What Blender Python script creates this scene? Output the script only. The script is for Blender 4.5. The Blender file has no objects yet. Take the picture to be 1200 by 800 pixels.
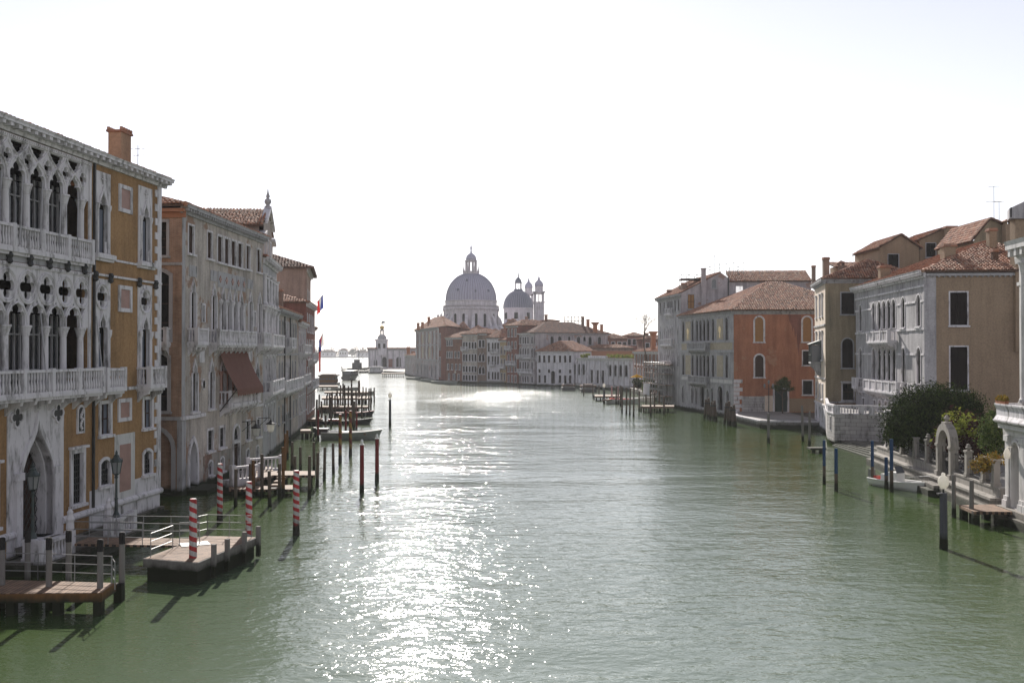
import bpy, math, random
from mathutils import Vector, Matrix
from mathutils.geometry import delaunay_2d_cdt, tessellate_polygon
R = math.radians
PI = math.pi
rnd = random.Random(7)
sc = bpy.context.scene
col = sc.collection

# ---------------------------------------------------------------- camera
FPX, EYE = 1167.0, 10.0                       # 35 mm lens, eye height on the bridge
PITCH = math.atan(12 / FPX)
cam = bpy.data.cameras.new('camera')
cam.lens = 35.0; cam.sensor_width = 36.0; cam.clip_start = .1; cam.clip_end = 12000
camo = bpy.data.objects.new('camera', cam); col.objects.link(camo)
camo.location = (0, 0, EYE); camo.rotation_euler = (PI / 2 + PITCH, 0, 0)
sc.camera = camo

# ---------------------------------------------------------------- light
SUN_AZ, SUN_EL = -6.0, 28.0                   # degrees from +Y towards +X, above the horizon
world = bpy.data.worlds.new('World'); sc.world = world; world.use_nodes = True
wn = world.node_tree.nodes; wl = world.node_tree.links
bg = wn['Background']; sky = wn.new('ShaderNodeTexSky')
sky.sky_type = 'NISHITA'; sky.sun_disc = False
sky.sun_elevation = R(SUN_EL); sky.sun_rotation = R(SUN_AZ)
sky.air_density = 1.0; sky.dust_density = .12; sky.ozone_density = 1.0; sky.altitude = 0
hs = wn.new('ShaderNodeHueSaturation'); hs.inputs['Saturation'].default_value = .36     # thin spring haze greys the blue
wl.new(sky.outputs[0], hs.inputs['Color']); mt = wn.new('ShaderNodeMix'); mt.data_type = 'RGBA'; mt.blend_type = 'MULTIPLY'; mt.inputs[0].default_value = 1; mt.inputs[7].default_value = (1.03, .98, 1.02, 1)
wl.new(hs.outputs[0], mt.inputs[6]); wl.new(mt.outputs[2], bg.inputs[0]); bg.inputs[1].default_value = .087
sun = bpy.data.lights.new('sun', 'SUN'); sun.energy = 5.0; sun.angle = R(.53); sun.color = (1, .945, .87)
suno = bpy.data.objects.new('sun', sun); col.objects.link(suno)
sd = Vector((math.sin(R(SUN_AZ)) * math.cos(R(SUN_EL)), math.cos(R(SUN_AZ)) * math.cos(R(SUN_EL)), math.sin(R(SUN_EL))))
suno.rotation_euler = sd.to_track_quat('Z', 'Y').to_euler(); suno.location = sd * 200
vs = sc.view_settings
vs.view_transform = 'Standard'; vs.look = 'None'; vs.exposure = 0.74; vs.gamma = 1; vs.use_curve_mapping = False
sc.cycles.max_bounces = 6; sc.cycles.diffuse_bounces = 4; sc.cycles.glossy_bounces = 3
sc.cycles.transmission_bounces = 2; sc.cycles.volume_bounces = 0; sc.cycles.transparent_max_bounces = 6
sc.cycles.use_denoising = True; sc.cycles.caustics_reflective = False; sc.cycles.caustics_refractive = False

# ---------------------------------------------------------------- survey helpers: a sight line to a plan position
CP, SP = math.cos(PITCH), math.sin(PITCH)
def ray(u, v):
    x = (u - 600) / FPX; y = (400 - v) / FPX
    return x, CP - y * SP, SP + y * CP
def W(u, v, z=0.0):
    x, y, k = ray(u, v); t = (z - EYE) / k
    return (x * t, y * t)
def at(u, v, Y):
    x, y, k = ray(u, v); t = Y / y
    return (x * t, Y, EYE + k * t)

# ---------------------------------------------------------------- scene bookkeeping
def tag(o, label=None, cat=None, group=None, kind=None):
    if label: o['label'] = label
    if cat: o['category'] = cat
    if group: o['group'] = group
    if kind: o['kind'] = kind
    return o
def thing(name, label, cat, loc=(0, 0, 0), group=None):
    o = bpy.data.objects.new(name, None); col.objects.link(o); o.location = tuple(loc)[:3] if len(loc) > 2 else (loc[0], loc[1], 0)
    o.empty_display_size = .5
    return tag(o, label, cat, group)
def origin_of(o):
    v = Vector((0, 0, 0))
    while o is not None:
        v += o.location; o = o.parent
    return v
def copy_tree(o, parent=None):
    c = o.copy(); col.objects.link(c); c.parent = parent
    for ch in o.children: copy_tree(ch, c)
    return c

class MB:
    def __init__(s): s.v = []; s.f = []; s.m = []; s.uv = []
    def add(s, vs, fs, m=0, uv=None):
        b = len(s.v); s.v += [tuple(q) for q in vs]
        s.uv += uv if uv else [(q[0] + q[1], q[2]) for q in vs]
        for f in fs: s.f.append(tuple(b + i for i in f)); s.m.append(m)
    def hexa(s, p, m=0):
        s.add(p, [(0, 3, 2, 1), (4, 5, 6, 7), (0, 1, 5, 4), (1, 2, 6, 5), (2, 3, 7, 6), (3, 0, 4, 7)], m)
    def box(s, x0, x1, y0, y1, z0, z1, m=0):
        s.hexa([(x0, y0, z0), (x1, y0, z0), (x1, y1, z0), (x0, y1, z0), (x0, y0, z1), (x1, y0, z1), (x1, y1, z1), (x0, y1, z1)], m)
    def obox(s, c, sx, sy, z0, z1, rz=0, m=0):
        ca, sa = math.cos(rz), math.sin(rz); q = []
        for z in (z0, z1):
            for a, b in ((-1, -1), (1, -1), (1, 1), (-1, 1)):
                x, y = a * sx / 2, b * sy / 2
                q.append((c[0] + x * ca - y * sa, c[1] + x * sa + y * ca, z))
        s.hexa(q, m)
    def prism(s, loop, z0, z1, m=0):
        n = len(loop)
        s.add([(x, y, z0) for x, y in loop] + [(x, y, z1) for x, y in loop],
              [tuple(range(n))[::-1], tuple(range(n, 2 * n))] + [(i, (i + 1) % n, n + (i + 1) % n, n + i) for i in range(n)], m)
    def tube(s, p0, p1, r0, r1=None, n=8, m=0, cap=True):
        r1 = r0 if r1 is None else r1
        p0 = Vector(p0); p1 = Vector(p1); d = (p1 - p0)
        if d.length < 1e-6: return
        q = d.normalized().to_track_quat('Z', 'Y'); vs = []
        for p, r in ((p0, r0), (p1, r1)):
            for i in range(n):
                a = 2 * PI * i / n
                vs.append(p + q @ Vector((math.cos(a) * r, math.sin(a) * r, 0)))
        fs = [(i, (i + 1) % n, n + (i + 1) % n, n + i) for i in range(n)]
        if cap: fs += [tuple(range(n))[::-1], tuple(range(n, 2 * n))]
        s.add(vs, fs, m)
    def path(s, pts, r, n=6, m=0):
        for a, b in zip(pts, pts[1:]): s.tube(a, b, r, r, n, m)
    def lathe(s, prof, base=(0, 0, 0), n=12, m=0, a0=0.0, sx=1, sy=1):
        vs = []; fs = []; k = len(prof)
        for r, z in prof:
            for i in range(n):
                a = a0 + 2 * PI * i / n
                vs.append((base[0] + math.cos(a) * r * sx, base[1] + math.sin(a) * r * sy, base[2] + z))
        for j in range(k - 1):
            for i in range(n):
                fs.append((j * n + i, j * n + (i + 1) % n, (j + 1) * n + (i + 1) % n, (j + 1) * n + i))
        fs.append(tuple(range(n))[::-1]); fs.append(tuple(range((k - 1) * n, k * n)))
        s.add(vs, fs, m)
    def build(s, name, mats, parent=None, smooth=False, base=None, label=None):
        me = bpy.data.meshes.new(name)
        o = Vector(base) if base is not None else (origin_of(parent) if parent else Vector((0, 0, 0)))
        me.from_pydata([(x - o.x, y - o.y, z - o.z) for x, y, z in s.v], [], s.f)
        if not isinstance(mats, (list, tuple)): mats = [mats]
        for q in mats: me.materials.append(M[q])
        if len(mats) > 1: me.polygons.foreach_set('material_index', s.m)
        ul = me.uv_layers.new(name='UVMap')
        vi = [0] * len(me.loops); me.loops.foreach_get('vertex_index', vi)
        flat = []
        for i in vi: flat += s.uv[i]
        ul.data.foreach_set('uv', flat)
        if smooth: me.polygons.foreach_set('use_smooth', [True] * len(me.polygons))
        me.update()
        ob = bpy.data.objects.new(name, me); col.objects.link(ob)
        if parent: ob.parent = parent
        elif base is not None: ob.location = base
        if label: ob['label'] = label
        return ob

# ---------------------------------------------------------------- materials
M = {}
class NT:
    def __init__(s, name, rough=.8, spec=.3, metal=0.0):
        s.m = bpy.data.materials.new(name); s.m.use_nodes = True
        s.t = s.m.node_tree; s.p = s.t.nodes['Principled BSDF']
        s.p.inputs['Roughness'].default_value = rough; s.p.inputs['Metallic'].default_value = metal
        s.p.inputs['Specular IOR Level'].default_value = spec
        M[name] = s.m
    def n(s, kind, **kw):
        q = s.t.nodes.new('ShaderNode' + kind)
        for k, v in kw.items():
            if k.startswith('i_'): q.inputs[k[2:].replace('_', ' ')].default_value = v
            else: setattr(q, k, v)
        return q
    def l(s, a, b): s.t.links.new(a, b)
    def pos(s): return s.n('NewGeometry').outputs['Position']
    def objc(s): return s.n('TexCoord').outputs['Object']
    def uv(s): return s.n('TexCoord').outputs['UV']
    def mapv(s, v, scale):
        q = s.n('Mapping'); q.inputs['Scale'].default_value = scale; s.l(v, q.inputs['Vector']); return q.outputs[0]
    def noise(s, v, scale, detail=5, rough=.55, dist=0.0):
        q = s.n('TexNoise', i_Scale=scale, i_Detail=detail, i_Roughness=rough, i_Distortion=dist)
        if v is not None: s.l(v, q.inputs['Vector'])
        return q.outputs['Fac']
    def ramp(s, f, stops):
        q = s.n('ValToRGB'); cr = q.color_ramp
        while len(cr.elements) < len(stops): cr.elements.new(.5)
        for e, (p, c) in zip(cr.elements, stops):
            e.position = p; e.color = (c, c, c, 1) if not isinstance(c, tuple) else (*c, 1)
        s.l(f, q.inputs[0]); return q.outputs[0]
    def mix(s, f, a, b, mode='MIX'):
        q = s.n('Mix', data_type='RGBA', blend_type=mode)
        for v, i in ((f, 0), (a, 6), (b, 7)):
            if isinstance(v, (int, float)): q.inputs[i].default_value = v
            elif isinstance(v, tuple): q.inputs[i].default_value = (*v, 1)
            else: s.l(v, q.inputs[i])
        return q.outputs[2]
    def math(s, op, a, b=None):
        q = s.n('Math', operation=op)
        for i, v in enumerate((a, b)):
            if v is None: continue
            if isinstance(v, (int, float)): q.inputs[i].default_value = v
            else: s.l(v, q.inputs[i])
        return q.outputs[0]
    def sep(s, v):
        q = s.n('SeparateXYZ'); s.l(v, q.inputs[0]); return q.outputs
    def bump(s, h, strength=.3, dist=.02):
        q = s.n('Bump', i_Strength=strength, i_Distance=dist); s.l(h, q.inputs['Height'])
        s.l(q.outputs[0], s.p.inputs['Normal']); return q
    def base(s, c):
        if isinstance(c, tuple): s.p.inputs['Base Color'].default_value = (*c, 1)
        else: s.l(c, s.p.inputs['Base Color'])
    def tide(s, c, z):
        """green-black weed band that the tide leaves on everything standing in the water"""
        zz = s.math('ADD', z, s.math('MULTIPLY', s.noise(s.pos(), 1.4, 4), -.55))
        weed = s.ramp(zz, [(.1, 1.0), (.42, 0.0)])
        return s.mix(weed, c, (.028, .032, .018))
def mul(c, k): return tuple(x * k for x in c)

def stucco(name, c, c2=None, patch=None, stain=.55, brick=False):
    t = NT(name, .92, .15); p = t.pos(); c2 = c2 or mul(c, .7)
    b = t.mix(t.ramp(t.noise(p, .45, 8, .62), [(.35, 0.0), (.65, 1.0)]), c, c2)
    st = t.ramp(t.noise(t.mapv(p, (1.6, 1.6, .16)), 1.0, 7, .65), [(.42, 1.0), (.72, 1 - stain)])
    b = t.mix(1.0, b, st, 'MULTIPLY')
    if patch:
        b = t.mix(t.ramp(t.noise(p, .32, 9, .68), [(.56, 0.0), (.6, 1.0)]), b, patch)
    b = t.mix(1.0, b, t.ramp(t.noise(p, 7, 4), [(.3, .82), (.7, 1.1)]), 'MULTIPLY')
    t.base(t.tide(b, t.sep(p)[2]))
    t.bump(t.noise(p, 9, 6, .7), .35, .03)
def brickm(name, c1, c2, mortar, plaster=None, amount=.5, stain=.5):
    t = NT(name, .92, .12); u = t.uv(); p = t.pos()
    q = t.n('TexBrick', i_Scale=1.0, i_Mortar_Size=.011, i_Mortar_Smooth=.3, i_Bias=-.1, i_Brick_Width=.27, i_Row_Height=.075)
    t.l(u, q.inputs['Vector'])
    for i, c in (('Color1', c1), ('Color2', c2), ('Mortar', mortar)): q.inputs[i].default_value = (*c, 1)
    b = t.mix(1.0, q.outputs['Color'], t.ramp(t.noise(p, .9, 8, .65), [(.3, .62), (.7, 1.2)]), 'MULTIPLY')
    h = q.outputs['Fac']
    if plaster:
        f = t.ramp(t.noise(p, .42, 9, .68), [(amount - .03, 1.0), (amount + .03, 0.0)])
        pl = t.mix(t.noise(p, 1.7, 6), plaster, mul(plaster, .6))
        b = t.mix(f, b, pl)
    st = t.ramp(t.noise(t.mapv(p, (1.4, 1.4, .15)), 1.0, 7, .65), [(.4, 1.0), (.72, 1 - stain)])
    b = t.mix(1.0, b, st, 'MULTIPLY')
    t.base(t.tide(b, t.sep(p)[2]))
    t.bump(t.math('ADD', t.math('MULTIPLY', h, -.5), t.noise(p, 8, 5)), .4, .03)
def stonem(name, c, dark=.45, block=None):
    t = NT(name, .8, .25); p = t.pos()
    b = t.mix(t.noise(p, 1.1, 7, .62), c, mul(c, .72))
    crust = t.ramp(t.noise(t.mapv(p, (2.3, 2.3, .55)), 1.0, 9, .7), [(.5, 0.0), (.68, 1.0)])
    b = t.mix(t.math('MULTIPLY', crust, dark * 1.5), b, (.1, .095, .085))
    h = t.noise(p, 11, 6, .7)
    if block:
        q = t.n('TexBrick', i_Scale=1.0, i_Mortar_Size=.02, i_Mortar_Smooth=.2, i_Brick_Width=block[0], i_Row_Height=block[1])
        t.l(t.uv(), q.inputs['Vector'])
        q.inputs['Color1'].default_value = (1, 1, 1, 1); q.inputs['Color2'].default_value = (.74, .74, .75, 1); q.inputs['Mortar'].default_value = (.33, .31, .29, 1)
        b = t.mix(1.0, b, q.outputs['Color'], 'MULTIPLY')
        h = t.math('ADD', h, t.math('MULTIPLY', q.outputs['Fac'], -.8))
    t.base(t.tide(b, t.sep(p)[2])); t.bump(h, .35, .025)
def tilem(name, cs, rough=.85):
    t = NT(name, rough, .25)
    r = t.n('NewGeometry').outputs['Random Per Island']; p = t.pos()
    n = len(cs)
    b = t.ramp(r, [(i / max(1, n - 1), c) for i, c in enumerate(cs)])
    b = t.mix(t.ramp(t.noise(p, 1.3, 7, .65), [(.45, 0.0), (.72, .75)]), b, (.1, .085, .07))
    t.base(b); t.bump(t.noise(p, 20, 4), .3, .01)
def plainm(name, c, rough=.6, spec=.4, metal=0.0, var=.25, scale=6, bump=.15):
    t = NT(name, rough, spec, metal); p = t.pos()
    t.base(t.mix(t.noise(p, scale, 6, .6), mul(c, 1 + var), mul(c, 1 - var)))
    if bump: t.bump(t.noise(p, scale * 3, 4), bump, .01)
def poleM(name, c, top=None, z_top=.0, tide=True):
    t = NT(name, .85, .2); p = t.objc(); z = t.sep(p)[2]
    b = t.mix(t.noise(t.mapv(p, (9, 9, .9)), 1.0, 7, .65), mul(c, 1.25), mul(c, .55))
    w = t.math('ADD', z, t.math('MULTIPLY', t.noise(p, 2.2, 4), -.5))
    b = t.mix(t.ramp(w, [(.3, 1.0), (.6, 0.0)]), b, (.022, .024, .014))
    t.base(b); t.bump(t.noise(t.mapv(p, (14, 14, 1.2)), 1.0, 5), .5, .02)
def stripeM(name, ca, cb, period, ox=0.0):
    t = NT(name, .55, .35); p = t.objc(); x, y, z = t.sep(p)
    a = t.math('DIVIDE', t.math('ARCTAN2', y, x), 2 * PI)
    a = t.math('ADD', a, t.math('MULTIPLY', t.noise(p, 3.0, 3), .16))
    f = t.math('FRACT', t.math('ADD', t.math('DIVIDE', z, period), a))
    k = t.math('GREATER_THAN', f, .5)
    b = t.mix(k, ca, cb)
    b = t.mix(1.0, b, t.ramp(t.noise(t.mapv(p, (5, 5, 1.2)), 1.0, 8, .7), [(.32, .4), (.62, 1.0)]), 'MULTIPLY')
    b = t.mix(t.ramp(t.noise(p, 7.0, 7, .7), [(.6, 0.0), (.66, .8)]), b, (.2, .16, .13))
    w = t.math('ADD', z, t.math('MULTIPLY', t.noise(p, 2.2, 4), -.5))
    b = t.mix(t.ramp(w, [(.3, 1.0), (.7, 0.0)]), b, (.025, .022, .016))
    t.base(b); t.bump(t.noise(p, 12, 4), .2, .01)

STONE = (.72, .69, .715)
stonem('stone', STONE, .62)
stonem('stone_aged', (.33, .305, .275), .6)
stonem('stone_grey', (.43, .42, .435), .55)
stonem('stone_clean', (.66, .64, .63), .35)
stonem('stone_block', (.54, .51, .5), .45, (1.1, .42))
stonem('stone_ashlar', (.4, .395, .39), .5, (.9, .3))
stonem('quay_stone', (.27, .245, .215), .5, (1.4, .5))
stonem('paving', (.3, .285, .275), .3, (.9, .45))
stucco('ochre', (.38, .228, .112), (.3, .18, .09), stain=.35)
stucco('grey_wall', (.57, .51, .46), (.38, .34, .31), (.3, .2, .15), .5)
stucco('palazzo_grey', (.5, .48, .495), (.35, .335, .345), None, .5)
stucco('attic_pink', (.5, .42, .38), stain=.4)
stucco('pink_wall', (.42, .285, .225), (.33, .225, .18), None, .4)
stucco('terracotta', (.44, .19, .11), (.36, .152, .088), (.38, .2, .125), .35)
stucco('red_wall', (.27, .115, .085), (.2, .085, .065), None, .4)
stucco('tan', (.34, .25, .172), (.3, .22, .152), None, .2)
stucco('chimney_ochre', (.4, .26, .17), (.32, .2, .13), None, .35)
stucco('cream', (.74, .63, .52), (.62, .52, .42), None, .35)
stucco('olive_tan', (.37, .3, .205), (.3, .245, .17), None, .4)
stucco('yellow_wall', (.45, .33, .18), stain=.45)
stucco('white_wall', (.76, .725, .76), (.62, .59, .615), None, .45)
stucco('lilac_grey', (.5, .45, .465), (.38, .34, .345), (.32, .22, .19), .5)
stucco('brown_wall', (.3, .22, .175), stain=.45)
stucco('church', (.68, .635, .67), (.55, .51, .54), None, .4)
brickm('brick', (.42, .25, .17), (.33, .185, .125), (.4, .35, .29), (.42, .37, .33), .36)
brickm('brick_red', (.27, .1, .065), (.2, .075, .05), (.28, .24, .2))
brickm('brick_patchy', (.31, .16, .11), (.22, .11, .08), (.33, .29, .25), (.42, .39, .355), .56)
tilem('roof_tile', [(.13, .07, .05), (.36, .16, .095), (.43, .22, .14), (.27, .12, .075), (.5, .33, .24), (.32, .15, .1)])
tilem('roof_tile_dark', [(.1, .065, .05), (.2, .1, .07), (.26, .13, .09), (.15, .09, .07)])
def clothm(name, c):
    t = NT(name, .9, .1); p = t.pos(); b = t.mix(t.noise(p, 2.0, 5), mul(c, 1.1), mul(c, .85)); t.base(b)
    tr = t.n('BsdfTranslucent'); mx = t.n('MixShader'); mx.inputs[0].default_value = .45; t.l(b, tr.inputs[0])
    t.l(t.p.outputs[0], mx.inputs[1]); t.l(tr.outputs[0], mx.inputs[2]); t.l(mx.outputs[0], t.t.nodes['Material Output'].inputs[0])
plainm('roof_bed', (.12, .075, .055), .95, .1)
plainm('glass', (.022, .026, .032), .12, .5, var=.3, scale=.7, bump=.05)
plainm('glass_pale', (.1, .11, .125), .15, .5, var=.5, scale=.5, bump=.05)
plainm('dark_inside', (.008, .007, .007), .8, .1)
plainm('curtain', (.13, .145, .185), .8, .2, scale=1.2)
plainm('shutter', (.016, .012, .011), .9, .08, scale=3)
plainm('shutter_brown', (.05, .028, .02), .8, .2, scale=3)
plainm('shutter_green', (.03, .045, .04), .7, .2, scale=3)
plainm('wood_warm', (.33, .17, .06), .7, .3, scale=3)
plainm('iron', (.03, .03, .03), .5, .4)
plainm('lamp_iron', (.035, .05, .048), .45, .5)
plainm('steel_rail', (.25, .25, .25), .55, .4, .3)
plainm('lead_seam', (.27, .26, .33), .5, .4)
plainm('lead', (.37, .355, .45), .5, .5, .0, .18, .6)
plainm('lead_dark', (.13, .14, .185), .45, .5, .0, .25, .5)
plainm('copper_green', (.2, .24, .25), .6, .3)
plainm('white_paint', (.74, .73, .7), .45, .4, var=.08)
plainm('boat_grey', (.25, .26, .235), .5, .4)
plainm('boat_dark', (.03, .03, .032), .3, .5)
plainm('boat_blue', (.03, .05, .12), .4, .5)
plainm('boat_red', (.4, .05, .04), .5, .4)
clothm('tarp_white', (.68, .69, .72))
clothm('awning', (.3, .16, .13))
clothm('red_cloth', (.62, .05, .04))
clothm('flag_blue', (.045, .065, .25))
clothm('flag_white', (.7, .7, .7))
clothm('flag_red', (.55, .04, .04))
plainm('gold', (.55, .38, .12), .35, .5, .8)
plainm('mosaic', (.3, .25, .17), .6, .4, var=.55, scale=2.2)
plainm('mosaic_gold', (.5, .36, .13), .4, .5, .3, var=.4, scale=6)
plainm('marble_red', (.33, .2, .17), .6, .3, var=.35, scale=1.5)
clothm('yellow_cloth', (.75, .4, .02))
plainm('bark', (.11, .085, .065), .9, .1, scale=8, bump=.5)
plainm('orange_brick', (.36, .17, .1), .9, .1, var=.25)
def globem():
    t = NT('lamp_glass', .3, .4); t.base((.8, .78, .74)); tr = t.n('BsdfTranslucent'); tr.inputs[0].default_value = (.85, .82, .77, 1); mx = t.n('MixShader'); mx.inputs[0].default_value = .6
    t.l(t.p.outputs[0], mx.inputs[1]); t.l(tr.outputs[0], mx.inputs[2]); t.l(mx.outputs[0], t.t.nodes['Material Output'].inputs[0])
globem()
poleM('pole_wood', (.12, .092, .074)); poleM('pole_grey', (.2, .185, .175)); poleM('pole_black', (.026, .024, .024))
poleM('pole_rust', (.17, .085, .035)); poleM('pole_red', (.2, .035, .035)); poleM('pole_blue', (.03, .068, .145)); poleM('pole_iron', (.095, .095, .11))
stripeM('stripe_red', (.5, .035, .04), (.62, .6, .59), .42)
stripeM('stripe_gold', (.2, .04, .03), (.33, .2, .05), 1.0)
def leafm(name, cs, trans=.25):
    t = NT(name, .9, .04)
    r = t.n('NewGeometry').outputs['Random Per Island']
    t.base(t.ramp(r, [(i / (len(cs) - 1), c) for i, c in enumerate(cs)]))
    tr = t.n('BsdfTranslucent'); mx = t.n('MixShader'); mx.inputs[0].default_value = trans
    t.l(t.ramp(r, [(i / (len(cs) - 1), mul(c, 1.3)) for i, c in enumerate(cs)]), tr.inputs[0])
    o = t.t.nodes['Material Output']
    t.l(t.p.outputs[0], mx.inputs[1]); t.l(tr.outputs[0], mx.inputs[2]); t.l(mx.outputs[0], o.inputs[0])
leafm('leaf_dark', [(.007, .012, .003), (.018, .032, .007), (.05, .075, .016)], .12)
leafm('leaf_mid', [(.035, .06, .02), (.07, .1, .03), (.11, .13, .045)])
leafm('leaf_lime', [(.1, .13, .02), (.2, .22, .04), (.14, .16, .03)])
leafm('leaf_plum', [(.03, .012, .014), (.055, .02, .02), (.04, .03, .016)])
leafm('leaf_orange', [(.22, .1, .02), (.14, .12, .03), (.26, .16, .03), (.08, .09, .025)])
leafm('leaf_far', [(.03, .042, .03), (.05, .06, .042), (.07, .075, .05)])
def plankm():
    t = NT('planks', .8, .25); p = t.pos(); u = t.sep(t.uv())
    q = t.n('TexBrick', i_Scale=1.0, i_Mortar_Size=.012, i_Brick_Width=3.2, i_Row_Height=.17, i_Mortar_Smooth=.1)
    t.l(t.uv(), q.inputs['Vector'])
    q.inputs['Color1'].default_value = (.27, .178, .122, 1); q.inputs['Color2'].default_value = (.2, .13, .09, 1); q.inputs['Mortar'].default_value = (.04, .03, .025, 1)
    b = t.mix(1.0, q.outputs['Color'], t.ramp(t.noise(p, 2.5, 7, .65), [(.3, .6), (.65, 1.15)]), 'MULTIPLY')
    t.base(b); t.bump(t.math('MULTIPLY', q.outputs['Fac'], -1.0), .5, .02)
plankm()

def waterm():
    t = NT('canal_water', .06, .5); p = t.pos()
    t.p.inputs['IOR'].default_value = 1.333
    murk = t.noise(t.mapv(p, (.02, .012, 1)), 1.0, 4)
    # gusts: bands of rougher and calmer water, and a breezier reach where the canal widens
    gust = t.ramp(t.noise(t.mapv(p, (.016, .03, 1)), 1.0, 4, .55, .6), [(.36, .42), (.64, 1.3)])
    q = t.n('Mapping'); q.inputs['Location'].default_value = (-.35, -3.4, 0); q.inputs['Scale'].default_value = (.04, .0165, 0); t.l(p, q.inputs['Vector'])
    ln = t.n('VectorMath', operation='LENGTH'); t.l(q.outputs[0], ln.inputs[0])
    reach = t.ramp(t.math('ADD', ln.outputs['Value'], t.math('MULTIPLY', t.math('SUBTRACT', t.noise(t.mapv(p, (.05, .022, 1)), 1.0, 5, .6), .5), 1.6)), [(.55, 1.0), (1.15, 0.0)])
    gust = t.math('ADD', gust, t.math('MULTIPLY', reach, .6))
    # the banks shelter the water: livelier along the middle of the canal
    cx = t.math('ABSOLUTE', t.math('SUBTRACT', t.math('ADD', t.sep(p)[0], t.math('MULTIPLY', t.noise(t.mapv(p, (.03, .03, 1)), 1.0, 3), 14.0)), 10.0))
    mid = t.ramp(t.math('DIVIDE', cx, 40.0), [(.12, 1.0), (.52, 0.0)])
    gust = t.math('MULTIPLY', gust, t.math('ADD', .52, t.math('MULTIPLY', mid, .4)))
    t.base(t.mix(mid, t.mix(murk, (.044, .072, .022), (.056, .086, .032)), (.155, .192, .158)))     # sky reflection painted in as a paler base colour along mid canal
    # ripples finer than the eye resolves, more of them in the open reach
    far = t.n('MapRange'); far.inputs[1].default_value = 70; far.inputs[2].default_value = 230; far.inputs[3].default_value = .07; far.inputs[4].default_value = .12
    t.l(t.sep(p)[1], far.inputs[0])
    t.l(t.math('ADD', far.outputs[0], t.math('MULTIPLY', reach, .045)), t.p.inputs['Roughness'])
    w1 = t.noise(t.mapv(p, (.35, .55, 1)), 1.0, 2, .5, .4)
    w2 = t.noise(t.mapv(p, (1.15, 1.8, 1)), 1.0, 3, .5, .6)
    w3 = t.noise(t.mapv(p, (3.4, 4.8, 1)), 1.0, 2, .5, .5)
    w0 = t.noise(t.mapv(p, (.07, .13, 1)), 1.0, 2, .5, .8)
    h = t.math('ADD', t.math('MULTIPLY', w0, .3), t.math('ADD', t.math('MULTIPLY', w1, .12), t.math('ADD', t.math('MULTIPLY', w2, .085), t.math('MULTIPLY', w3, .026))))
    h = t.math('MULTIPLY', h, gust)
    t.bump(h, 1.0, 1.0)
waterm()
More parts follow.
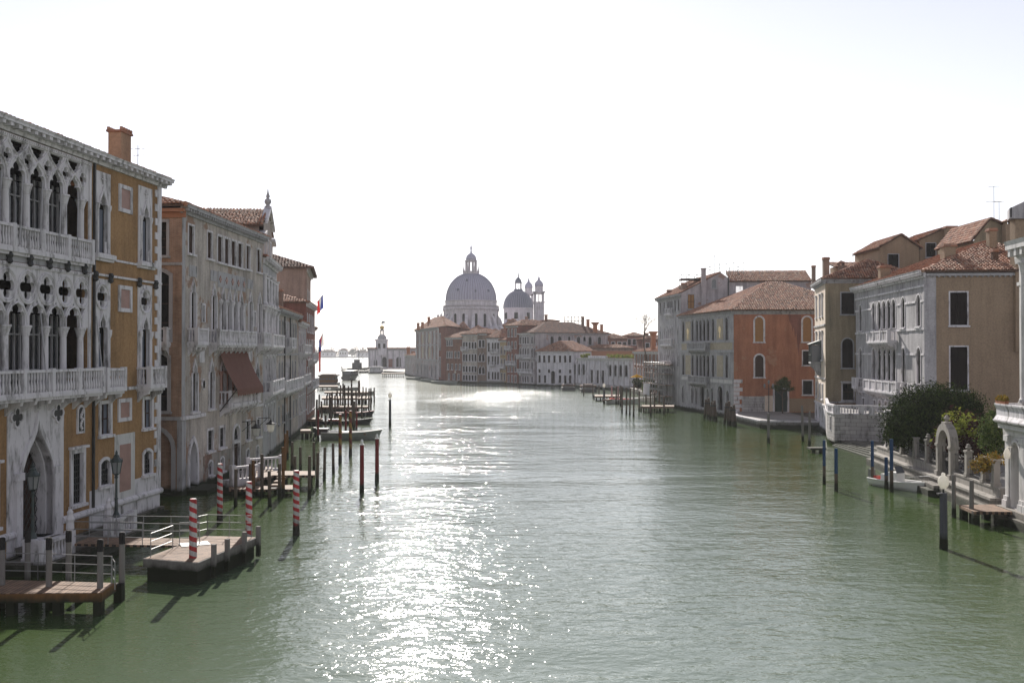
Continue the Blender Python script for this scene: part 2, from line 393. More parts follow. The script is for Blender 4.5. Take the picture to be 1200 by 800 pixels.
# ---------------------------------------------------------------- facade tools: s along the wall, z up, d out of the wall
class Fac:
    def __init__(s, A, B):
        s.A = A; s.B = B; s.L = math.dist(A, B)
        s.t = ((B[0] - A[0]) / s.L, (B[1] - A[1]) / s.L); s.n = (s.t[1], -s.t[0])
    def P(s, a, z, d=0.0):
        return (s.A[0] + s.t[0] * a + s.n[0] * d, s.A[1] + s.t[1] * a + s.n[1] * d, z)
    def hit(s, u, v):
        x, y, k = ray(u, v); n = s.n
        t = (s.A[0] * n[0] + s.A[1] * n[1]) / (x * n[0] + y * n[1])
        return ((x * t - s.A[0]) * s.t[0] + (y * t - s.A[1]) * s.t[1], EYE + k * t)
    def box(s, mb, a0, a1, z0, z1, d0, d1, m=0):
        P = s.P; b = len(mb.v)
        mb.hexa([P(a0, z0, d0), P(a1, z0, d0), P(a1, z0, d1), P(a0, z0, d1), P(a0, z1, d0), P(a1, z1, d0), P(a1, z1, d1), P(a0, z1, d1)], m)
        mb.uv[b:] = [(a0 + d0, z0), (a1 + d0, z0), (a1 + d1, z0), (a0 + d1, z0), (a0 + d0, z1), (a1 + d0, z1), (a1 + d1, z1), (a0 + d1, z1)]
    def extr(s, mb, prof, a0, a1, m=0):
        n = len(prof)
        mb.add([s.P(a0, z, d) for d, z in prof] + [s.P(a1, z, d) for d, z in prof],
               [tuple(range(n)), tuple(range(n, 2 * n))[::-1]] + [(i, (i + 1) % n, n + (i + 1) % n, n + i) for i in range(n)], m,
               [(a0 + d, z) for d, z in prof] + [(a1 + d, z) for d, z in prof])
    def prism(s, mb, loop, d0, d1, m=0):
        n = len(loop); tri = tessellate_polygon([[Vector((a, z, 0)) for a, z in loop]])
        mb.add([s.P(a, z, d0) for a, z in loop] + [s.P(a, z, d1) for a, z in loop],
               [tuple(x) for x in tri] + [tuple(n + i for i in x) for x in tri] + [(i, (i + 1) % n, n + (i + 1) % n, n + i) for i in range(n)], m,
               [q for q in loop] * 2)
    def flat(s, mb, loop, d, m=0):
        tri = tessellate_polygon([[Vector((a, z, 0)) for a, z in loop]])
        mb.add([s.P(a, z, d) for a, z in loop], [tuple(x) for x in tri], m, list(loop))
    def ring(s, mb, inner, outer, d, back, edge=0.0, m=0):
        n = len(inner); P = s.P
        vs = [P(a, z, d) for a, z in inner] + [P(a, z, d) for a, z in outer] + [P(a, z, back) for a, z in inner] + [P(a, z, edge) for a, z in outer]
        fs = []
        for i in range(n):
            j = (i + 1) % n
            fs += [(i, j, n + j, n + i), (i, 2 * n + i, 2 * n + j, j), (n + i, n + j, 3 * n + j, 3 * n + i)]
        mb.add(vs, fs, m, list(inner) + list(outer) + [(a + .1, z) for a, z in inner] + [(a + .1, z) for a, z in outer])
    def slab(s, mb, outer, holes, d, back, edge=None, m=0):
        vs = []; ed = []
        for lp in [outer] + holes:
            b = len(vs); n = len(lp)
            vs += [Vector(q) for q in lp]; ed += [(b + i, b + (i + 1) % n) for i in range(n)]
        r = delaunay_2d_cdt(vs, ed, [], 1, 1e-5)
        v2 = r[0]; fs = []
        bb = [(min(q[0] for q in h), max(q[0] for q in h), min(q[1] for q in h), max(q[1] for q in h), h) for h in holes]
        for f in r[2]:
            cx = sum(v2[i].x for i in f) / len(f); cz = sum(v2[i].y for i in f) / len(f)
            if not inside(cx, cz, outer): continue
            if any(b[0] <= cx <= b[1] and b[2] <= cz <= b[3] and inside(cx, cz, b[4]) for b in bb): continue
            fs.append(tuple(f))
        mb.add([s.P(q.x, q.y, d) for q in v2], fs, m, [(q.x, q.y) for q in v2])
        for lp, bk in [(h, back) for h in holes] + ([(outer, edge)] if edge is not None else []):
            n = len(lp)
            mb.add([s.P(a, z, d) for a, z in lp] + [s.P(a, z, bk) for a, z in lp], [(i, (i + 1) % n, n + (i + 1) % n, n + i) for i in range(n)], m,
                   list(lp) + [(a + d - bk, z) for a, z in lp])
def inside(x, y, lp):
    c = False; j = len(lp) - 1
    for i in range(len(lp)):
        xi, yi = lp[i]; xj, yj = lp[j]
        if (yi > y) != (yj > y) and x < (xj - xi) * (y - yi) / (yj - yi) + xi: c = not c
        j = i
    return c

TREF = [(0, 0), (0, .16), (.05, .32), (.14, .4), (.25, .36), (.2, .5), (.22, .64), (.3, .76), (.4, .9), (.5, 1.14)]
OGEE = [(0, 0), (.02, .22), (.07, .42), (.16, .6), (.27, .75), (.37, .87), (.45, 1.0), (.5, 1.2)]
def shape(kind, s0, s1, z0, z1):
    w = s1 - s0; c = (s0 + s1) / 2
    if kind == 'rect': return [(s0, z0), (s1, z0), (s1, z1), (s0, z1)]
    if kind in ('round', 'seg'):
        rise = w / 2 if kind == 'round' else w * .2
        rise = min(rise, (z1 - z0) * .6); zs = z1 - rise; n = 10
        if kind == 'round': arc = [(c + w / 2 * math.cos(PI * i / n), zs + rise * math.sin(PI * i / n)) for i in range(n + 1)]
        else: arc = [(s1 - w * i / n, zs + rise * (1 - (2 * i / n - 1) ** 2)) for i in range(n + 1)]
        return [(s0, z0), (s1, z0)] + arc
    if kind == 'oval': return [(c + w / 2 * math.cos(2 * PI * i / 16), (z0 + z1) / 2 + (z1 - z0) / 2 * math.sin(2 * PI * i / 16)) for i in range(16)]
    if kind == 'point':
        H = min(w * .866, (z1 - z0) * .7); zs = z1 - H; n = 7
        left = [(w - w * math.cos(PI / 3 * i / n), zs + H * math.sin(PI / 3 * i / n) / .866) for i in range(n + 1)]
    else:
        T = {'tref': TREF, 'ogee': OGEE}[kind]; H = T[-1][1] * w
        k = min(1.0, (z1 - z0) * .75 / H); zs = z1 - H * k
        left = [(x * w, zs + y * w * k) for x, y in T]
    L = [(s0 + x, z) for x, z in left]
    Rr = [(s1 - x, z) for x, z in left[:-1]]
    return [(s0, z0), (s1, z0)] + Rr + L[::-1]
def quatre(c, z, r, n=32, rot=0.0):
    return [(c + r * (.5 + .5 * abs(math.cos(2 * a)) ** .7) * math.cos(a + rot), z + r * (.5 + .5 * abs(math.cos(2 * a)) ** .7) * math.sin(a + rot)) for a in (2 * PI * i / n for i in range(n))]

class Face:
    def __init__(s, b, F, outer, mat, name, back): s.b = b; s.F = F; s.outer = outer; s.mat = mat; s.name = name; s.back = back; s.holes = []
class Bld:
    """one building: an Empty at its base, walls with real openings, everything else parented to it"""
    def __init__(s, name, label, cat, base, group=None):
        s.root = thing(name, label, cat, (base[0], base[1], 0), group); s.faces = []
    def face(s, A, B, z0, z1, mat, outer=None, name='wall', back=-.3):
        F = Fac(A, B); fc = Face(s, F, outer or [(0, z0), (F.L, z0), (F.L, z1), (0, z1)], mat, name, back)
        s.faces.append(fc); return fc
    def part(s, name, mb, mat, parent=None, **k): return mb.build(name, mat, parent or s.root, **k)
    def done(s):
        for fc in s.faces:
            mb = MB(); fc.F.slab(mb, fc.outer, fc.holes, 0.0, fc.back); mb.build(fc.name, fc.mat, s.root)
        return s.root

def win(fc, s, w, z0, z1, kind='rect', fr=.15, pane='glass', sill=True, depth=.26, proud=.05, fm='stone', bars=(2, 3), bar='shutter_brown', name='window', sillm=None, hood=False):
    F = fc.F; a0, a1 = s - w / 2, s + w / 2
    if depth < .55: depth *= .5
    inner = shape(kind, a0, a1, z0, z1)
    e = .02
    fc.holes.append(shape(kind, a0 - e, a1 + e, z0 - e, z1 + e))
    mb = MB(); F.flat(mb, shape(kind, a0 - .03, a1 + .03, z0 - .03, z1 + .03), -depth, 0)
    nx, nz = bars
    if nx:
        zt = z1 - (0 if kind == 'rect' else w * .55)
        for i in range(nx + 1):
            x = a0 + w * i / nx; F.box(mb, max(a0, x - .035), min(a1, x + .035), z0, zt if i in (0, nx) else z1 - w * .08 * (kind != 'rect'), -depth + .002, -depth + .05, 1)
        for i in range(1, nz + 1):
            z = z0 + (zt - z0) * i / nz; F.box(mb, a0 + .04, a1 - .04, z - .03, z + .03, -depth + .002, -depth + .045, 1)
    o = mb.build(name, [pane, bar], fc.b.root)
    if fr > 0:
        top = fr * (1.25 if kind in ('tref', 'ogee', 'point') else 1.0)
        outer = shape(kind, a0 - fr, a1 + fr, z0 - .05, z1 + top)
        mb = MB(); F.ring(mb, inner, outer, proud, -depth)
        if hood: F.box(mb, a0 - fr - .1, a1 + fr + .1, z1 + fr, z1 + fr + .13, 0, .24)
        mb.build(name + '_frame', fm, o)
    if sill:
        mb = MB(); F.box(mb, a0 - fr - .08, a1 + fr + .08, z0 - .2, z0 - .05, 0, .2)
        mb.build('sill', sillm or fm, o)
    return o
def balcony(b, F, s0, s1, z, depth=.9, h=1.05, near=True, mat='stone', brackets=True, step=None, name='balcony', square=False):
    """slab on brackets, the balustrade a sub-part"""
    mb = MB(); F.box(mb, s0, s1, z - .16, z, 0, depth); F.box(mb, s0 + .05, s1 - .05, z - .3, z - .16, 0, depth - .12)
    if brackets:
        n = max(2, int((s1 - s0) / 1.1) + 1)
        for i in range(n):
            c = s0 + .25 + (s1 - s0 - .5) * i / (n - 1)
            F.extr(mb, [(0, z - .3), (depth * .8, z - .3), (depth * .75, z - .48), (depth * .35, z - .62), (0, z - .95)], c - .11, c + .11)
    o = b.part(name, mb, mat)
    mb = MB(); st = step or (.24 if near else .45)
    zt = z + h
    def run(pa, pb, post0, post1):
        L = math.dist(pa[:2], pb[:2]); n = max(1, int(L / st))
        dx, dy = (pb[0] - pa[0]) / L, (pb[1] - pa[1]) / L; rz = math.atan2(dy, dx)
        c = ((pa[0] + pb[0]) / 2, (pa[1] + pb[1]) / 2)
        mb.obox(c, L, .22, zt - .13, zt, rz); mb.obox(c, L, .2, z, z + .1, rz)
        for i in range(n):
            t = (i + .5) / n; p = (pa[0] + dx * L * t, pa[1] + dy * L * t)
            if square: mb.obox(p, st * .55, .09, z + .1, zt - .13, rz)
            elif near: mb.lathe([(.05, .1), (.085, .25), (.07, .4), (.04, .62), (.06, .75), (.05, h - .13)], (p[0], p[1], z), 6)
            else: mb.obox(p, .12, .12, z + .1, zt - .13, rz)
        k = max(1, round(L / 2.4))
        for i in range(k + 1):
            if (i == 0 and not post0) or (i == k and not post1): continue
            p = (pa[0] + dx * L * i / k, pa[1] + dy * L * i / k); mb.obox(p, .26, .26, z, zt + .06, rz)
    d = depth - .13; P = F.P
    run(P(s0 + .13, z, d), P(s1 - .13, z, d), True, True)
    if depth > .45:
        run(P(s0 + .13, z, .02), P(s0 + .13, z, d), False, False); run(P(s1 - .13, z, d), P(s1 - .13, z, .02), False, False)
    mb.build('balustrade', mat, o)
    return o
def column(b, F, s, z0, z1, r=.17, d=-.05, mat='stone', cap=.35, n=10, parent=None, name='column'):
    mb = MB(); x, y, _ = F.P(s, 0, d)
    mb.lathe([(r * 1.5, z0), (r * 1.5, z0 + .12), (r * 1.15, z0 + .2), (r, z0 + .28), (r * .9, z1 - cap), (r * 1.05, z1 - cap + .03), (r * 1.0, z1 - cap + .06), (r * 1.5, z1 - .12), (r * 1.7, z1 - .1), (r * 1.7, z1)], (x, y, 0), n)
    return mb.build(name, mat, parent or b.root)
def cornice(b, F, s0, s1, z0, z1, out=.6, mod=.55, mat='stone', name='cornice', mw=.16):
    mb = MB(); h = z1 - z0
    F.extr(mb, [(0, z0), (out * .25, z0), (out * .3, z0 + h * .25), (out * .3, z0 + h * .6), (out, z0 + h * .62), (out, z0 + h * .8), (out * 1.12, z1), (0, z1)], s0, s1)
    if mod:
        n = int((s1 - s0) / mod)
        for i in range(n):
            c = s0 + (i + .5) * (s1 - s0) / n; F.box(mb, c - mw / 2, c + mw / 2, z0 + h * .3, z0 + h * .615, out * .29, out * .93)
    return b.part(name, mb, mat)
def band(b, F, s0, s1, z0, z1, d=.08, mat='stone', name='string_course'):
    mb = MB(); F.box(mb, s0, s1, z0, z1, 0, d); return b.part(name, mb, mat)
def panel(b, F, s0, s1, z0, z1, holes=(), d=.05, back=-.3, mat='stone', name='stone_panel', parent=None):
    mb = MB(); F.slab(mb, shape('rect', s0, s1, z0, z1), list(holes), d, back, 0.0); return mb.build(name, mat, parent or b.root)

def tiles(mb, poly, w=.24, l=.36, seg=3, lift=.05, m=0, up=None):
    """barrel tiles laid one by one on a roof plane: poly = 3D corners, the first edge is the eave"""
    p0, p1 = Vector(poly[0]), Vector(poly[1]); x = (p1 - p0).normalized()
    nrm = (p1 - p0).cross(Vector(poly[-1]) - p0).normalized()
    if nrm.z < 0: nrm = -nrm
    y = nrm.cross(x).normalized()
    if y.z < 0: y = -y
    q = [((Vector(a) - p0).dot(x), (Vector(a) - p0).dot(y)) for a in poly]
    xs = [a for a, _ in q]; ys = [b for _, b in q]
    r = w * .43
    j = 0; Y = min(ys) - .05
    while Y < max(ys):
        X = min(xs) + w / 2
        while X < max(xs):
            if inside(X, Y + l * .5, q):
                jx = rnd.uniform(-.025, .025); jz = rnd.uniform(-.012, .02); tw = rnd.uniform(-.03, .03)
                vs = []
                for yy, rr, hh in ((Y, r, lift + .03 + jz), (Y + l * 1.12, r * .82, lift - .01 + jz * .5)):
                    for k in range(seg + 1):
                        a = PI * k / seg
                        vs.append(p0 + x * (X + jx + tw * (yy - Y) * 3 - math.cos(a) * rr) + y * yy + nrm * (hh + math.sin(a) * rr * 1.0))
                n = seg + 1
                mb.add(vs, [(k, k + 1, n + k + 1, n + k) for k in range(seg)] + [tuple(range(n))[::-1]], m)
            X += w
        Y += l
def roof_plane(b, poly, w=.24, l=.36, mat='roof_tile', th=.12, name='roof', tile=True, parent=None):
    """a roof slope: a solid bed with tiles on it"""
    mb = MB(); n = len(poly)
    vs = [Vector(p) for p in poly]; lo = [p - Vector((0, 0, th)) for p in vs]
    mb.add(vs + lo, [tuple(range(n)), tuple(range(n, 2 * n))[::-1]] + [(i, (i + 1) % n, n + (i + 1) % n, n + i) for i in range(n)], 1)
    if tile: tiles(mb, poly, w, l)
    return mb.build(name, [mat, 'roof_bed'], parent or (b.root if b else None))
def ridge(mb, a, c, r=.15, m=0):
    a = Vector(a); c = Vector(c); L = (c - a).length; n = max(1, int(L / .42))
    for i in range(n): mb.tube(a + (c - a) * (i / n), a + (c - a) * ((i + 1.05) / n), r * 1.08, r * .9, 6, m)
def chimney(b, x, y, z0, z1, w=.7, d=.7, mat='tan', cap='flat', rz=0, parent=None):
    mb = MB(); mb.obox((x, y), w, d, z0, z1, rz, 0)
    if cap == 'flat':
        mb.obox((x, y), w * 1.25, d * 1.25, z1, z1 + .12, rz, 1); mb.obox((x, y), w * 1.1, d * 1.1, z1 + .12, z1 + .3, rz, 1)
    elif cap == 'crown':
        mb.obox((x, y), w * 1.2, d * 1.2, z1, z1 + .12, rz, 1)
        n = max(3, int(w / .22))
        for i in range(n):
            for e in (-1, 1):
                t = (i + .5) / n - .5; cx = t * w * 1.15; cy = e * d * .5
                mb.obox((x + cx * math.cos(rz) - cy * math.sin(rz), y + cx * math.sin(rz) + cy * math.cos(rz)), w * .6 / n, .15, z1 + .12, z1 + .32, rz, 1)
    elif cap == 'bell':
        mb.lathe([(w * .5, z1 - .1), (w * 1.05, z1 + .75), (w * 1.1, z1 + .9), (w * .7, z1 + .95)], (x, y, 0), 10, 0)
    elif cap == 'hat':
        h = w * .75
        for e in (-1, 1): mb.obox((x + e * w * .35 * math.cos(rz), y + e * w * .35 * math.sin(rz)), w * .14, d, z1, z1 + .3, rz, 0)
        mb.add([(x - h, y - h, z1 + .3), (x + h, y - h, z1 + .3), (x + h, y + h, z1 + .3), (x - h, y + h, z1 + .3), (x, y, z1 + .65)], [(0, 1, 4), (1, 2, 4), (2, 3, 4), (3, 0, 4), (0, 3, 2, 1)], 1)
    return mb.build('chimney', [mat, 'roof_tile'], parent or b.root)
def antenna(b, x, y, z, h, arms=((.8, 1.2),), name='antenna'):
    mb = MB(); q = max(1.0, y / 75.0); mb.tube((x, y, z), (x, y, z + h), .025 * q, .02 * q, 5)
    for f, L in arms:
        zz = z + h * f; mb.tube((x - L / 2, y, zz), (x + L / 2, y + .2, zz + .08), .016 * q, None, 4)
        for i in range(5): mb.tube((x - L / 2 + L * i / 4, y - .18, zz), (x - L / 2 + L * i / 4, y + .22, zz + .04), .009 * q, None, 4)
    return mb.build(name, 'steel_rail', b.root)
def shell(b, pts, z0, z1, mat, name='rear_wall'):
    """plain walls along the rest of the outline"""
    for p, q in zip(pts, pts[1:]):
        mb = MB(); Fac(p, q).slab(mb, [(0, z0), (math.dist(p, q), z0), (math.dist(p, q), z1), (0, z1)], [], 0, -.1); mb.build(name, mat, b.root)
def hip(b, c, z, ze, rise, over=.45, ridge_frac=.3, w=.26, l=.38, mat='roof_tile', tile=(1, 1, 1, 1), along=0):
    """hipped roof on four plan corners c (in order); the ridge runs along edge 0-1 (along=0) or 1-2 (along=1)"""
    c = c[along:] + c[:along]; cx = sum(p[0] for p in c) / 4; cy = sum(p[1] for p in c) / 4
    e = []
    for p in c:
        L = math.dist(p, (cx, cy)); k = 1 + over * 1.4 / L; e.append((cx + (p[0] - cx) * k, cy + (p[1] - cy) * k, z))
    m0 = ((c[0][0] + c[3][0]) / 2, (c[0][1] + c[3][1]) / 2); m1 = ((c[1][0] + c[2][0]) / 2, (c[1][1] + c[2][1]) / 2)
    r0 = (m0[0] + (m1[0] - m0[0]) * ridge_frac, m0[1] + (m1[1] - m0[1]) * ridge_frac, z + rise)
    r1 = (m1[0] + (m0[0] - m1[0]) * ridge_frac, m1[1] + (m0[1] - m1[1]) * ridge_frac, z + rise)
    tile = tile[along:] + tile[:along]
    roof_plane(b, [e[0], e[1], r1, r0], w, l, mat, tile=tile[0]); roof_plane(b, [e[1], e[2], r1], w, l, mat, tile=tile[1])
    roof_plane(b, [e[2], e[3], r0, r1], w, l, mat, tile=tile[2]); o = roof_plane(b, [e[3], e[0], r0], w, l, mat, tile=tile[3])
    mb = MB(); ridge(mb, r0, r1)
    for a, r in ((e[0], r0), (e[3], r0), (e[1], r1), (e[2], r1)): ridge(mb, a, r)
    mb.build('ridge_tiles', mat, o)
    return r0, r1
# ================================================================ SETTING
def sheet(name, pts, mat, kind='structure'):
    mb = MB(); mb.add(pts, [tuple(range(len(pts)))]); o = mb.build(name, mat); o['kind'] = kind; return o
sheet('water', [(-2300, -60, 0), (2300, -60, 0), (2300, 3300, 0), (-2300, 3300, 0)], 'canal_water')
def land(name, loop, z1, mat='paving'):
    mb = MB(); mb.prism(loop, -1.5, z1); o = mb.build(name, mat); o['kind'] = 'structure'; return o
land('ground', [(-24.2, 30), (-23, 52), (-22.3, 60.5), (-34, 61), (-34, 69.6), (-23.5, 69.6), (-22.8, 88.6), (-24.4, 100.6), (-26.6, 121), (-31, 150), (-35, 170), (-70, 215), (-140, 330), (-320, 330), (-320, 30)][::-1], .9)
land('ground', [(30.2, 30), (30.2, 58), (35, 88), (39.6, 99), (41.6, 119), (39.2, 122.2), (41.3, 134), (41.2, 136), (41, 150), (34, 150.6), (30.2, 174.4), (29, 191.5), (33, 210), (32.6, 250), (20, 283), (8, 292), (1.8, 303), (-13, 316), (-18, 322), (-27, 347), (-36, 377), (-46, 440), (-60, 560), (-40, 640), (60, 700), (330, 700), (330, 30)], .9)

def poly_bay(b, fc, cs, w, z0, z1, kind, colz=None, pane='glass', r=.14, fm='stone', fr=.1, edges=True, depth=.3, d=-.06):
    """a row of arched lights with a slim column between each two"""
    for c in cs: win(fc, c, w, z0, z1, kind, fr, pane, False, depth, .05, fm, (2, 3))
    if colz:
        ms = [(a + c) / 2 for a, c in zip(cs, cs[1:])]
        for m in ms: column(b, fc.F, m, z0, colz, r, .06, fm, .3, 8)

# ================================================================ LEFT BANK
# ---- the ochre gothic palace at the left edge
def ochre_palace():
    b = Bld('gothic_palace', 'ochre gothic palace with white tracery loggias and a row of stone brackets under its eave', 'palace', (-23, 50))
    A = (-24.4, 33.1); B = (-21.6, 61.1)
    fc = b.face(A, B, 0, 20.3, 'ochre'); F = fc.F; L = F.L
    C0, SPC, NB = 10.83, 1.63, 5; C1 = C0 + SPC * NB        # loggia columns
    mid = (C0 + C1) / 2
    # upper loggia: an opening through the wall, tracery in it
    lo, hi = C0 - .55, C1 + .62
    fc.holes.append(shape('rect', lo, hi, 14.75, 19.85)); fc.holes.append(shape('rect', lo, hi, 8.0, 13.95))
    holes = []
    for i in range(NB):
        c = C0 + SPC * (i + .5); w = 1.2
        holes.append(shape('tref', c - w / 2, c + w / 2, 17.95, 19.05))
        holes.append([(c - .56, 19.79), (c - .54, 19.66), (c - .4, 19.58), (c - .42, 19.47), (c - .22, 19.34), (c, 19.12), (c + .22, 19.34), (c + .42, 19.47), (c + .4, 19.58), (c + .54, 19.66), (c + .56, 19.79)])
    for i in range(NB + 1):
        c = C0 + SPC * i; holes.append(quatre(c, 19.0, .33))
    mb = MB(); F.slab(mb, shape('rect', lo, hi, 17.95, 19.88), holes, .05, -.12, -.12)
    # raised interlacing ribs
    for i in range(NB):
        c = C0 + SPC * (i + .5)
        for sg in (-1, 1):
            pts = [(c + sg * SPC * .5, 17.98), (c + sg * SPC * .47, 18.45), (c + sg * SPC * .3, 18.85), (c, 19.12), (c - sg * SPC * .3, 19.45), (c - sg * SPC * .45, 19.68), (c - sg * SPC * .5, 19.86)]
            mb.path([F.P(a, z, .06) for a, z in pts], .055, 6)
    for i in range(NB + 1):
        c = C0 + SPC * i
        mb.path([F.P(c + .37 * math.cos(a), 19.0 + .37 * math.sin(a), .06) for a in (2 * PI * k / 12 for k in range(13))], .04, 5)
    tr = b.part('tracery', mb, 'stone')
    holes = []
    for i in range(NB):
        c = C0 + SPC * (i + .5); w = 1.26
        holes.append(shape('tref', c - w / 2, c + w / 2, 11.25, 12.5))
    for i in range(NB + 1):
        c = C0 + SPC * i
        holes.append(quatre(c, 13.05, .6)); holes.append([(c - .3, 12.27), (c, 11.85), (c + .3, 12.27), (c, 12.34)])
    mb = MB(); F.slab(mb, shape('rect', lo, hi, 11.25, 13.98), holes, .05, -.12, -.12)
    for i in range(NB + 1):
        c = C0 + SPC * i
        for rr, tk in ((.77, .055), (.67, .035)): mb.path([F.P(c + rr * math.cos(a), 13.05 + rr * math.sin(a), .06) for a in (2 * PI * k / 20 for k in range(21)) if lo <= c + rr * math.cos(a) <= hi], tk, 6)
        for sg in (-1, 1):
            pts = [(c, 11.3), (c + sg * .04, 11.65), (c + sg * .3, 12.1), (c + sg * .8, 12.32), (c + sg * 1.25, 12.15), (c + sg * 1.55, 11.75), (c + sg * 1.62, 11.3)]
            pts = [(a, z) for a, z in pts if lo <= a <= hi]
            mb.path([F.P(a, z, .06) for a, z in pts], .055, 6)
    b.part('tracery', mb, 'stone')
    for zb, z0, z1, zr in ((14.6, 14.75, 17.95, 19.86), (7.98, 8.0, 11.25, 13.98)):
        for i in range(NB + 1): column(b, F, C0 + SPC * i, z0, z1, .175, -.04, 'stone', .5, 12)
        # rear of the loggia: glazed doors in the dark
        mb = MB(); F.flat(mb, shape('rect', lo - .2, hi + .2, z0 - .2, zr + .2), -1.5, 0); b.part('loggia_wall', mb, 'dark_inside')
        for i in range(NB):
            c = C0 + SPC * (i + .5)
            mb = MB(); F.flat(mb, shape('rect', c - .5, c + .5, z0, z1 + .6), -1.2, 0)
            for x in (-.5, 0, .5): F.box(mb, c + x - .045, c + x + .045, z0, z1 + .6, -1.19, -1.1, 1)
            for z in (z0 + 1.1, z1 - .4): F.box(mb, c - .45, c + .45, z - .04, z + .04, -1.19, -1.11, 1)
            b.part('window', mb, ['glass', 'stone_grey'])
        mb = MB(); F.box(mb, lo, hi, z0 - .02, z0 + .04, -1.45, .0); b.part('loggia_floor', mb, 'stone')
        for sg, e in ((1, lo), (-1, hi)):
            mb = MB(); F.box(mb, e - (.22 if sg > 0 else -.02), e + (.02 if sg > 0 else -.02) + (.0 if sg > 0 else .24), z0 - .05, zr + .03, 0, .1); b.part('frame_post', mb, 'stone')
        mb = MB(); F.box(mb, lo - .22, hi + .22, zr - .02, zr + .16, 0, .12)
        for i in range(60):
            c = lo + (hi - lo) * (i + .5) / 60; F.box(mb, c - .05, c + .05, zr + .03, zr + .12, .12, .15)
        b.part('frame_lintel', mb, 'stone')
    # balustrades: upper one set between the columns, lower one on a projecting slab
    o = balcony(b, F, lo - .1, hi + .1, 14.75, .36, 1.1, True, 'stone', False, .21)
    balcony(b, F, lo - .3, hi + .05, 8.0, 1.0, 1.15, True, 'stone', True, .24)
    band(b, F, lo - .3, hi + .3, 14.18, 14.5, .07, 'stone_grey', 'frieze')
    for i in range(NB + 1):
        c = C0 + SPC * i; mb = MB()
        mb.lathe([(.05, -.3), (.16, -.2), (.12, -.05), (.17, .1), (.1, .26)], F.P(c, 14.32, .2), 7); b.part('lion_corbel', mb, 'iron')
    for s_ in (20.15, 21.75, 25.1, 27.2):
        mb = MB(); mb.lathe([(.05, -.3), (.16, -.2), (.12, -.05), (.17, .1), (.1, .26)], F.P(s_, 14.05, .18), 7); b.part('lion_corbel', mb, 'iron')
    # the single windows either side
    for s_ in (21.05, 26.05, mid * 2 - 21.05, mid * 2 - 26.05):
        # second floor: stone panel with an ogee opening
        w = .98
        fc.holes.append(shape('rect', s_ - .8, s_ + .8, 15.22, 19.7))
        panel(b, F, s_ - .85, s_ + .85, 15.2, 19.75, [shape('tref', s_ - w / 2, s_ + w / 2, 15.35, 18.75)], .06, -.15)
        mb = MB(); F.flat(mb, shape('rect', s_ - .8, s_ + .8, 15.22, 19.7), -.3)
        F.box(mb, s_ - .45, s_ + .4, 15.35, 17.75, -.28, -.16, 1); o = b.part('window', mb, ['dark_inside', 'curtain'])
        mb = MB(); F.ring(mb, shape('tref', s_ - w / 2, s_ + w / 2, 15.35, 18.75), shape('tref', s_ - w / 2 - .13, s_ + w / 2 + .13, 15.3, 18.98), .13, 0, .055); mb.build('window_frame', 'stone', o)
        mb = MB()
        for e in (-1, 1):
            x, y, _ = F.P(s_ + e * .62, 0, .1); mb.lathe([(.1, 15.3), (.07, 15.5), (.065, 17.6), (.13, 17.8), (.15, 18.0)], (x, y, 0), 8)
        mb.path([F.P(s_, 19.1, .1), F.P(s_, 19.6, .1)], .05, 5); mb.path([F.P(s_ - .22, 19.35, .1), F.P(s_ + .22, 19.35, .1)], .045, 5)
        mb.build('colonnette', 'stone', o)
        balcony(b, F, s_ - 1.0, s_ + 1.0, 15.2, .35, .02, True, 'stone', False, 5, 'window_ledge')
        # first floor: quatrefoil above an ogee opening, small balcony
        fc.holes.append(shape('rect', s_ - .8, s_ + .8, 8.02, 13.9))
        panel(b, F, s_ - .88, s_ + .88, 8.0, 13.95, [shape('tref', s_ - .5, s_ + .5, 8.1, 12.1), quatre(s_, 12.98, .58)], .06, -.12)
        mb = MB(); F.flat(mb, shape('rect', s_ - .8, s_ + .8, 8.02, 13.9), -.3)
        F.box(mb, s_ - .45, s_ + .25, 8.1, 11.0, -.28, -.16, 1); o = b.part('window', mb, ['dark_inside', 'curtain'])
        mb = MB()
        mb.path([F.P(s_ + .7 * math.cos(a), 12.98 + .7 * math.sin(a), .08) for a in (2 * PI * k / 20 for k in range(21))], .07, 6)
        F.ring(mb, shape('tref', s_ - .5, s_ + .5, 8.1, 12.1), shape('tref', s_ - .64, s_ + .64, 8.05, 12.3), .13, 0, .055)
        for e in (-1, 1):
            x, y, _ = F.P(s_ + e * .68, 0, .1); mb.lathe([(.11, 8.1), (.08, 8.3), (.07, 10.7), (.15, 10.95), (.17, 11.2)], (x, y, 0), 8)
        mb.build('window_frame', 'stone', o)
        balcony(b, F, s_ - 1.0, s_ + 1.15, 8.0, .9, 1.1, True, 'stone', True, .22)
        # mezzanine and ground floor
        win(fc, s_ + .45, 1.0, 5.5, 7.15, 'rect', .2, 'curtain', True, .3, .07, 'stone', (2, 2))
        win(fc, s_ + .45, 1.0, 2.75, 4.1, 'seg', .17, 'glass', True, .3, .07, 'stone', (4, 3), 'iron')
    for s_ in (23.65, mid * 2 - 23.65):
        for z0, z1 in ((17.9, 19.45), (12.25, 13.75), (6.05, 7.35)):
            mb = MB(); F.ring(mb, shape('rect', s_ - .55, s_ + .55, z0 + .22, z1 - .22), shape('rect', s_ - .78, s_ + .78, z0, z1), .08, 0.0)
            o = b.part('stone_panel', mb, 'stone'); mb = MB(); F.box(mb, s_ - .55, s_ + .55, z0 + .22, z1 - .22, 0, .02); mb.build('marble_inset', 'marble_red', o)
        panel(b, F, s_ - 1.1, s_ + 1.25, 1.7, 5.35, [], .025, 0, 'stone_clean')
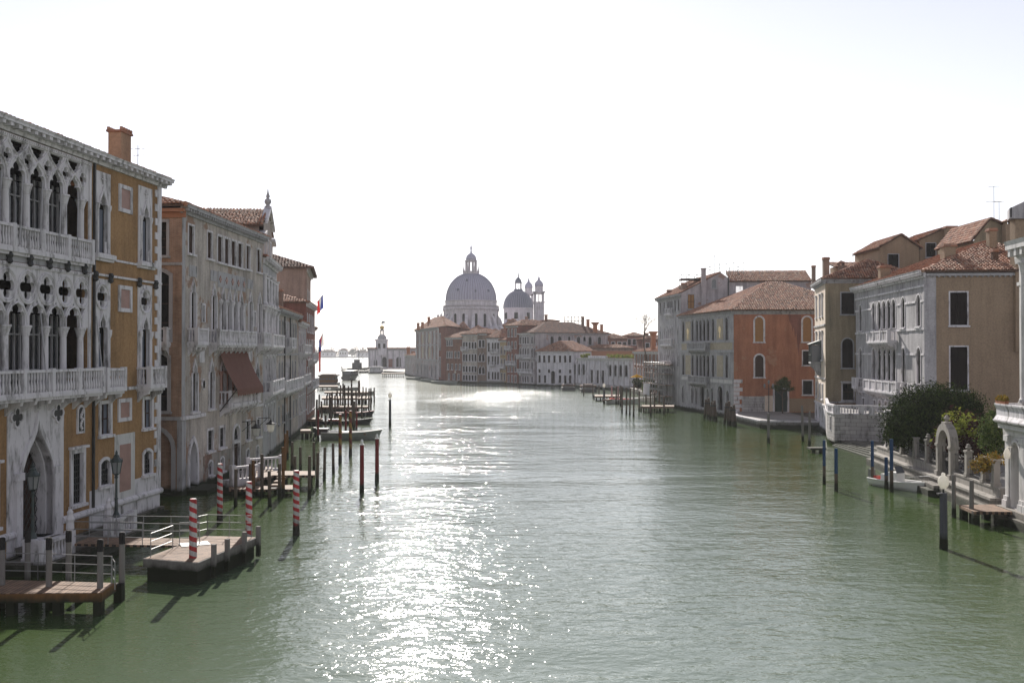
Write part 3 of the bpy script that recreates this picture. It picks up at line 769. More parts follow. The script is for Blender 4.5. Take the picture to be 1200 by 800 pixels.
        mb = MB(); F.box(mb, s_ - .55, s_ + .75, 2.1, 4.75, .025, .04); b.part('marble_inset', mb, 'marble_red')
    # string courses, stone base
    band(b, F, hi + .25, L, 13.98 + .12, 14.22, .12); band(b, F, 0, lo - .25, 14.1, 14.22, .12)
    band(b, F, hi + .05, L, 7.82, 8.0, .14); band(b, F, 0, lo - .3, 7.82, 8.0, .14)
    band(b, F, hi + .25, L, 15.02, 15.14, .06)
    panel(b, F, hi + .3, L, 0, 2.6, [], .02, 0, 'stone'); panel(b, F, 0, lo - .5, 0, 2.6, [], .02, 0, 'stone')
    mb = MB(); F.extr(mb, [(0, 1.35), (.12, 1.35), (.2, 1.45), (.2, 1.58), (.1, 1.7), (0, 1.7)], 17.2, L + .12)
    F.extr(mb, [(0, 1.35), (.12, 1.35), (.2, 1.45), (.2, 1.58), (.1, 1.7), (0, 1.7)], 0, 13.2); b.part('base_moulding', mb, 'stone')
    # corner quoins
    mb = MB(); F.box(mb, L - .45, L + .02, 1.7, 20.3, -.4, .07)
    z = 2.2
    while z < 20: F.box(mb, L - .78, L - .45, z, z + .42, 0, .065); z += .86
    b.part('quoin', mb, 'stone')
    mb = MB(); F.box(mb, hi + .5, hi + .62, 1.7, 20.3, .02, .14); b.part('drain_pipe', mb, 'iron')
    # the water gate
    gm = mid + .05
    loop = shape('ogee', gm - 1.42, gm + 1.42, 1.0, 6.75)
    fc.holes.append(shape('ogee', gm - 1.5, gm + 1.5, .98, 6.8))
    panel(b, F, gm - 2.35, gm + 2.35, 0.0, 7.62, [loop], .05, -.9)
    mb = MB(); F.flat(mb, shape('rect', gm - 1.6, gm + 1.6, .9, 6.9), -.95)
    g = MB()
    for i in range(-9, 26):
        for sg in (-1, 1):
            pts = [(gm + (i - 8) * .36 + sg * t, 1.0 + t * 1.6) for t in (0, 3.6)]
            g.tube(F.P(*pts[0], -.7), F.P(*pts[1], -.7), .025, None, 4)
    o = b.part('water_gate', mb, 'shutter_brown')
    # keep only the lattice inside the arch
    keep = MB()
    for k in range(0, 24):
        zc = 1.05 + k * .24
        for j in range(-8, 9):
            xc = gm + j * .18
            if (j + k) % 2 == 0 and inside(xc, zc, loop) and inside(xc, zc + .24, loop):
                for sg in (-1, 1):
                    if inside(xc + sg * .18, zc + .24, loop): keep.tube(F.P(xc, zc, -.7), F.P(xc + sg * .18, zc + .24, -.7), .022, None, 4)
    keep.build('lattice', 'iron', o)
    mb = MB(); F.ring(mb, loop, shape('ogee', gm - 1.75, gm + 1.75, .95, 7.25), .16, -.5, .05)
    F.ring(mb, shape('ogee', gm - 1.3, gm + 1.3, 1.0, 6.55), loop, -.3, -.8, -.3)
    for e in (-1, 1):
        F.box(mb, gm + e * 1.6 - .24, gm + e * 1.6 + .24, .95, 4.0, .05, .2); F.box(mb, gm + e * 1.6 - .3, gm + e * 1.6 + .3, 4.0, 4.35, .05, .26)
    mb.build('gate_frame', 'stone', o)
    for e in (-1, 1):
        mb = MB(); F.prism(mb, quatre(gm + e * 1.72, 6.95, .42), .05, .11); o2 = b.part('roundel', mb, 'iron')
        mb = MB(); F.ring(mb, quatre(gm + e * 1.72, 6.95, .42), quatre(gm + e * 1.72, 6.95, .52), .15, .05, .05); mb.build('roundel_frame', 'stone', o2)
        # grilled window and relief plaque beside the gate
        win(fc, gm + e * 3.7, .98, 2.15, 4.75, 'rect', .24, 'dark_inside', True, .35, .09, 'stone', (5, 8), 'iron', hood=True)
        mb = MB(); F.prism(mb, shape('round', gm + e * 3.95 - .36, gm + e * 3.95 + .36, 5.75, 7.25), 0, .09); o2 = b.part('relief_plaque', mb, 'stone')
        mb = MB(); F.prism(mb, shape('round', gm + e * 3.95 - .25, gm + e * 3.95 + .25, 5.87, 7.12), .09, .1); mb.build('relief_ground', 'iron', o2)
        mb = MB()
        for k in range(9): mb.lathe([(.02, -.1), (.09, 0), (.02, .1)], F.P(gm + e * 3.95 + rnd.uniform(-.13, .13), 6.02 + k * .115, .12), 6)
        mb.build('relief_figure', 'stone', o2)
    # eave
    cornice(b, F, -.2, L + .55, 20.08, 20.62, .62, .62, 'stone', mw=.26)
    # roof and the other walls
    n = F.n; t = F.t
    c = [F.P(0, 0, 0)[:2], F.P(L, 0, 0)[:2], F.P(L, 0, -16)[:2], F.P(0, 0, -16)[:2]]
    shell(b, [c[1], c[2], c[3], c[0]], 0, 20.3, 'ochre')
    hip(b, c, 20.55, 20.55, 2.2, .6, .25, .3, .42, 'roof_tile', (1, 1, 0, 0))
    x, y, _ = F.P(26.7, 0, -1.9)
    chimney(b, x, y, 20.4, 23.1, 1.25, .8, 'chimney_ochre', 'crown', math.atan2(t[1], t[0]))
    x, y, _ = F.P(27.6, 0, -1.2); antenna(b, x, y, 21, 1.6, ((.85, .9), (.6, .6)))
    # rods of the rolled awnings
    for i in range(NB):
        c = C0 + SPC * (i + .5) + .25; mb = MB(); mb.tube(F.P(c, 18.2, .14), F.P(c - .95, 14.9, .62), .035, None, 5); b.part('awning_rod', mb, 'stone_grey')
    for c in (C0 + SPC * 2.6, C1 + 1.35, C0 + .4):
        mb = MB(); mb.tube(F.P(c, 11.9, .12), F.P(c - .95, 8.2, 1.05), .035, None, 5); b.part('awning_rod', mb, 'stone_grey')
    mb = MB(); mb.tube(F.P(C1 + 1.3, 18.0, .1), F.P(C1 + .2, 15.2, .8), .035, None, 5); b.part('awning_rod', mb, 'stone_grey')
    mb = MB(); F.box(mb, -.2, L + .35, -.9, .28, 0, .5); F.box(mb, -.2, L + .2, .28, .55, 0, .22); b.part('plinth', mb, 'quay_stone')
    b.done()
    return F, gm
LF, GM = ochre_palace()

# ---- stone landing, lamps and balustrades in front of its water gate
def landing():
    F = LF; mb = MB(); F.box(mb, GM - 3.6, GM + 5.6, -1, .55, .52, 2.6); F.box(mb, GM - 1.7, GM + 1.9, .55, .9, .05, 1.7)
    F.box(mb, GM - 2.2, GM + 2.4, -1, .22, 2.6, 3.3)
    r = thing('landing_stage', 'pale stone landing with balustrades before the pointed water gate', 'landing', F.P(GM, 0, 1.5)); mb.build('steps', 'quay_stone', r)
    for s0, s1 in ((GM - 3.4, GM - .9), (GM + 2.7, GM + 5.2)):
        mb = MB(); F.box(mb, s0, s1, .55, .66, 2.1, 2.4); F.box(mb, s0, s1, 1.38, 1.52, 2.08, 2.42)
        n = int((s1 - s0) / .26)
        for i in range(n):
            x, y, _ = F.P(s0 + (i + .5) * (s1 - s0) / n, 0, 2.25); mb.lathe([(.05, .66), (.09, .82), (.045, 1.15), (.06, 1.38)], (x, y, 0), 6)
        for s_ in (s0, s1): F.box(mb, s_ - .16, s_ + .16, .55, 1.62, 2.06, 2.44)
        o = mb.build('balustrade', 'stone', r)
        s_ = s1 if s0 < GM else s0
        mb = MB(); x, y, _ = F.P(s_, 0, 2.25); mb.lathe([(.14, 1.62), (.2, 1.72), (.17, 2.0), (.22, 2.15), (.13, 2.35), (.15, 2.48), (.05, 2.62)], (x, y, 0), 8); mb.build('lion_finial', 'stone', o)
landing()
def lantern_lamp(x, y, z0, label, top=4.9):
    r = thing('street_lamp', label, 'lamp', (x, y, z0), 'lamps of the palace landing')
    mb = MB(); mb.obox((x, y), .62, .62, z0, z0 + .85, 0); mb.obox((x, y), .72, .72, z0 + .85, z0 + .98); mb.obox((x, y), .72, .72, z0, z0 + .12); mb.build('pedestal', 'stone', r)
    zb = z0 + .98; zl = top - 1.15
    mb = MB(); mb.lathe([(.2, zb), (.17, zb + .12), (.09, zb + .3), (.075, zb + .9), (.1, zb + .95), (.065, zb + 1.0), (.055, zl - .25), (.1, zl - .18), (.06, zl - .1), (.16, zl)], (x, y, 0), 10); mb.build('post', 'lamp_iron', r)
    mb = MB(); mb.lathe([(.17, zl + .02), (.27, zl + .6)], (x, y, 0), 6); g = mb.build('lamp_glass', 'lamp_glass_dark', r)
    mb = MB()
    for i in range(6):
        a = 2 * PI * i / 6; mb.tube((x + .18 * math.cos(a), y + .18 * math.sin(a), zl), (x + .285 * math.cos(a), y + .285 * math.sin(a), zl + .62), .022, None, 4)
        mb.tube((x + .3 * math.cos(a), y + .3 * math.sin(a), zl + .6), (x + .32 * math.cos(a), y + .32 * math.sin(a), zl + .82), .03, .005, 4)
    mb.lathe([(.33, zl + .6), (.33, zl + .66), (.24, zl + .75), (.14, zl + .86), (.15, zl + .92), (.06, zl + 1.0), (.07, zl + 1.08), (.01, zl + 1.2)], (x, y, 0), 8); mb.build('lamp_cap', 'lamp_iron', r)
plainm('lamp_glass_dark', (.22, .23, .235), .15, .5, var=.1)
x, y, _ = LF.P(GM - 2.9, 0, 2.05); x0, y0 = W(38, 656, .55); lantern_lamp(x0, y0, .55, 'green iron lantern on a stone pedestal right in front of the pointed water gate')
x0, y0 = W(136, 628, .55); lantern_lamp(x0, y0, .55, 'green iron lantern before the arched window and marble panel of the ochre palace')

# ---- the grey gothic palace with the russet awning
def grey_palace():
    b = Bld('gothic_palace', 'grey brick gothic palace with a russet awning over its first floor balcony', 'palace', (-23, 78))
    A = (-22.9, 69.0); B = (-22.2, 88.7)
    fc = b.face(A, B, 0, 19.7, 'grey_wall', name='front_wall'); F = fc.F; L = F.L
    sd = b.face((-40, 70.2), A, 0, 19.7, 'brick', name='side_wall'); S = sd.F; SL = S.L
    # front: top floor
    for s_ in (1.75, 5.65, 15.2, 18.35): win(fc, s_, 1.05, 17.0, 18.95, 'rect', .13, 'shutter_brown', True, .3, .05, 'stone', (2, 1))
    for i in range(4): win(fc, 8.0 + i * 1.68, 1.15, 16.95, 18.9, 'rect', .16, 'shutter_brown', True, .3, .05, 'stone', (2, 1))
    # first gothic floor (z 10.6..15.3) and second (5.7..9.5)
    for s_ in (2.15, 6.6, 15.9, 18.6): win(fc, s_, .95, 11.4 - .75, 15.0, 'tref', .2, 'glass', False, .35, .1, 'stone', (2, 3))
    for i in range(4):
        win(fc, 8.75 + i * 1.5, 1.0, 10.65, 14.9, 'tref', .22, 'dark_inside', False, .45, .1, 'stone', (2, 3))
    for i in range(5): column(b, F, 8.0 + i * 1.5, 10.65, 14.0, .14, .05, 'stone', .45, 8)
    panel(b, F, 7.55, 14.45, 15.0, 16.2, [], .04, 0, 'stone_grey', 'carved_panel')
    for s_ in (2.15, 6.6, 15.9): panel(b, F, s_ - .75, s_ + .75, 15.35, 16.15, [], .04, 0, 'stone_grey', 'carved_panel')
    mb = MB()
    for s_ in (8.0, 9.5, 11.0, 12.5, 14.0): F.prism(mb, quatre(s_, 15.6, .28, 16), .04, .09)
    b.part('roundels', mb, 'marble_red')
    for s_ in (4.3, 17.2): win(fc, s_, .5, 12.2, 13.4, 'rect', .16, 'glass', False, .25, .06, 'stone', (0, 0))
    balcony(b, F, 1.0, 3.3, 10.62, .8, 1.05, True, 'stone', True, .2)
    balcony(b, F, 5.4, 14.9, 10.62, .9, 1.05, True, 'stone', True, .2)
    balcony(b, F, 17.4, 19.6, 10.62, .8, 1.05, True, 'stone', True, .2)
    for s_ in (2.5, 6.1, 17.9): win(fc, s_, 1.0, 5.75, 9.3, 'tref', .2, 'glass_pale', True, .35, .1, 'stone', (2, 3))
    for i in range(4): win(fc, 8.9 + i * 1.35, 1.05, 5.9, 9.2, 'round', .14, 'dark_inside', False, .45, .08, 'stone', (2, 2))
    for i in range(5): column(b, F, 8.22 + i * 1.35, 5.9, 8.5, .13, .05, 'marble_red', .35, 8)
    balcony(b, F, 7.9, 15.6, 5.85, 1.0, 1.1, True, 'stone', True, .26)
    mb = MB(); F.prism(mb, quatre(4.3, 7.6, .42), 0, .08); o = b.part('oval_vent', mb, 'stone'); mb = MB(); F.prism(mb, shape('oval', 4.1, 4.5, 7.3, 7.9), .08, .1); mb.build('vent_hole', 'dark_inside', o)
    for s_ in (4.0, 15.9): panel(b, F, s_ - .5, s_ + .5, 9.2, 10.2, [], .06, 0, 'stone', 'carved_panel')
    # ground floor
    band(b, F, -.05, 4.6, 5.25, 5.5, .16); band(b, F, 15.8, L, 5.2, 5.4, .1)
    win(fc, 2.25, 1.45, .35, 3.6, 'point', .34, 'dark_inside', False, .6, .1, 'stone', (0, 0), name='water_door')
    for s_, w in ((5.9, 1.15), (8.6, 1.15), (15.3, 1.0), (18.4, 1.0)): win(fc, s_, w, 2.6, 4.1, 'rect', .18, 'dark_inside', True, .3, .06, 'stone', (4, 3), 'iron')
    for s_ in (6.0, 8.7, 15.3, 18.1): win(fc, s_, .75, .75, 1.75, 'seg', .14, 'dark_inside', True, .3, .05, 'stone', (3, 2), 'iron')
    win(fc, 12.2, 1.5, .5, 2.55, 'rect', .22, 'shutter_brown', False, .35, .08, 'stone', (2, 1), name='door')
    win(fc, 12.2, 1.5, 2.85, 3.95, 'round', .22, 'dark_inside', False, .35, .08, 'stone', (4, 2), 'iron')
    panel(b, F, 4.4, 14.8, .0, 2.3, [shape('seg', c - .4, c + .4, .72, 1.78) for c in (6.0, 8.7)] + [[(11.43, .02), (12.97, .02), (12.97, 2.28), (11.43, 2.28)]], .012, 0, 'brick_patchy', 'exposed_brick')
    for fc2 in (b.faces[-1],): pass
    mb = MB(); F.box(mb, -.02, .75, 0, 5.25, -.3, .05); F.box(mb, .05, .6, 5.5, 19.6, -.2, .03); b.part('corner_pier', mb, 'stone_grey')
    mb = MB(); F.box(mb, 1.0, 4.4, -.6, .3, 0.02, 1.5); b.part('landing_step', mb, 'quay_stone')
    cornice(b, F, -.3, L + .1, 19.6, 20.2, .55, .5, 'stone_grey')
    # side
    win(sd, SL - 1.9, 1.6, 16.7, 19.0, 'rect', .2, 'shutter', True, .3, .05, 'stone_grey', (2, 4))
    win(sd, SL - 1.75, 1.7, 10.7, 15.6, 'seg', .25, 'dark_inside', False, .35, .06, 'stone_grey', (2, 3))
    win(sd, SL - 1.85, 1.7, 5.9, 9.9, 'seg', .25, 'dark_inside', True, .35, .06, 'stone_grey', (2, 3))
    win(sd, SL - 2.0, 2.6, .2, 4.6, 'round', .3, 'brick', False, .5, .06, 'stone_grey', (0, 0), name='blind_arch')
    balcony(b, S, SL - 3.0, SL - .75, 10.6, .75, 1.05, True, 'stone')
    win(sd, SL - 5.5, 1.4, 16.9, 19, 'rect', .2, 'shutter', True); win(sd, SL - 5.5, 1.4, 11, 14, 'rect', .2, 'shutter', True)
    cornice(b, S, 0, SL + .3, 19.3, 19.9, .4, 0, 'orange_brick')
    band(b, S, 0, SL, 16.0, 16.2, .1, 'stone_grey'); band(b, S, 0, SL, 5.25, 5.5, .15, 'stone_grey')
    c = [A, B, (-40, 88.7), (-40, 70.2)]
    shell(b, [B, c[2], c[3]], 0, 19.7, 'brick')
    hip(b, c, 20.15, 20.15, 2.6, .5, .3, .3, .4, 'roof_tile', (1, 1, 0, 1))
    # attic box at the near corner, the awning
    mb = MB(); zt, zb = 10.05, 7.25
    k = 9; vs = []
    for i in range(k):
        t = i / (k - 1); d = .12 + 2.35 * t ** 1.15; z = zt - (zt - zb) * t ** .85
        for s_ in (7.75, 15.4): vs.append(F.P(s_ + .0, z, d))
    for s_ in (7.75, 15.4): pass
    nrow = 24; vs = []
    for i in range(k):
        t = i / (k - 1)
        for j in range(nrow + 1):
            s_ = 7.75 + 7.0 * j / nrow; vs.append(F.P(s_, 10.1 - 3.0 * t ** .8 + .03 * math.sin(j * 2.1) * t,   .12 + 1.35 * t ** 1.1))
    for j in range(nrow + 1):
        s_ = 7.75 + 7.0 * j / nrow; vs.append(F.P(s_, 7.1 - .45 - .1 * (j % 2), 1.5))
    k += 1; m = nrow + 1
    mb.add(vs, [(i * m + j, i * m + j + 1, (i + 1) * m + j + 1, (i + 1) * m + j) for i in range(k - 1) for j in range(nrow)])
    aw = b.part('awning', mb, 'awning')
    for s_ in (7.85, 14.65):
        mb = MB(); mb.tube(F.P(s_, 7.1, 1.42), F.P(s_, 5.4, .1), .04, None, 5); mb.build('awning_arm', 'iron', aw)
    for s_, k in ((13.6, 0), (18.0, 1)):
        mb = MB(); x, y, _ = F.P(s_, 0, 1.2); z = 3.05
        mb.path([F.P(s_, 4.2, .05), F.P(s_, 4.25, 1.2), F.P(s_, 3.85, 1.2)], .035, 5); mb.path([F.P(s_, 3.4, .05), F.P(s_, 4.2, .9)], .025, 5)
        mb.lathe([(.4, z + .62), (.42, z + .68), (.15, z + .85), (.05, z + 1.0)], (x, y, 0), 6); o = b.part('wall_lantern', mb, 'iron')
        mb = MB(); mb.lathe([(.25, z + .02), (.36, z + .62)], (x, y, 0), 6); mb.lathe([(.2, z - .06), (.26, z + .02)], (x, y, 0), 6); mb.build('lamp_glass', 'lamp_glass', o)
    b.done()
grey_palace()

def baroque_palace():
    b = Bld('baroque_palace', 'tall pale baroque palace front with a gabled attic and a stone finial on top', 'palace', (-23, 94))
    A = (-22.2, 88.72); B = (-23.8, 100.6)
    fc = b.face(A, B, 0, 18.4, 'stone_grey'); F = fc.F; L = F.L
    for s_ in (1.9, 4.4, 6.9, 9.6):
        win(fc, s_, 1.0, 14.4, 16.4, 'rect', .2, 'glass', True, .3, .08, 'stone', (2, 2), hood=True)
        win(fc, s_, 1.05, 10.6, 13.7, 'round', .2, 'dark_inside', False, .4, .1, 'stone', (2, 3), hood=True)
        win(fc, s_, 1.1, 6.6, 9.4, 'rect', .2, 'dark_inside', False, .4, .08, 'stone', (2, 3), hood=True)
        win(fc, s_, 1.0, 3.0, 5.0, 'rect', .18, 'shutter_brown', True, .3, .06, 'stone', (3, 3))
    win(fc, 5.7, 1.6, .3, 2.6, 'round', .2, 'dark_inside', False, .4, .06, 'stone', (0, 0), name='water_door')
    for s_ in (.5, 3.1, 5.65, 8.2, 11.3):
        column(b, F, s_, 10.6, 13.9, .2, .15, 'stone', .4, 8, name='pilaster'); column(b, F, s_, 14.3, 17.0, .17, .12, 'stone', .3, 8, name='pilaster')
    cornice(b, F, 0, L, 17.9, 18.5, .6, .5); cornice(b, F, 0, L, 13.75, 14.2, .4, 0)
    balcony(b, F, .3, 11.4, 10.55, .9, 1.05, True, 'stone', True, .28); balcony(b, F, .3, 11.4, 6.3, .9, 1.05, True, 'stone', True, .28)
    # attic gable
    at_ = b.face(F.P(.2, 0, -.1)[:2], F.P(9.2, 0, -.1)[:2], 18.4, 23, 'attic_pink', [(0, 18.45), (9, 18.45), (9, 20.3), (8.1, 20.6), (7.8, 21.7), (4.5, 23.4), (1.2, 21.7), (.9, 20.6), (0, 20.3)], 'attic_wall')
    G = at_.F
    for s_ in (2.2, 4.5, 6.8): win(at_, s_, .9, 18.9, 20.4, 'rect', .15, 'glass', True, .3, .06, 'stone', (2, 2))
    mb = MB()
    for p, q in (((9.1, 20.3), (7.9, 20.7)), ((7.9, 21.6), (4.5, 23.35)), ((4.5, 23.35), (1.1, 21.6)), ((1.1, 20.7), (-.1, 20.3))):
        P0 = [(p[0], p[1]), (q[0], q[1]), (q[0], q[1] + .28), (p[0], p[1] + .28)]; G.prism(mb, P0, -.3, .35)
    b.part('gable_coping', mb, 'stone')
    x, y, _ = G.P(4.5, 0, 0); mb = MB(); mb.lathe([(.3, 23.3), (.34, 23.6), (.16, 23.75), (.34, 24.0), (.3, 24.25), (.12, 24.4), (.2, 24.55), (.08, 24.9), (.03, 25.3)], (x, y, 0), 8); b.part('finial', mb, 'stone_grey')
    # attic body with tiled roof, running back
    p0 = G.P(.3, 0, -.3); p1 = G.P(8.7, 0, -.3); q0 = G.P(.3, 0, -16); q1 = G.P(8.7, 0, -16)
    shell(b, [p0[:2], q0[:2], q1[:2], p1[:2]][::-1], 18, 21.5, 'attic_pink')
    m0 = G.P(4.5, 23.3, .1); m1 = G.P(4.5, 23.3, -17); e0 = G.P(-.3, 21.3, .1); e1 = G.P(-.3, 21.3, -17); f0 = G.P(9.3, 21.3, .1); f1 = G.P(9.3, 21.3, -17)
    roof_plane(b, [e1, e0, m0, m1], .3, .4); roof_plane(b, [f0, f1, m1, m0], .3, .4, tile=False)
    c = F.P(L, 0, 0); shell(b, [B, (-40, 101), (-40, 89)], 0, 18.4, 'grey_wall')
    roof_plane(b, [F.P(-.2, 18.5, .3), F.P(L, 18.5, .3), F.P(L, 20.5, -12), F.P(0, 20.5, -12)], .3, .42)
    b.done()
baroque_palace()

def low_palace():
    b = Bld('terraced_palace', 'low grey palace front with tall dark windows, dormer and wooden roof terrace', 'palace', (-25, 110))
    A = (-23.8, 100.62); B = (-26, 121)
    fc = b.face(A, B, 0, 14.1, 'grey_wall'); F = fc.F; L = F.L
    for s_ in (2.2, 5.0, 12.5, 15.0, 17.6): win(fc, s_, 1.2, 10.6, 13.2, 'rect', .15, 'dark_inside', False, .35, .06, 'stone_grey', (2, 2))
    for i in range(3): win(fc, 7.5 + 1.35 * i, 1.0, 10.6, 13.2, 'round', .14, 'dark_inside', False, .35, .06, 'stone', (2, 2))
    for s_ in (2.2, 4.6, 14.5, 17.2): win(fc, s_, 1.05, 6.3, 8.9, 'round', .16, 'dark_inside', False, .35, .06, 'stone_grey', (2, 2))
    for i in range(4): win(fc, 7.2 + 1.3 * i, 1.0, 6.3, 9.1, 'tref', .13, 'dark_inside', False, .35, .06, 'stone', (2, 2))
    for s_ in (1.8, 5.2, 12.2, 15.6, 18.6): win(fc, s_, 1.0, 2.6, 4.3, 'rect', .14, 'dark_inside', True, .3, .05, 'stone_grey', (3, 3))
    for s_ in (8.2, 10.2): win(fc, s_, 1.3, .3, 3.2, 'round', .18, 'dark_inside', False, .4, .06, 'stone_grey', (0, 0), name='water_door')
    balcony(b, F, 6.8, 11.2, 10.5, .8, 1.0, True, 'stone', True, .3)
    balcony(b, F, 1.0, 19.0, 5.9, .9, 1.1, True, 'stone', True, .3)
    band(b, F, 0, L, 9.6, 9.8, .12, 'stone_grey'); cornice(b, F, 0, L, 13.8, 14.35, .6, .5, 'stone_grey')
    for s_ in (6.3, 11.5): mb = MB(); F.box(mb, s_, s_ + .13, 0, 13.9, .02, .15); b.part('drain_pipe', mb, 'iron')
    c = [A, B, F.P(L, 0, -14)[:2], F.P(0, 0, -14)[:2]]; shell(b, [c[1], c[2], c[3], c[0]], 0, 14.1, 'grey_wall')
    hip(b, c, 14.4, 14.4, 2.6, .5, .2, .34, .44, 'roof_tile', (1, 0, 0, 1))
    # dormer
    d0 = F.P(3.2, 0, -1.5); D = Fac(F.P(2.6, 0, -1.4)[:2], F.P(6.2, 0, -1.4)[:2])
    mb = MB(); D.box(mb, 0, 3.6, 14.3, 17.0, -5, 0); o = b.part('dormer', mb, 'brown_wall')
    mb = MB(); D.box(mb, 1.3, 2.4, 15.2, 16.7, 0, .06); mb.build('shutter', 'shutter', o)
    mb = MB(); D.box(mb, .3, 1.5, 15.0, 16.7, 0, .0); 
    pl = [D.P(-.3, 16.95, .35), D.P(3.9, 16.95, .35), D.P(3.9, 17.9, -2.5), D.P(-.3, 17.9, -2.5)]; roof_plane(b, pl, .3, .4, parent=o)
    pl = [D.P(3.9, 16.95, -5.3), D.P(-.3, 16.95, -5.3), D.P(-.3, 17.9, -2.5), D.P(3.9, 17.9, -2.5)]; roof_plane(b, pl, .3, .4, parent=o)
    # roof terrace
    T = Fac(F.P(11, 0, -2)[:2], F.P(17, 0, -2)[:2]); mb = MB(); T.box(mb, 0, 6, 16.0, 16.15, -4, 0)
    for s_ in (0, 2, 4, 6):
        for d in (-4, 0): mb.tube(T.P(s_, 14.2, d), T.P(s_, 17.4, d), .07, None, 5)
    for d in (-4, 0):
        for z in (16.7, 17.35): mb.tube(T.P(0, z, d), T.P(6, z, d), .05, None, 5)
        for s_ in (0, 2, 4): mb.tube(T.P(s_, 16.15, d), T.P(s_ + 2, 17.35, d), .04, None, 4); mb.tube(T.P(s_ + 2, 16.15, d), T.P(s_, 17.35, d), .04, None, 4)
    for s_ in (0, 6): mb.tube(T.P(s_, 17.35, -4), T.P(s_, 17.35, 0), .05, None, 5)
    b.part('roof_terrace', mb, 'shutter_brown')
    x, y, _ = F.P(19, 0, -2); chimney(b, x, y, 14.3, 17.2, .7, .7, 'brown_wall', 'flat')
    b.done()
low_palace()

def plain_house(name, label, A, B, z1, mat, rows, cols, w, depth_back=12, roof=2.2, kinds=None, pane='dark_inside', group=None, tile=(.36, .48), rmat='roof_tile', frames='stone', side=None, hipf=.3, eave=.45, corn=True, balc=(), along=None, shelltile=(1, 1, 0, 1)):
    """a house of the water front: rows = (z0, z1, kind), cols = fractions along the front"""
    b = Bld(name, label, 'house', ((A[0] + B[0]) / 2, (A[1] + B[1]) / 2), group)
    fc = b.face(A, B, 0, z1, mat); F = fc.F; L = F.L
    for ri, (z0, zt, kind) in enumerate(rows):
        cs = cols[ri] if isinstance(cols[0], (list, tuple)) else cols
        for c in cs: win(fc, c * L, w, z0, zt, kind, .16, pane, zt - z0 < 3, .3, .06, frames, (2, 2))
    for a, c, z in balc: balcony(b, F, a * L, c * L, z, .8, 1.0, False)
    if corn: cornice(b, F, -.1, L + .1, z1 - .45, z1 + .1, .45, .6, frames)
    c4 = [A, B, F.P(L, 0, -depth_back)[:2], F.P(0, 0, -depth_back)[:2]]
    if side:                                    # the flank nearer the bridge, with windows
        sf = b.face(B, c4[2], 0, z1, side[0])if side[3] == 'B' else b.face(c4[3], A, 0, z1, side[0])
        for z0, zt, kind in side[1]:
            for c in side[2]: win(sf, c * depth_back, w, z0, zt, kind, .14, pane, True, .3, .05, frames, (2, 2))
        pts = [c4[2], c4[3], A] if side[3] == 'B' else [B, c4[2], c4[3]]
        shell(b, pts, 0, z1, side[0])
    else: shell(b, [B, c4[2], c4[3], A], 0, z1, mat)
    if roof: hip(b, c4, z1 + .1, 0, roof, eave, hipf, tile[0], tile[1], rmat, shelltile, along if along is not None else (0 if L >= depth_back else 1))
    return b, fc
b, fc = plain_house('town_house', 'narrow grey house with stacked balconies between the low palace and the red house', (-26, 121.02), (-27.9, 135), 13.6, 'lilac_grey',
    [(10, 12.4, 'rect'), (6.3, 8.8, 'round'), (2.4, 4.4, 'rect')], (.14, .38, .62, .86), 1.1, 12, 2.0, balc=((.05, .45, 9.9), (.1, .9, 6.1), (.55, .95, 9.9))); b.done()
b, fc = plain_house('red_house', 'tall narrow red house at the end of the left row with a striped awning', (-27.92, 135.02), (-30.3, 153), 16.6, 'red_wall',
    [(12.8, 15.2, 'round'), (9, 11.6, 'round'), (5.2, 7.8, 'rect'), (1.6, 3.8, 'rect')], (.12, .31, .5, .69, .88), 1.15, 14, 2.2, balc=((.2, .8, 8.8), (.1, .9, 5.0))); b.done()
F6 = fc.F
b, fc = plain_house('pink_house', 'large plain pink house with a slate brown hipped roof rising behind the left row', (-32.6, 158), (-36, 178), 23.2, 'pink_wall',
    [(18, 20, 'rect'), (13, 15.4, 'rect')], (.2, .5, .8), 1.2, 26, 4.6, rmat='roof_tile_dark', side=('pink_wall', [(17.6, 19.9, 'rect'), (12.5, 15, 'rect')], (.2, .45, .76), 'A'), hipf=.45, eave=.9, tile=(.5, .6)); 
S7 = Fac(F6.P(0, 0, 0)[:2], F6.P(1, 0, 0)[:2])
b.done()
b, fc = plain_house('town_house', 'far grey house past the red one where the left bank turns away', (-34, 172), (-58, 215), 14, 'lilac_grey', [(10, 12.4, 'rect'), (6, 8.6, 'rect'), (2, 4.4, 'rect')], [.1, .3, .5, .7, .9], 1.2, 14, 2.5); b.done()
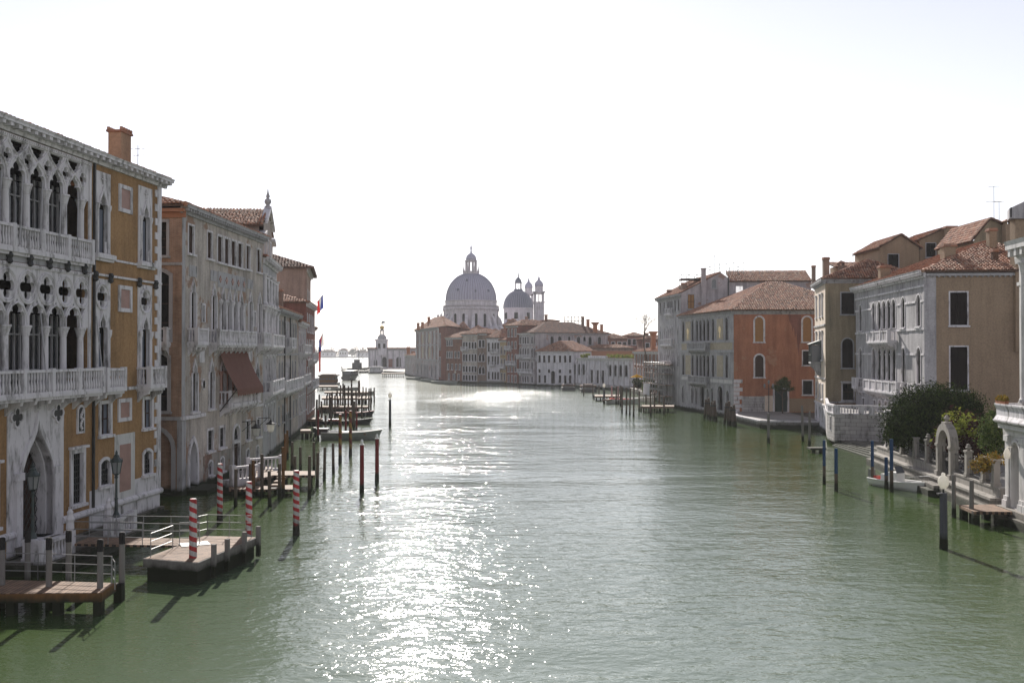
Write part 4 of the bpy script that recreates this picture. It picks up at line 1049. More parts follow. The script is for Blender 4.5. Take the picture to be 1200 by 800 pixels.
# ================================================================ RIGHT BANK, near
def white_loggia():
    b = Bld('loggia_palace', 'white stone palace front with pilasters, arch and projecting terrace at the right edge', 'palace', (29.5, 50))
    A = (29.3, 59.1); B = (27.35, 35.0)
    fc = b.face(A, B, .9, 5.8, 'stone_clean', back=-.5); F = fc.F; L = F.L
    up = b.face(F.P(.1, 0, -.75)[:2], F.P(L, 0, -.75)[:2], 5.8, 16.0, 'stone_clean', back=-.5, name='upper_wall'); U = up.F
    for k in range(5):
        c = 1.45 + k * 3.1; w = 1.1 if k == 0 else 1.7
        win(fc, c, w, .95, 4.75, 'round', .16, 'dark_inside', False, .9, .1, 'stone_clean', (0, 0), name='arch')
        win(up, c + .9, w, 7.0, 13.4, 'round', .16, 'dark_inside', False, .5, .1, 'stone_clean', (2, 3))
        for e in (-1, 1):
            s_ = c + e * (w / 2 + .52)
            if s_ < .4: s_ = .42
            mb = MB(); F.box(mb, s_ - .24, s_ + .24, 1.55, 5.1, 0, .14); F.box(mb, s_ - .3, s_ + .3, .9, 1.3, 0, .32); F.box(mb, s_ - .27, s_ + .27, 1.3, 1.55, 0, .24)
            F.box(mb, s_ - .3, s_ + .3, 4.75, 5.1, .14, .22); b.part('pilaster', mb, 'stone_clean')
            column(b, U, s_ + .75, 7.1, 15.2, .2, .2, 'stone_clean', .7, 12)
            mb = MB(); U.box(mb, s_ + .45, s_ + 1.05, 6.0, 7.1, .0, .46); b.part('column_plinth', mb, 'stone_clean')
    cornice(b, F, -.15, L, 5.1, 5.75, .4, 0, 'stone_clean'); cornice(b, U, -.1, L, 15.2, 16.5, .75, .8, 'stone_clean', mw=.3)
    # projecting terrace
    mb = MB()
    F.extr(mb, [(-1.0, 5.8), (.5, 5.8), (.62, 5.92), (.62, 6.0), (-1.0, 6.0)], -.35, L); F.extr(mb, [(.3, 6.0), (.56, 6.0), (.42, 6.25), (.42, 6.6), (.54, 6.85), (.54, 6.95), (.3, 6.95)], -.35, L)
    F.box(mb, -.33, -.1, 6.0, 6.94, -.95, .3); o = b.part('terrace', mb, 'stone')
    mb = MB(); F.box(mb, -.2, 1.2, 6.95, 7.12, .32, .52); mb.build('planter', 'terracotta', o)
    mb = MB()
    for i in range(260):
        s_, d, z = rnd.uniform(-.2, 1.2), rnd.uniform(.3, .55), 7.12 + abs(rnd.gauss(0, .1)); x, y, _ = F.P(s_, 0, d); a = rnd.uniform(0, 6.3); q = .06
        mb.add([(x - q * math.cos(a), y - q * math.sin(a), z), (x + q * math.cos(a), y + q * math.sin(a), z), (x + .02, y, z + .13)], [(0, 1, 2)])
    mb.build('planter_leaves', 'leaf_orange', o)
    band(b, U, -.05, L, 13.9, 14.1, .12, 'stone_clean')
    mb = MB(); F.box(mb, -.35, L, -1, .55, .0, .75); F.box(mb, -.35, L, .55, .9, .0, .5); b.part('water_steps', mb, 'quay_stone')
    mb = MB(); x, y, _ = F.P(1.0, 0, .35); mb.tube(F.P(1.0, 4.45, .05), (x, y, 4.45), .03, None, 5); mb.lathe([(.04, 3.75), (.17, 3.8), (.2, 4.1), (.12, 4.3), (.03, 4.4)], (x, y, 0), 8); b.part('wall_lantern', mb, 'lamp_glass')
    shell(b, [B, (45, 34), (46, 58), A], 0, 5.9, 'palazzo_grey'); shell(b, [(30, 35), (45, 34), (46, 58), U.P(0, 0, -.05)[:2]], 5.9, 15.9, 'palazzo_grey'); roof_plane(b, [U.P(-.1, 16.5, .7), U.P(L, 16.5, .7), U.P(L, 18.5, -8), U.P(-.1, 18.5, -8)], tile=False)
    b.done()
white_loggia()

def arcade_palace():
    b = Bld('arcade_palace', 'tan sided palace with a grey arched front and stone balcony behind the garden', 'palace', (40, 106))
    A = (41.1, 119); B = (38.77, 93.5)
    fc = b.face(A, B, .5, 17.1, 'palazzo_grey', name='front_wall'); F = fc.F; L = F.L
    xs = [2.2, 7.9, 10.2, 12.0, 13.8, 15.6, 18.9, 23.8]
    for z0, z1 in ((12.45, 15.45), (6.95, 10.4)):
        for s_ in xs: win(fc, s_, 1.15 if s_ in (2.2, 18.9, 23.8, 7.9) else 1.38, z0, z1, 'round', .13, 'dark_inside', s_ in (2.2, 18.9, 23.8, 7.9), .26, .05, 'stone', (0, 0))
        for s_ in (11.1, 12.9, 14.7): column(b, F, s_, z0, z1 - .6, .09, .04, 'stone', .3, 8)
        mb = MB()
        for a, c in ((.0, 1.5), (2.9, 7.2), (16.8, 18.2), (19.6, 23.1), (24.5, L)): F.box(mb, a, c, z1 - .75, z1 - .55, 0, .09)
        b.part('impost_band', mb, 'stone')
    band(b, F, 0, L, 16.1, 16.3, .12); band(b, F, 0, 8.4, 12.05, 12.25, .1); band(b, F, 16.9, L, 12.05, 12.25, .1); band(b, F, 0, L, 6.45, 6.62, .1); band(b, F, 0, L, 5.3, 5.5, .12)
    cornice(b, F, -.3, L + .35, 16.95, 17.65, .65, .5, 'stone')
    balcony(b, F, 8.6, 16.8, 11.1, 1.0, 1.1, True, 'stone', True, .3, square=True)
    balcony(b, F, 7.0, 19.8, 5.85, 1.0, 1.1, True, 'stone', True, .3, square=True)
    balcony(b, F, 1.2, 3.2, 5.85, .8, 1.1, True, 'stone', True, .3, square=True); balcony(b, F, 22.8, 24.9, 5.85, .8, 1.1, True, 'stone', True, .3, square=True)
    for s_ in (10.6, 12.9, 15.4): win(fc, s_, 1.5, 1.9, 4.75, 'round', .22, 'brick', False, .6, .1, 'stone', (0, 0), name='arch')
    for s_ in (3.4, 8.2): win(fc, s_, .9, 2.9, 4.6, 'rect', .14, 'dark_inside', True, .3, .05, 'stone', (2, 2))
    sd = b.face(B, (56, 92.2), .5, 17.2, 'tan', name='side_wall'); S = sd.F
    for z0, z1 in ((12.5, 15.55), (6.45, 10.45)):
        for c in (3.1, 10.6): win(sd, c, 1.55, z0, z1, 'rect', .13, 'shutter', True, .2, .03, 'stone', (2, 4), 'shutter')
    mb = MB(); S.box(mb, -.05, 1.05, .5, 17.1, -.3, .025); b.part('corner_strip', mb, 'palazzo_grey')
    mb = MB(); S.box(mb, -.3, S.L, 17.1, 17.35, 0, .3)
    for i in range(34): S.box(mb, .2 + i * .5, .34 + i * .5, 16.98, 17.1, .0, .22)
    b.part('eaves', mb, 'stone_grey')
    c = [A, B, (56, 92.2), (57.5, 118)]
    shell(b, [c[2], c[3], A], .5, 17.2, 'tan')
    r0, r1 = hip(b, c, 17.55, 0, 3.5, .45, .29, .33, .42, 'roof_tile', (1, 1, 0, 0))
    chimney(b, 42.6, 97.2, 18.3, 20.2, 1.1, 1.0, 'tan', 'flat'); chimney(b, 41.9, 112, 17.9, 19.4, 1.1, .8, 'tan', 'flat'); chimney(b, 46.1, 95, 18.6, 19.5, .5, .5, 'roof_bed', 'flat'); chimney(b, 47.5, 98.5, 20.3, 21.9, .75, .7, 'tan', 'flat')
    b.done()
arcade_palace()

def corner_house():
    b = Bld('corner_house', 'olive tan house with a sunlit cream canal front and a glazed bay on brackets', 'house', (40, 128))
    A = (40.7, 133.8); B = (38.4, 122)
    fc = b.face(A, B, .3, 18.5, 'cream', name='front_wall'); F = fc.F; L = F.L
    for s_ in (2.2, 6.2, 9.0):
        for z0, z1 in ((14.5, 17.1), (9.0, 12.4), (4.1, 5.9), (1.5, 3.0)): win(fc, s_, .95, z0, z1, 'rect', .14, 'shutter', True, .25, .08, 'stone', (2, 3), hood=z1 > 12)
    sd = b.face(B, (50, 121.0), .3, 18.5, 'olive_tan', name='side_wall'); S = sd.F
    win(sd, 2.7, 1.55, 14.6, 17.2, 'rect', .14, 'shutter', True, .2, .05, 'stone_grey', (2, 4), 'shutter'); win(sd, 2.65, 1.3, 8.05, 11.6, 'round', .16, 'shutter', True, .25, .05, 'stone_grey', (2, 4), 'shutter')
    win(sd, 2.7, 1.3, 4.1, 6.1, 'rect', .16, 'dark_inside', True, .2, .06, 'stone', (2, 2), hood=True)
    band(b, S, 0, S.L, 3.75, 3.9, .08, 'stone'); mb = MB(); S.box(mb, .3, 5, 3.2, 3.75, 0, .03); b.part('brick_band', mb, 'brick')
    band(b, F, 0, L, 13.2, 13.4, .15, 'stone_grey'); band(b, F, 0, L, 6.6, 6.75, .1, 'stone'); band(b, F, 0, L, 3.3, 3.5, .14, 'stone')
    panel(b, F, 0, L, .3, 3.3, [shape('rect', c - .49, c + .49, 1.46, 3.04) for c in (2.2, 6.2, 9.0)], .03, 0, 'stone', 'stone_base'); mb = MB(); F.box(mb, -.1, L + .1, -1, .3, -.3, .35); b.part('plinth', mb, 'quay_stone')
    cornice(b, F, -.3, L + .4, 18.3, 19.0, .55, .5, 'stone_grey'); cornice(b, S, -.3, S.L, 18.35, 18.95, .4, .5, 'stone_grey')
    # glazed bay
    mb = MB(); s0, s1, d = 4.4, 7.4, 1.25
    F.box(mb, s0, s1, 8.5, 8.7, 0, d)
    for e in (s0 + .35, s1 - .35): F.extr(mb, [(0, 8.5), (d - .1, 8.5), (d - .15, 8.2), (.45, 7.5), (.3, 7.0), (0, 6.9)], e - .22, e + .22)
    o = b.part('glazed_bay', mb, 'stone_grey')
    mb = MB(); F.box(mb, s0 + .14, s1 - .14, 8.72, 10.85, .02, d - .12); mb.build('pane', 'glass_pale', o)
    mb = MB()
    for s_ in (s0 + .05, s0 + 1.0, s0 + 2.0, s1 - .05): F.box(mb, s_ - .06, s_ + .06, 8.7, 10.95, d - .12, d)
    for e in (s0 + .06, s1 - .06): F.box(mb, e - .06, e + .06, 8.7, 10.95, 0, .1)
    for z in (9.6, 10.9): F.box(mb, s0, s1, z - .05, z + .06, d - .11, d - .01)
    F.extr(mb, [(0, 11.5), (d + .2, 10.98), (d + .2, 10.9), (0, 10.9)], s0 - .2, s1 + .2); mb.build('bay_frame', 'lamp_iron', o)
    c = [A, B, (50, 121), (52, 133)]; shell(b, [c[2], c[3], A], .3, 18.5, 'olive_tan')
    hip(b, c, 18.95, 0, 2.6, .45, .3, .3, .4, 'roof_tile', (1, 1, 0, 0))
    chimney(b, 39.6, 125.5, 19.0, 21.6, .7, .7, 'brown_wall', 'flat'); chimney(b, 42, 127, 19.5, 21.0, .8, .8, 'brown_wall', 'hat')
    mb = MB(); mb.obox((43.2, 128.5), 3.4, 2.6, 19.4, 20.9); o = b.part('roof_loft', mb, 'tan')
    roof_plane(b, [(41.2, 126.8, 20.8), (45.2, 126.8, 20.8), (45.2, 130.2, 21.6), (41.2, 130.2, 21.6)], .3, .4, parent=o)
    b.done()
corner_house()

# gabled houses behind
def gable_house(name, label, u0, u1, vpk, ve, upk, Y, zbase, mat, wins=(), depth=9, group=None):
    x0, _, ze = at(u0, ve, Y); x1, _, _ = at(u1, ve, Y); xp, _, zp = at(upk, vpk, Y)
    b = Bld(name, label, 'house', ((x0 + x1) / 2, Y), group)
    fc = b.face((x0, Y), (x1, Y), zbase, zp, mat, [(0, zbase), (x1 - x0, zbase), (x1 - x0, ze), (xp - x0, zp), (0, ze)]); F = fc.F
    for u, w, v0, v1 in wins:
        s_, z1 = F.hit(u, v0); _, z0 = F.hit(u, v1); s1, _ = F.hit(u + w, v0); win(fc, s_, s1 - s_, z0, z1, 'rect', .1, 'dark_inside', True, .25, .04, 'stone_grey', (2, 3), 'shutter')
    shell(b, [(x1, Y), (x1, Y + depth), (x0, Y + depth), (x0, Y)], zbase, ze, mat)
    roof_plane(b, [(x0 - .35, Y + depth, ze - .1), (x0 - .35, Y - .3, ze - .1), (xp, Y - .3, zp + .12), (xp, Y + depth, zp + .12)], .3, .4)
    roof_plane(b, [(x1 + .35, Y - .3, ze - .1), (x1 + .35, Y + depth, ze - .1), (xp, Y + depth, zp + .12), (xp, Y - .3, zp + .12)], .3, .4)
    return b, F
b, F = gable_house('gabled_house', 'tan gabled house with one dark shutter just behind the arcade palace roof', 1031, 1077, 276, 290, 1056, 124, 10, 'tan', [(1047, 12, 298, 317)]); b.done()
b, F = gable_house('gabled_house', 'tan gabled house with a broad brick chimney, right of the other gable', 1077.5, 1134, 268, 281, 1107, 125, 10, 'tan', [(1091, 11, 285, 301), (1122, 8, 285, 291)])
chimney(b, *at(1114, 270, 123.9)[:2], 19.5, at(1114, 268, 124)[2], 1.3, .9, 'tan', 'flat'); b.done()
b, F = gable_house('gabled_house', 'small pale gabled house on the skyline beside the roof aerials', 1141, 1215, 257, 282, 1160, 108, 12, 'olive_tan')
x, y, z = at(1181, 263, 107); chimney(b, x, y, z - 2.4, z, .8, .8, 'tan', 'hat')
for u, v0, h in ((1165, 256, .9), (1171, 258, .45)):
    x, y, z = at(u, v0, 109); x2, y2, z2 = at(u, 218 if u < 1170 else 236, 109); antenna(b, x, y, z - .3, z2 - z + .3, ((.98, 1.2), (.55, 1.8)) if u < 1170 else ((.97, 1.2),))
b.done()
mb = MB(); x0, _, z0 = at(1183, 256, 92); x1, _, z1 = at(1230, 238, 92)
mb.hexa([(x0, 92, z0), (x1, 92, z0), (x1, 93.6, z0), (x0 + .6, 93.6, z0), (x0, 92, z1 - .5), (x1, 92, z1 + 1.2), (x1, 93.6, z1 + 1.2), (x0 + .6, 93.6, z1 - .5)])
b = Bld('roof_terrace', 'grey clad roof terrace box at the upper right edge', 'terrace', (x0 + 2, 94)); o = b.part('cladding', mb, 'palazzo_grey')
mb = MB(); mb.box(x0 + .8, x1, 92.5, 93.5, 10, z0); b.part('wall', mb, 'tan')
for i in range(5): mb = MB(); mb.box(x0 + .1 + i * 1.3, x0 + .2 + i * 1.3, 91.95, 91.99, z0 + .1, z1 - .4 + i * .4); b.part('batten', mb, 'shutter')
b.done()

# ---- garden: retaining wall, terrace wall, fence, gate, plants
GF = Fac((32.3, 88.0), (29.62, 60.2))           # fence line, far to near
def garden():
    land('garden_soil', [(32.5, 88.2), (29.8, 60.1), (46, 59.5), (46, 92.4), (38.9, 93), (39.2, 103)], 1.25, 'paving')
    r = thing('quay_wall', 'stone quay wall with weedy foot carrying the garden fence', 'wall', GF.P(14, 0, .6))
    mb = MB(); GF.box(mb, 0, GF.L, -1, 1.0, -.3, .62); GF.box(mb, 0, GF.L, -1, .62, .62, 1.0); mb.build('wall', 'quay_stone', r)
    mb = MB(); GF.box(mb, 0, GF.L, 1.0, 1.16, -.3, .72); mb.build('coping', 'stone_aged', r)
    def su(u):                                   # fence abscissa seen at u
        return GF.hit(u, 550)[0]
    r = thing('garden_fence', 'iron garden fence between pale stone pillars along the quay', 'fence', GF.P(14, 1.2, 0))
    mb = MB(); g0, g1 = su(1102), su(1117)
    for a, c in ((0, g0 - .2), (g1 + .2, GF.L)): GF.box(mb, a, c, 1.16, 1.62, -.22, .1); GF.box(mb, a, c, 1.62, 1.74, -.27, .15)
    mb.build('parapet', 'stone_aged', r)
    us = [1043, 1057.5, 1072.5, 1087, 1134, 1153, 1166]
    for u in us:
        mb = MB(); s_ = su(u); x, y, _ = GF.P(s_, 0, -.06); h = 3.35 if u in (1087, 1134) else 3.25
        GF.box(mb, s_ - .19, s_ + .19, 1.74, h, -.25, .13); GF.box(mb, s_ - .25, s_ + .25, h, h + .12, -.31, .19); GF.box(mb, s_ - .24, s_ + .24, 1.74, 1.95, -.3, .18)
        if u in (1087, 1134): mb.lathe([(.08, h + .12), (.18, h + .22), (.2, h + .34), (.11, h + .4), (.14, h + .48), (.04, h + .56)], (x, y, 0), 8)
        mb.build('pillar', 'stone_aged', r)
    ends = sorted(su(u) for u in us); ends = [e for e in ends]
    pairs = [(a, c) for a, c in zip(ends, ends[1:]) if not (a < g0 < c)] + [(su(1087), g0), (g1, su(1134))]
    for a, c in pairs:
        mb = MB()
        for z in (1.95, 2.95): mb.tube(GF.P(a, z, -.06), GF.P(c, z, -.06), .03, None, 5)
        n = max(2, int(abs(c - a) / .16))
        for i in range(1, n): x, y, _ = GF.P(a + (c - a) * i / n, 0, -.06); mb.tube((x, y, 1.74), (x, y, 3.1), .017, .008, 4)
        mb.build('railing', 'iron', r)
    s_ = su(1063); mb = MB(); GF.box(mb, s_ - .28, s_ + .28, 2.35, 2.8, .0, .03); o = mb.build('sign', 'white_paint', None, base=GF.P(s_, 2.35, .0)); tag(o, 'small blank white sign hung on the garden fence', 'sign')
    # gate arch
    r = thing('garden_gate', 'weathered stone arched garden gate topped by an urn', 'gate', GF.P((g0 + g1) / 2, 1.0, 0))
    mb = MB(); w = g1 - g0; c = (g0 + g1) / 2
    zs = 3.45; ro, ri = w / 2 + .26, w / 2 - .24
    for e in (-1, 1):
        p = c + e * w / 2; GF.box(mb, p - .27, p + .27, .6, 1.5, -.4, .34); GF.box(mb, p - .2, p + .2, 1.5, 3.28, -.3, .24); GF.box(mb, p - .27, p + .27, 3.28, 3.45, -.37, .31)
    n = 16; outer = [(c + ro * math.cos(PI * i / n), zs + ro * .95 * math.sin(PI * i / n)) for i in range(n + 1)]; inn = [(c + ri * math.cos(PI * i / n), zs + ri * .95 * math.sin(PI * i / n)) for i in range(n + 1)]
    GF.prism(mb, outer + inn[::-1], -.3, .24); mb.build('arch', 'stone_aged', r)
    zt = zs + ro * .95; mb = MB(); x, y, _ = GF.P(c, 0, -.03); GF.box(mb, c - .35, c + .35, zt - .08, zt + .1, -.28, .22)
    mb.lathe([(.12, zt + .1), (.08, zt + .17), (.2, zt + .3), (.22, zt + .4), (.1, zt + .44), (.13, zt + .5), (.03, zt + .6)], (x, y, 0), 10); mb.build('urn', 'stone_aged', r)
    mb = MB()
    for i in range(13): s_ = c - ri + 2 * ri * i / 12; x, y, _ = GF.P(s_, 0, -.1); mb.tube((x, y, 1.2), (x, y, 3.3 if i in (0, 12) else 2.9), .02, None, 4)
    for z in (1.5, 2.85): mb.tube(GF.P(c - ri, z, -.1), GF.P(c + ri, z, -.1), .03, None, 5)
    mb.build('iron_gate', 'iron', r)
    mb = MB(); GF.box(mb, c - 1.4, c + 1.4, -1, .45, .6, 1.7); GF.box(mb, c - 1.3, c + 1.3, .45, .75, .6, 1.3); o = mb.build('water_steps', 'quay_stone', None, base=GF.P(c, 0, 1)); tag(o, 'worn stone steps down to the water below the arched gate', 'steps')
    # terrace wall in front of the arcade palace
    b = Bld('terrace_wall', 'blocky white stone terrace wall with balustrade before the arcade palace', 'wall', (36.5, 106))
    pts = [(38.3, 121.7), (34.66, 109.6), (34.3, 106.0), (37.6, 105.0), (39.3, 103.6)]
    for k, (p, q) in enumerate(zip(pts, pts[1:])):
        fc = b.face(p, q, .4, 3.35, 'stone_block'); F = fc.F; L = F.L
        if k == 1: win(fc, L / 2, .7, 1.5, 3.0, 'rect', .12, 'dark_inside', False, .3, .03, 'stone', (0, 0))
        mb = MB(); F.box(mb, -.1, L + .1, 3.35, 3.5, -.35, .1); F.box(mb, 0, L, 4.15, 4.35, -.26, .06)
        n = int(L / .3)
        for i in range(n):
            if i % 8 in (0, 1): F.box(mb, i * .3, i * .3 + .31, 3.5, 4.15, -.22, .02)
            else: x, y, _ = F.P((i + .5) * .3, 0, -.1); mb.lathe([(.05, 3.5), (.1, 3.7), (.045, 3.98), (.07, 4.15)], (x, y, 0), 6)
        b.part('balustrade', mb, 'stone')
    mb = MB(); mb.prism([(38.3, 121.5), (34.9, 109.6), (34.6, 106.3), (37.6, 105.3), (39.3, 104), (41, 119)], 3.3, 3.42); b.part('terrace_floor', mb, 'paving'); b.done()
    # stone pier at the far end of the fence
    b = Bld('gate_pier', 'white block stone pier with a narrow slit beside the blue tipped poles', 'pier', (33.6, 89))
    p = [(33.9, 90.6), (33.2, 88.6), (34.5, 88.2), (35.2, 90.2)]
    for k in range(4):
        fc = b.face(p[k], p[(k + 1) % 4], .3, 4.4, 'stone_block')
        if k == 1: win(fc, fc.F.L * .55, .4, 1.6, 3.4, 'rect', .08, 'dark_inside', False, .3, .03, 'stone', (0, 0))
    mb = MB(); mb.prism([(x + (x - 34.2) * .1, y + (y - 89.4) * .1) for x, y in p], 4.4, 4.75); b.part('pier_cap', mb, 'stone')
    mb = MB(); mb.prism([(35.2, 90.2), (34.5, 88.2), (38.6, 92.0), (38.8, 93.5)][::1], .3, 3.9); b.part('return_wall', mb, 'stone_block'); b.done()
    # sloping boat steps in the recess
    r = thing('boat_steps', 'low weedy stone steps sloping into the water below the terrace wall', 'steps', (35, 100))
    for k in range(5):
        mb = MB(); o = .55 * k
        q = [(34.3 - .3 + o * .35, 105.9), (33.6 - .2 + o * .9, 91), (36.6, 92), (39.0, 103.4), (37.5, 104.7), (34.6, 105.7)]
        mb.prism([(x, y) for x, y in q], -1 if k == 0 else .1 * k - .1, .12 * (k + 1)); mb.build('step', 'quay_stone', r)
garden()

def foliage(mb, blobs, n, size, m=0, shell_=.55):
    """leaf faces in the outer part of each blob (centre, radii), in small clumps"""
    vol = [b[1][0] * b[1][1] * b[1][2] for b in blobs]; tot = sum(vol)
    for (c, rr), v in zip(blobs, vol):
        k = int(n * v / tot)
        cl = []
        for i in range(max(4, k // 26)):
            d = Vector((rnd.gauss(0, 1), rnd.gauss(0, 1), rnd.gauss(0, 1))).normalized(); q = rnd.uniform(shell_, 1.06)
            cl.append((Vector((c[0] + d.x * rr[0] * q, c[1] + d.y * rr[1] * q, c[2] + d.z * rr[2] * q)), d))
        for i in range(k):
            p, d = cl[i % len(cl)]; s_ = size * rnd.uniform(.6, 1.35); w = min(rr) * .17 + size * .6
            p = p + Vector((rnd.gauss(0, w), rnd.gauss(0, w), rnd.gauss(0, w * .8)))
            nn = (d + Vector((rnd.gauss(0, .7), rnd.gauss(0, .7), rnd.gauss(.3, .6)))).normalized()
            a = nn.orthogonal().normalized(); bb = nn.cross(a); t = rnd.uniform(0, 6.28); a, bb = a * math.cos(t) + bb * math.sin(t), bb * math.cos(t) - a * math.sin(t)
            mb.add([p - a * s_, p - bb * s_ * .45, p + a * s_, p + bb * s_ * .45], [(0, 1, 2, 3)], m)
def trunk(mb, base, top, r, limbs=5, spread=1.0, m=0):
    base, top = Vector(base), Vector(top); mb.tube(base, top, r, r * .6, 8, m)
    for i in range(limbs):
        a = 2 * PI * i / limbs + rnd.uniform(-.3, .3); k = rnd.uniform(.5, .95); p = base.lerp(top, k)
        q = p + Vector((math.cos(a) * spread, math.sin(a) * spread, spread * rnd.uniform(.5, 1.0))); mb.tube(p, q, r * .45, r * .18, 6, m)
        for j in range(2): mb.tube(q.lerp(p, .3 * j), q + Vector((rnd.gauss(0, .4), rnd.gauss(0, .4), rnd.uniform(.2, .6))) * spread, r * .18, r * .06, 5, m)
def plant(name, label, cat, base, blobs, n, size, leaf, tr=None, group=None):
    r = thing(name, label, cat, base, group)
    mb = MB(); foliage(mb, blobs, n, size); mb.build('crown', leaf, r)
    mb = MB()
    for t in (tr or [((base[0], base[1], base[2] - .3), (base[0], base[1], blobs[0][0][2]), .12, 4, .5)]): trunk(mb, *t)
    mb.build('trunk', 'bark', r); return r
def P3(u, v, Y): return at(u, v, Y)
blobs = [(P3(1068, 490, 80), (2.3, 2.4, 1.5)), (P3(1088, 476, 81), (2.5, 2.4, 1.7)), (P3(1112, 477, 82), (2.5, 2.4, 1.7)), (P3(1054, 505, 79), (1.3, 1.8, 1.1)), (P3(1130, 492, 81), (1.9, 2, 1.8)), (P3(1078, 508, 79.5), (2.7, 2.2, 1.3)), (P3(1104, 508, 80), (2.7, 2.2, 1.6)), (P3(1144, 508, 79), (1.5, 1.8, 1.7))]
plant('yew_tree', 'broad dark evergreen spreading over the fence left of the stone gate', 'tree', (34.6, 82, 1.25), blobs, 52000, .105, 'leaf_dark', [((34.2, 82, 1.0), (34.2, 82, 3.6), .2, 6, 1.6), ((36.4, 82.4, 1.0), (36.4, 82.4, 4.0), .18, 6, 1.6)])
blobs = [(P3(1122, 492, 71), (.9, .9, 1.0)), (P3(1100, 510, 72.5), (.8, .8, .55)), (P3(1135, 500, 70), (.7, .8, .8)), (P3(1118, 508, 71), (1.0, .9, .5))]
plant('shrub', 'yellow green leafy shrub showing above and behind the stone gate', 'shrub', (31.9, 71.5, 1.25), blobs, 520, .14, 'leaf_lime', [((31.9, 71.5, 1), (31.9, 71.3, 4.0), .06, 6, .7), ((32.6, 70.6, 1), (32.7, 70.5, 4.0), .05, 5, .6)])
blobs = [(P3(1128, 500, 72), (1.3, 1.2, 1.3)), (P3(1112, 525, 73), (1.3, 1.0, 1.5)), (P3(1142, 528, 70), (1.0, 1.0, 1.2))]
plant('plum_tree', 'dark purple leaved small tree behind the garden railings', 'tree', (33, 72.5, 1.25), blobs, 3800, .12, 'leaf_plum')
blobs = [(P3(1166, 500, 65), (.78, .8, 1.2)), (P3(1163, 515, 65), (.75, .8, 1.0)), (P3(1172, 488, 65.5), (.55, .7, .7))]
plant('laurel', 'upright olive green laurel bush beside the white palace arch', 'shrub', (31.6, 65, 1.25), blobs, 4200, .09, 'leaf_mid')
blobs = [(P3(1158, 543, 62.3), (.85, .7, .5)), (P3(1147, 547, 63), (.6, .6, .38)), (P3(1168, 540, 61.5), (.55, .6, .45))]
plant('creeper', 'orange and green creeper spilling over the fence near the landing', 'plant', (30.1, 62.3, 1.25), blobs, 1500, .085, 'leaf_orange', [((30.2, 62.3, 1.2), (30.1, 62.4, 3.0), .05, 5, .5)])

# ---- campiello: quay, lamp, tree
land('quay', [(33.4, 149.9), (31.6, 141), (32.3, 129.8), (40.6, 128.4), (41, 149.9)], 1.0, 'paving')
mb = MB()
for p, q in (((31.6, 141), (32.3, 129.8)), ((32.3, 129.8), (40.6, 128.4)), ((33.4, 149.9), (31.6, 141))): Fac(p, q).box(mb, -.0, math.dist(p, q), .86, 1.06, -.45, .06)
o = mb.build('quay_edge', 'stone'); o['kind'] = 'structure'
x, y, _ = at(901, 470, 141)
r = thing('street_lamp', 'slim iron triple lamp post on the small quay before the red wall', 'lamp', (x, y, 1))
mb = MB(); mb.lathe([(.22, 1), (.2, 1.2), (.1, 1.5), (.07, 1.8), (.055, 4.7), (.03, 5.5)], (x, y, 0), 8); mb.path([(x - .6, y, 4.9), (x - .3, y, 4.75), (x + .3, y, 4.75), (x + .6, y, 4.9)], .03, 5); mb.build('post', 'iron', r)
for dx, z in ((-.6, 4.9), (.6, 4.9), (0, 5.4)): mb = MB(); mb.lathe([(.08, z), (.16, z + .35), (.18, z + .38), (.02, z + .62)], (x + dx, y, 0), 6); mb.build('lantern', 'lamp_glass_dark', r)
x, y, _ = at(917, 480, 146)
blobs = [((x, y, 5.3), (1.0, .9, .55)), ((x - .75, y, 4.85), (.75, .7, .42)), ((x + .9, y, 4.75), (.75, .7, .45)), ((x + .35, y, 5.85), (.6, .6, .4)), ((x - .2, y, 4.6), (.9, .7, .4))]
plant('small_tree', 'small spreading green tree in front of the dark door of the red house', 'tree', (x, y, 1), blobs, 2600, .12, 'leaf_mid', [((x, y, .9), (x, y, 4.6), .09, 6, .8)])

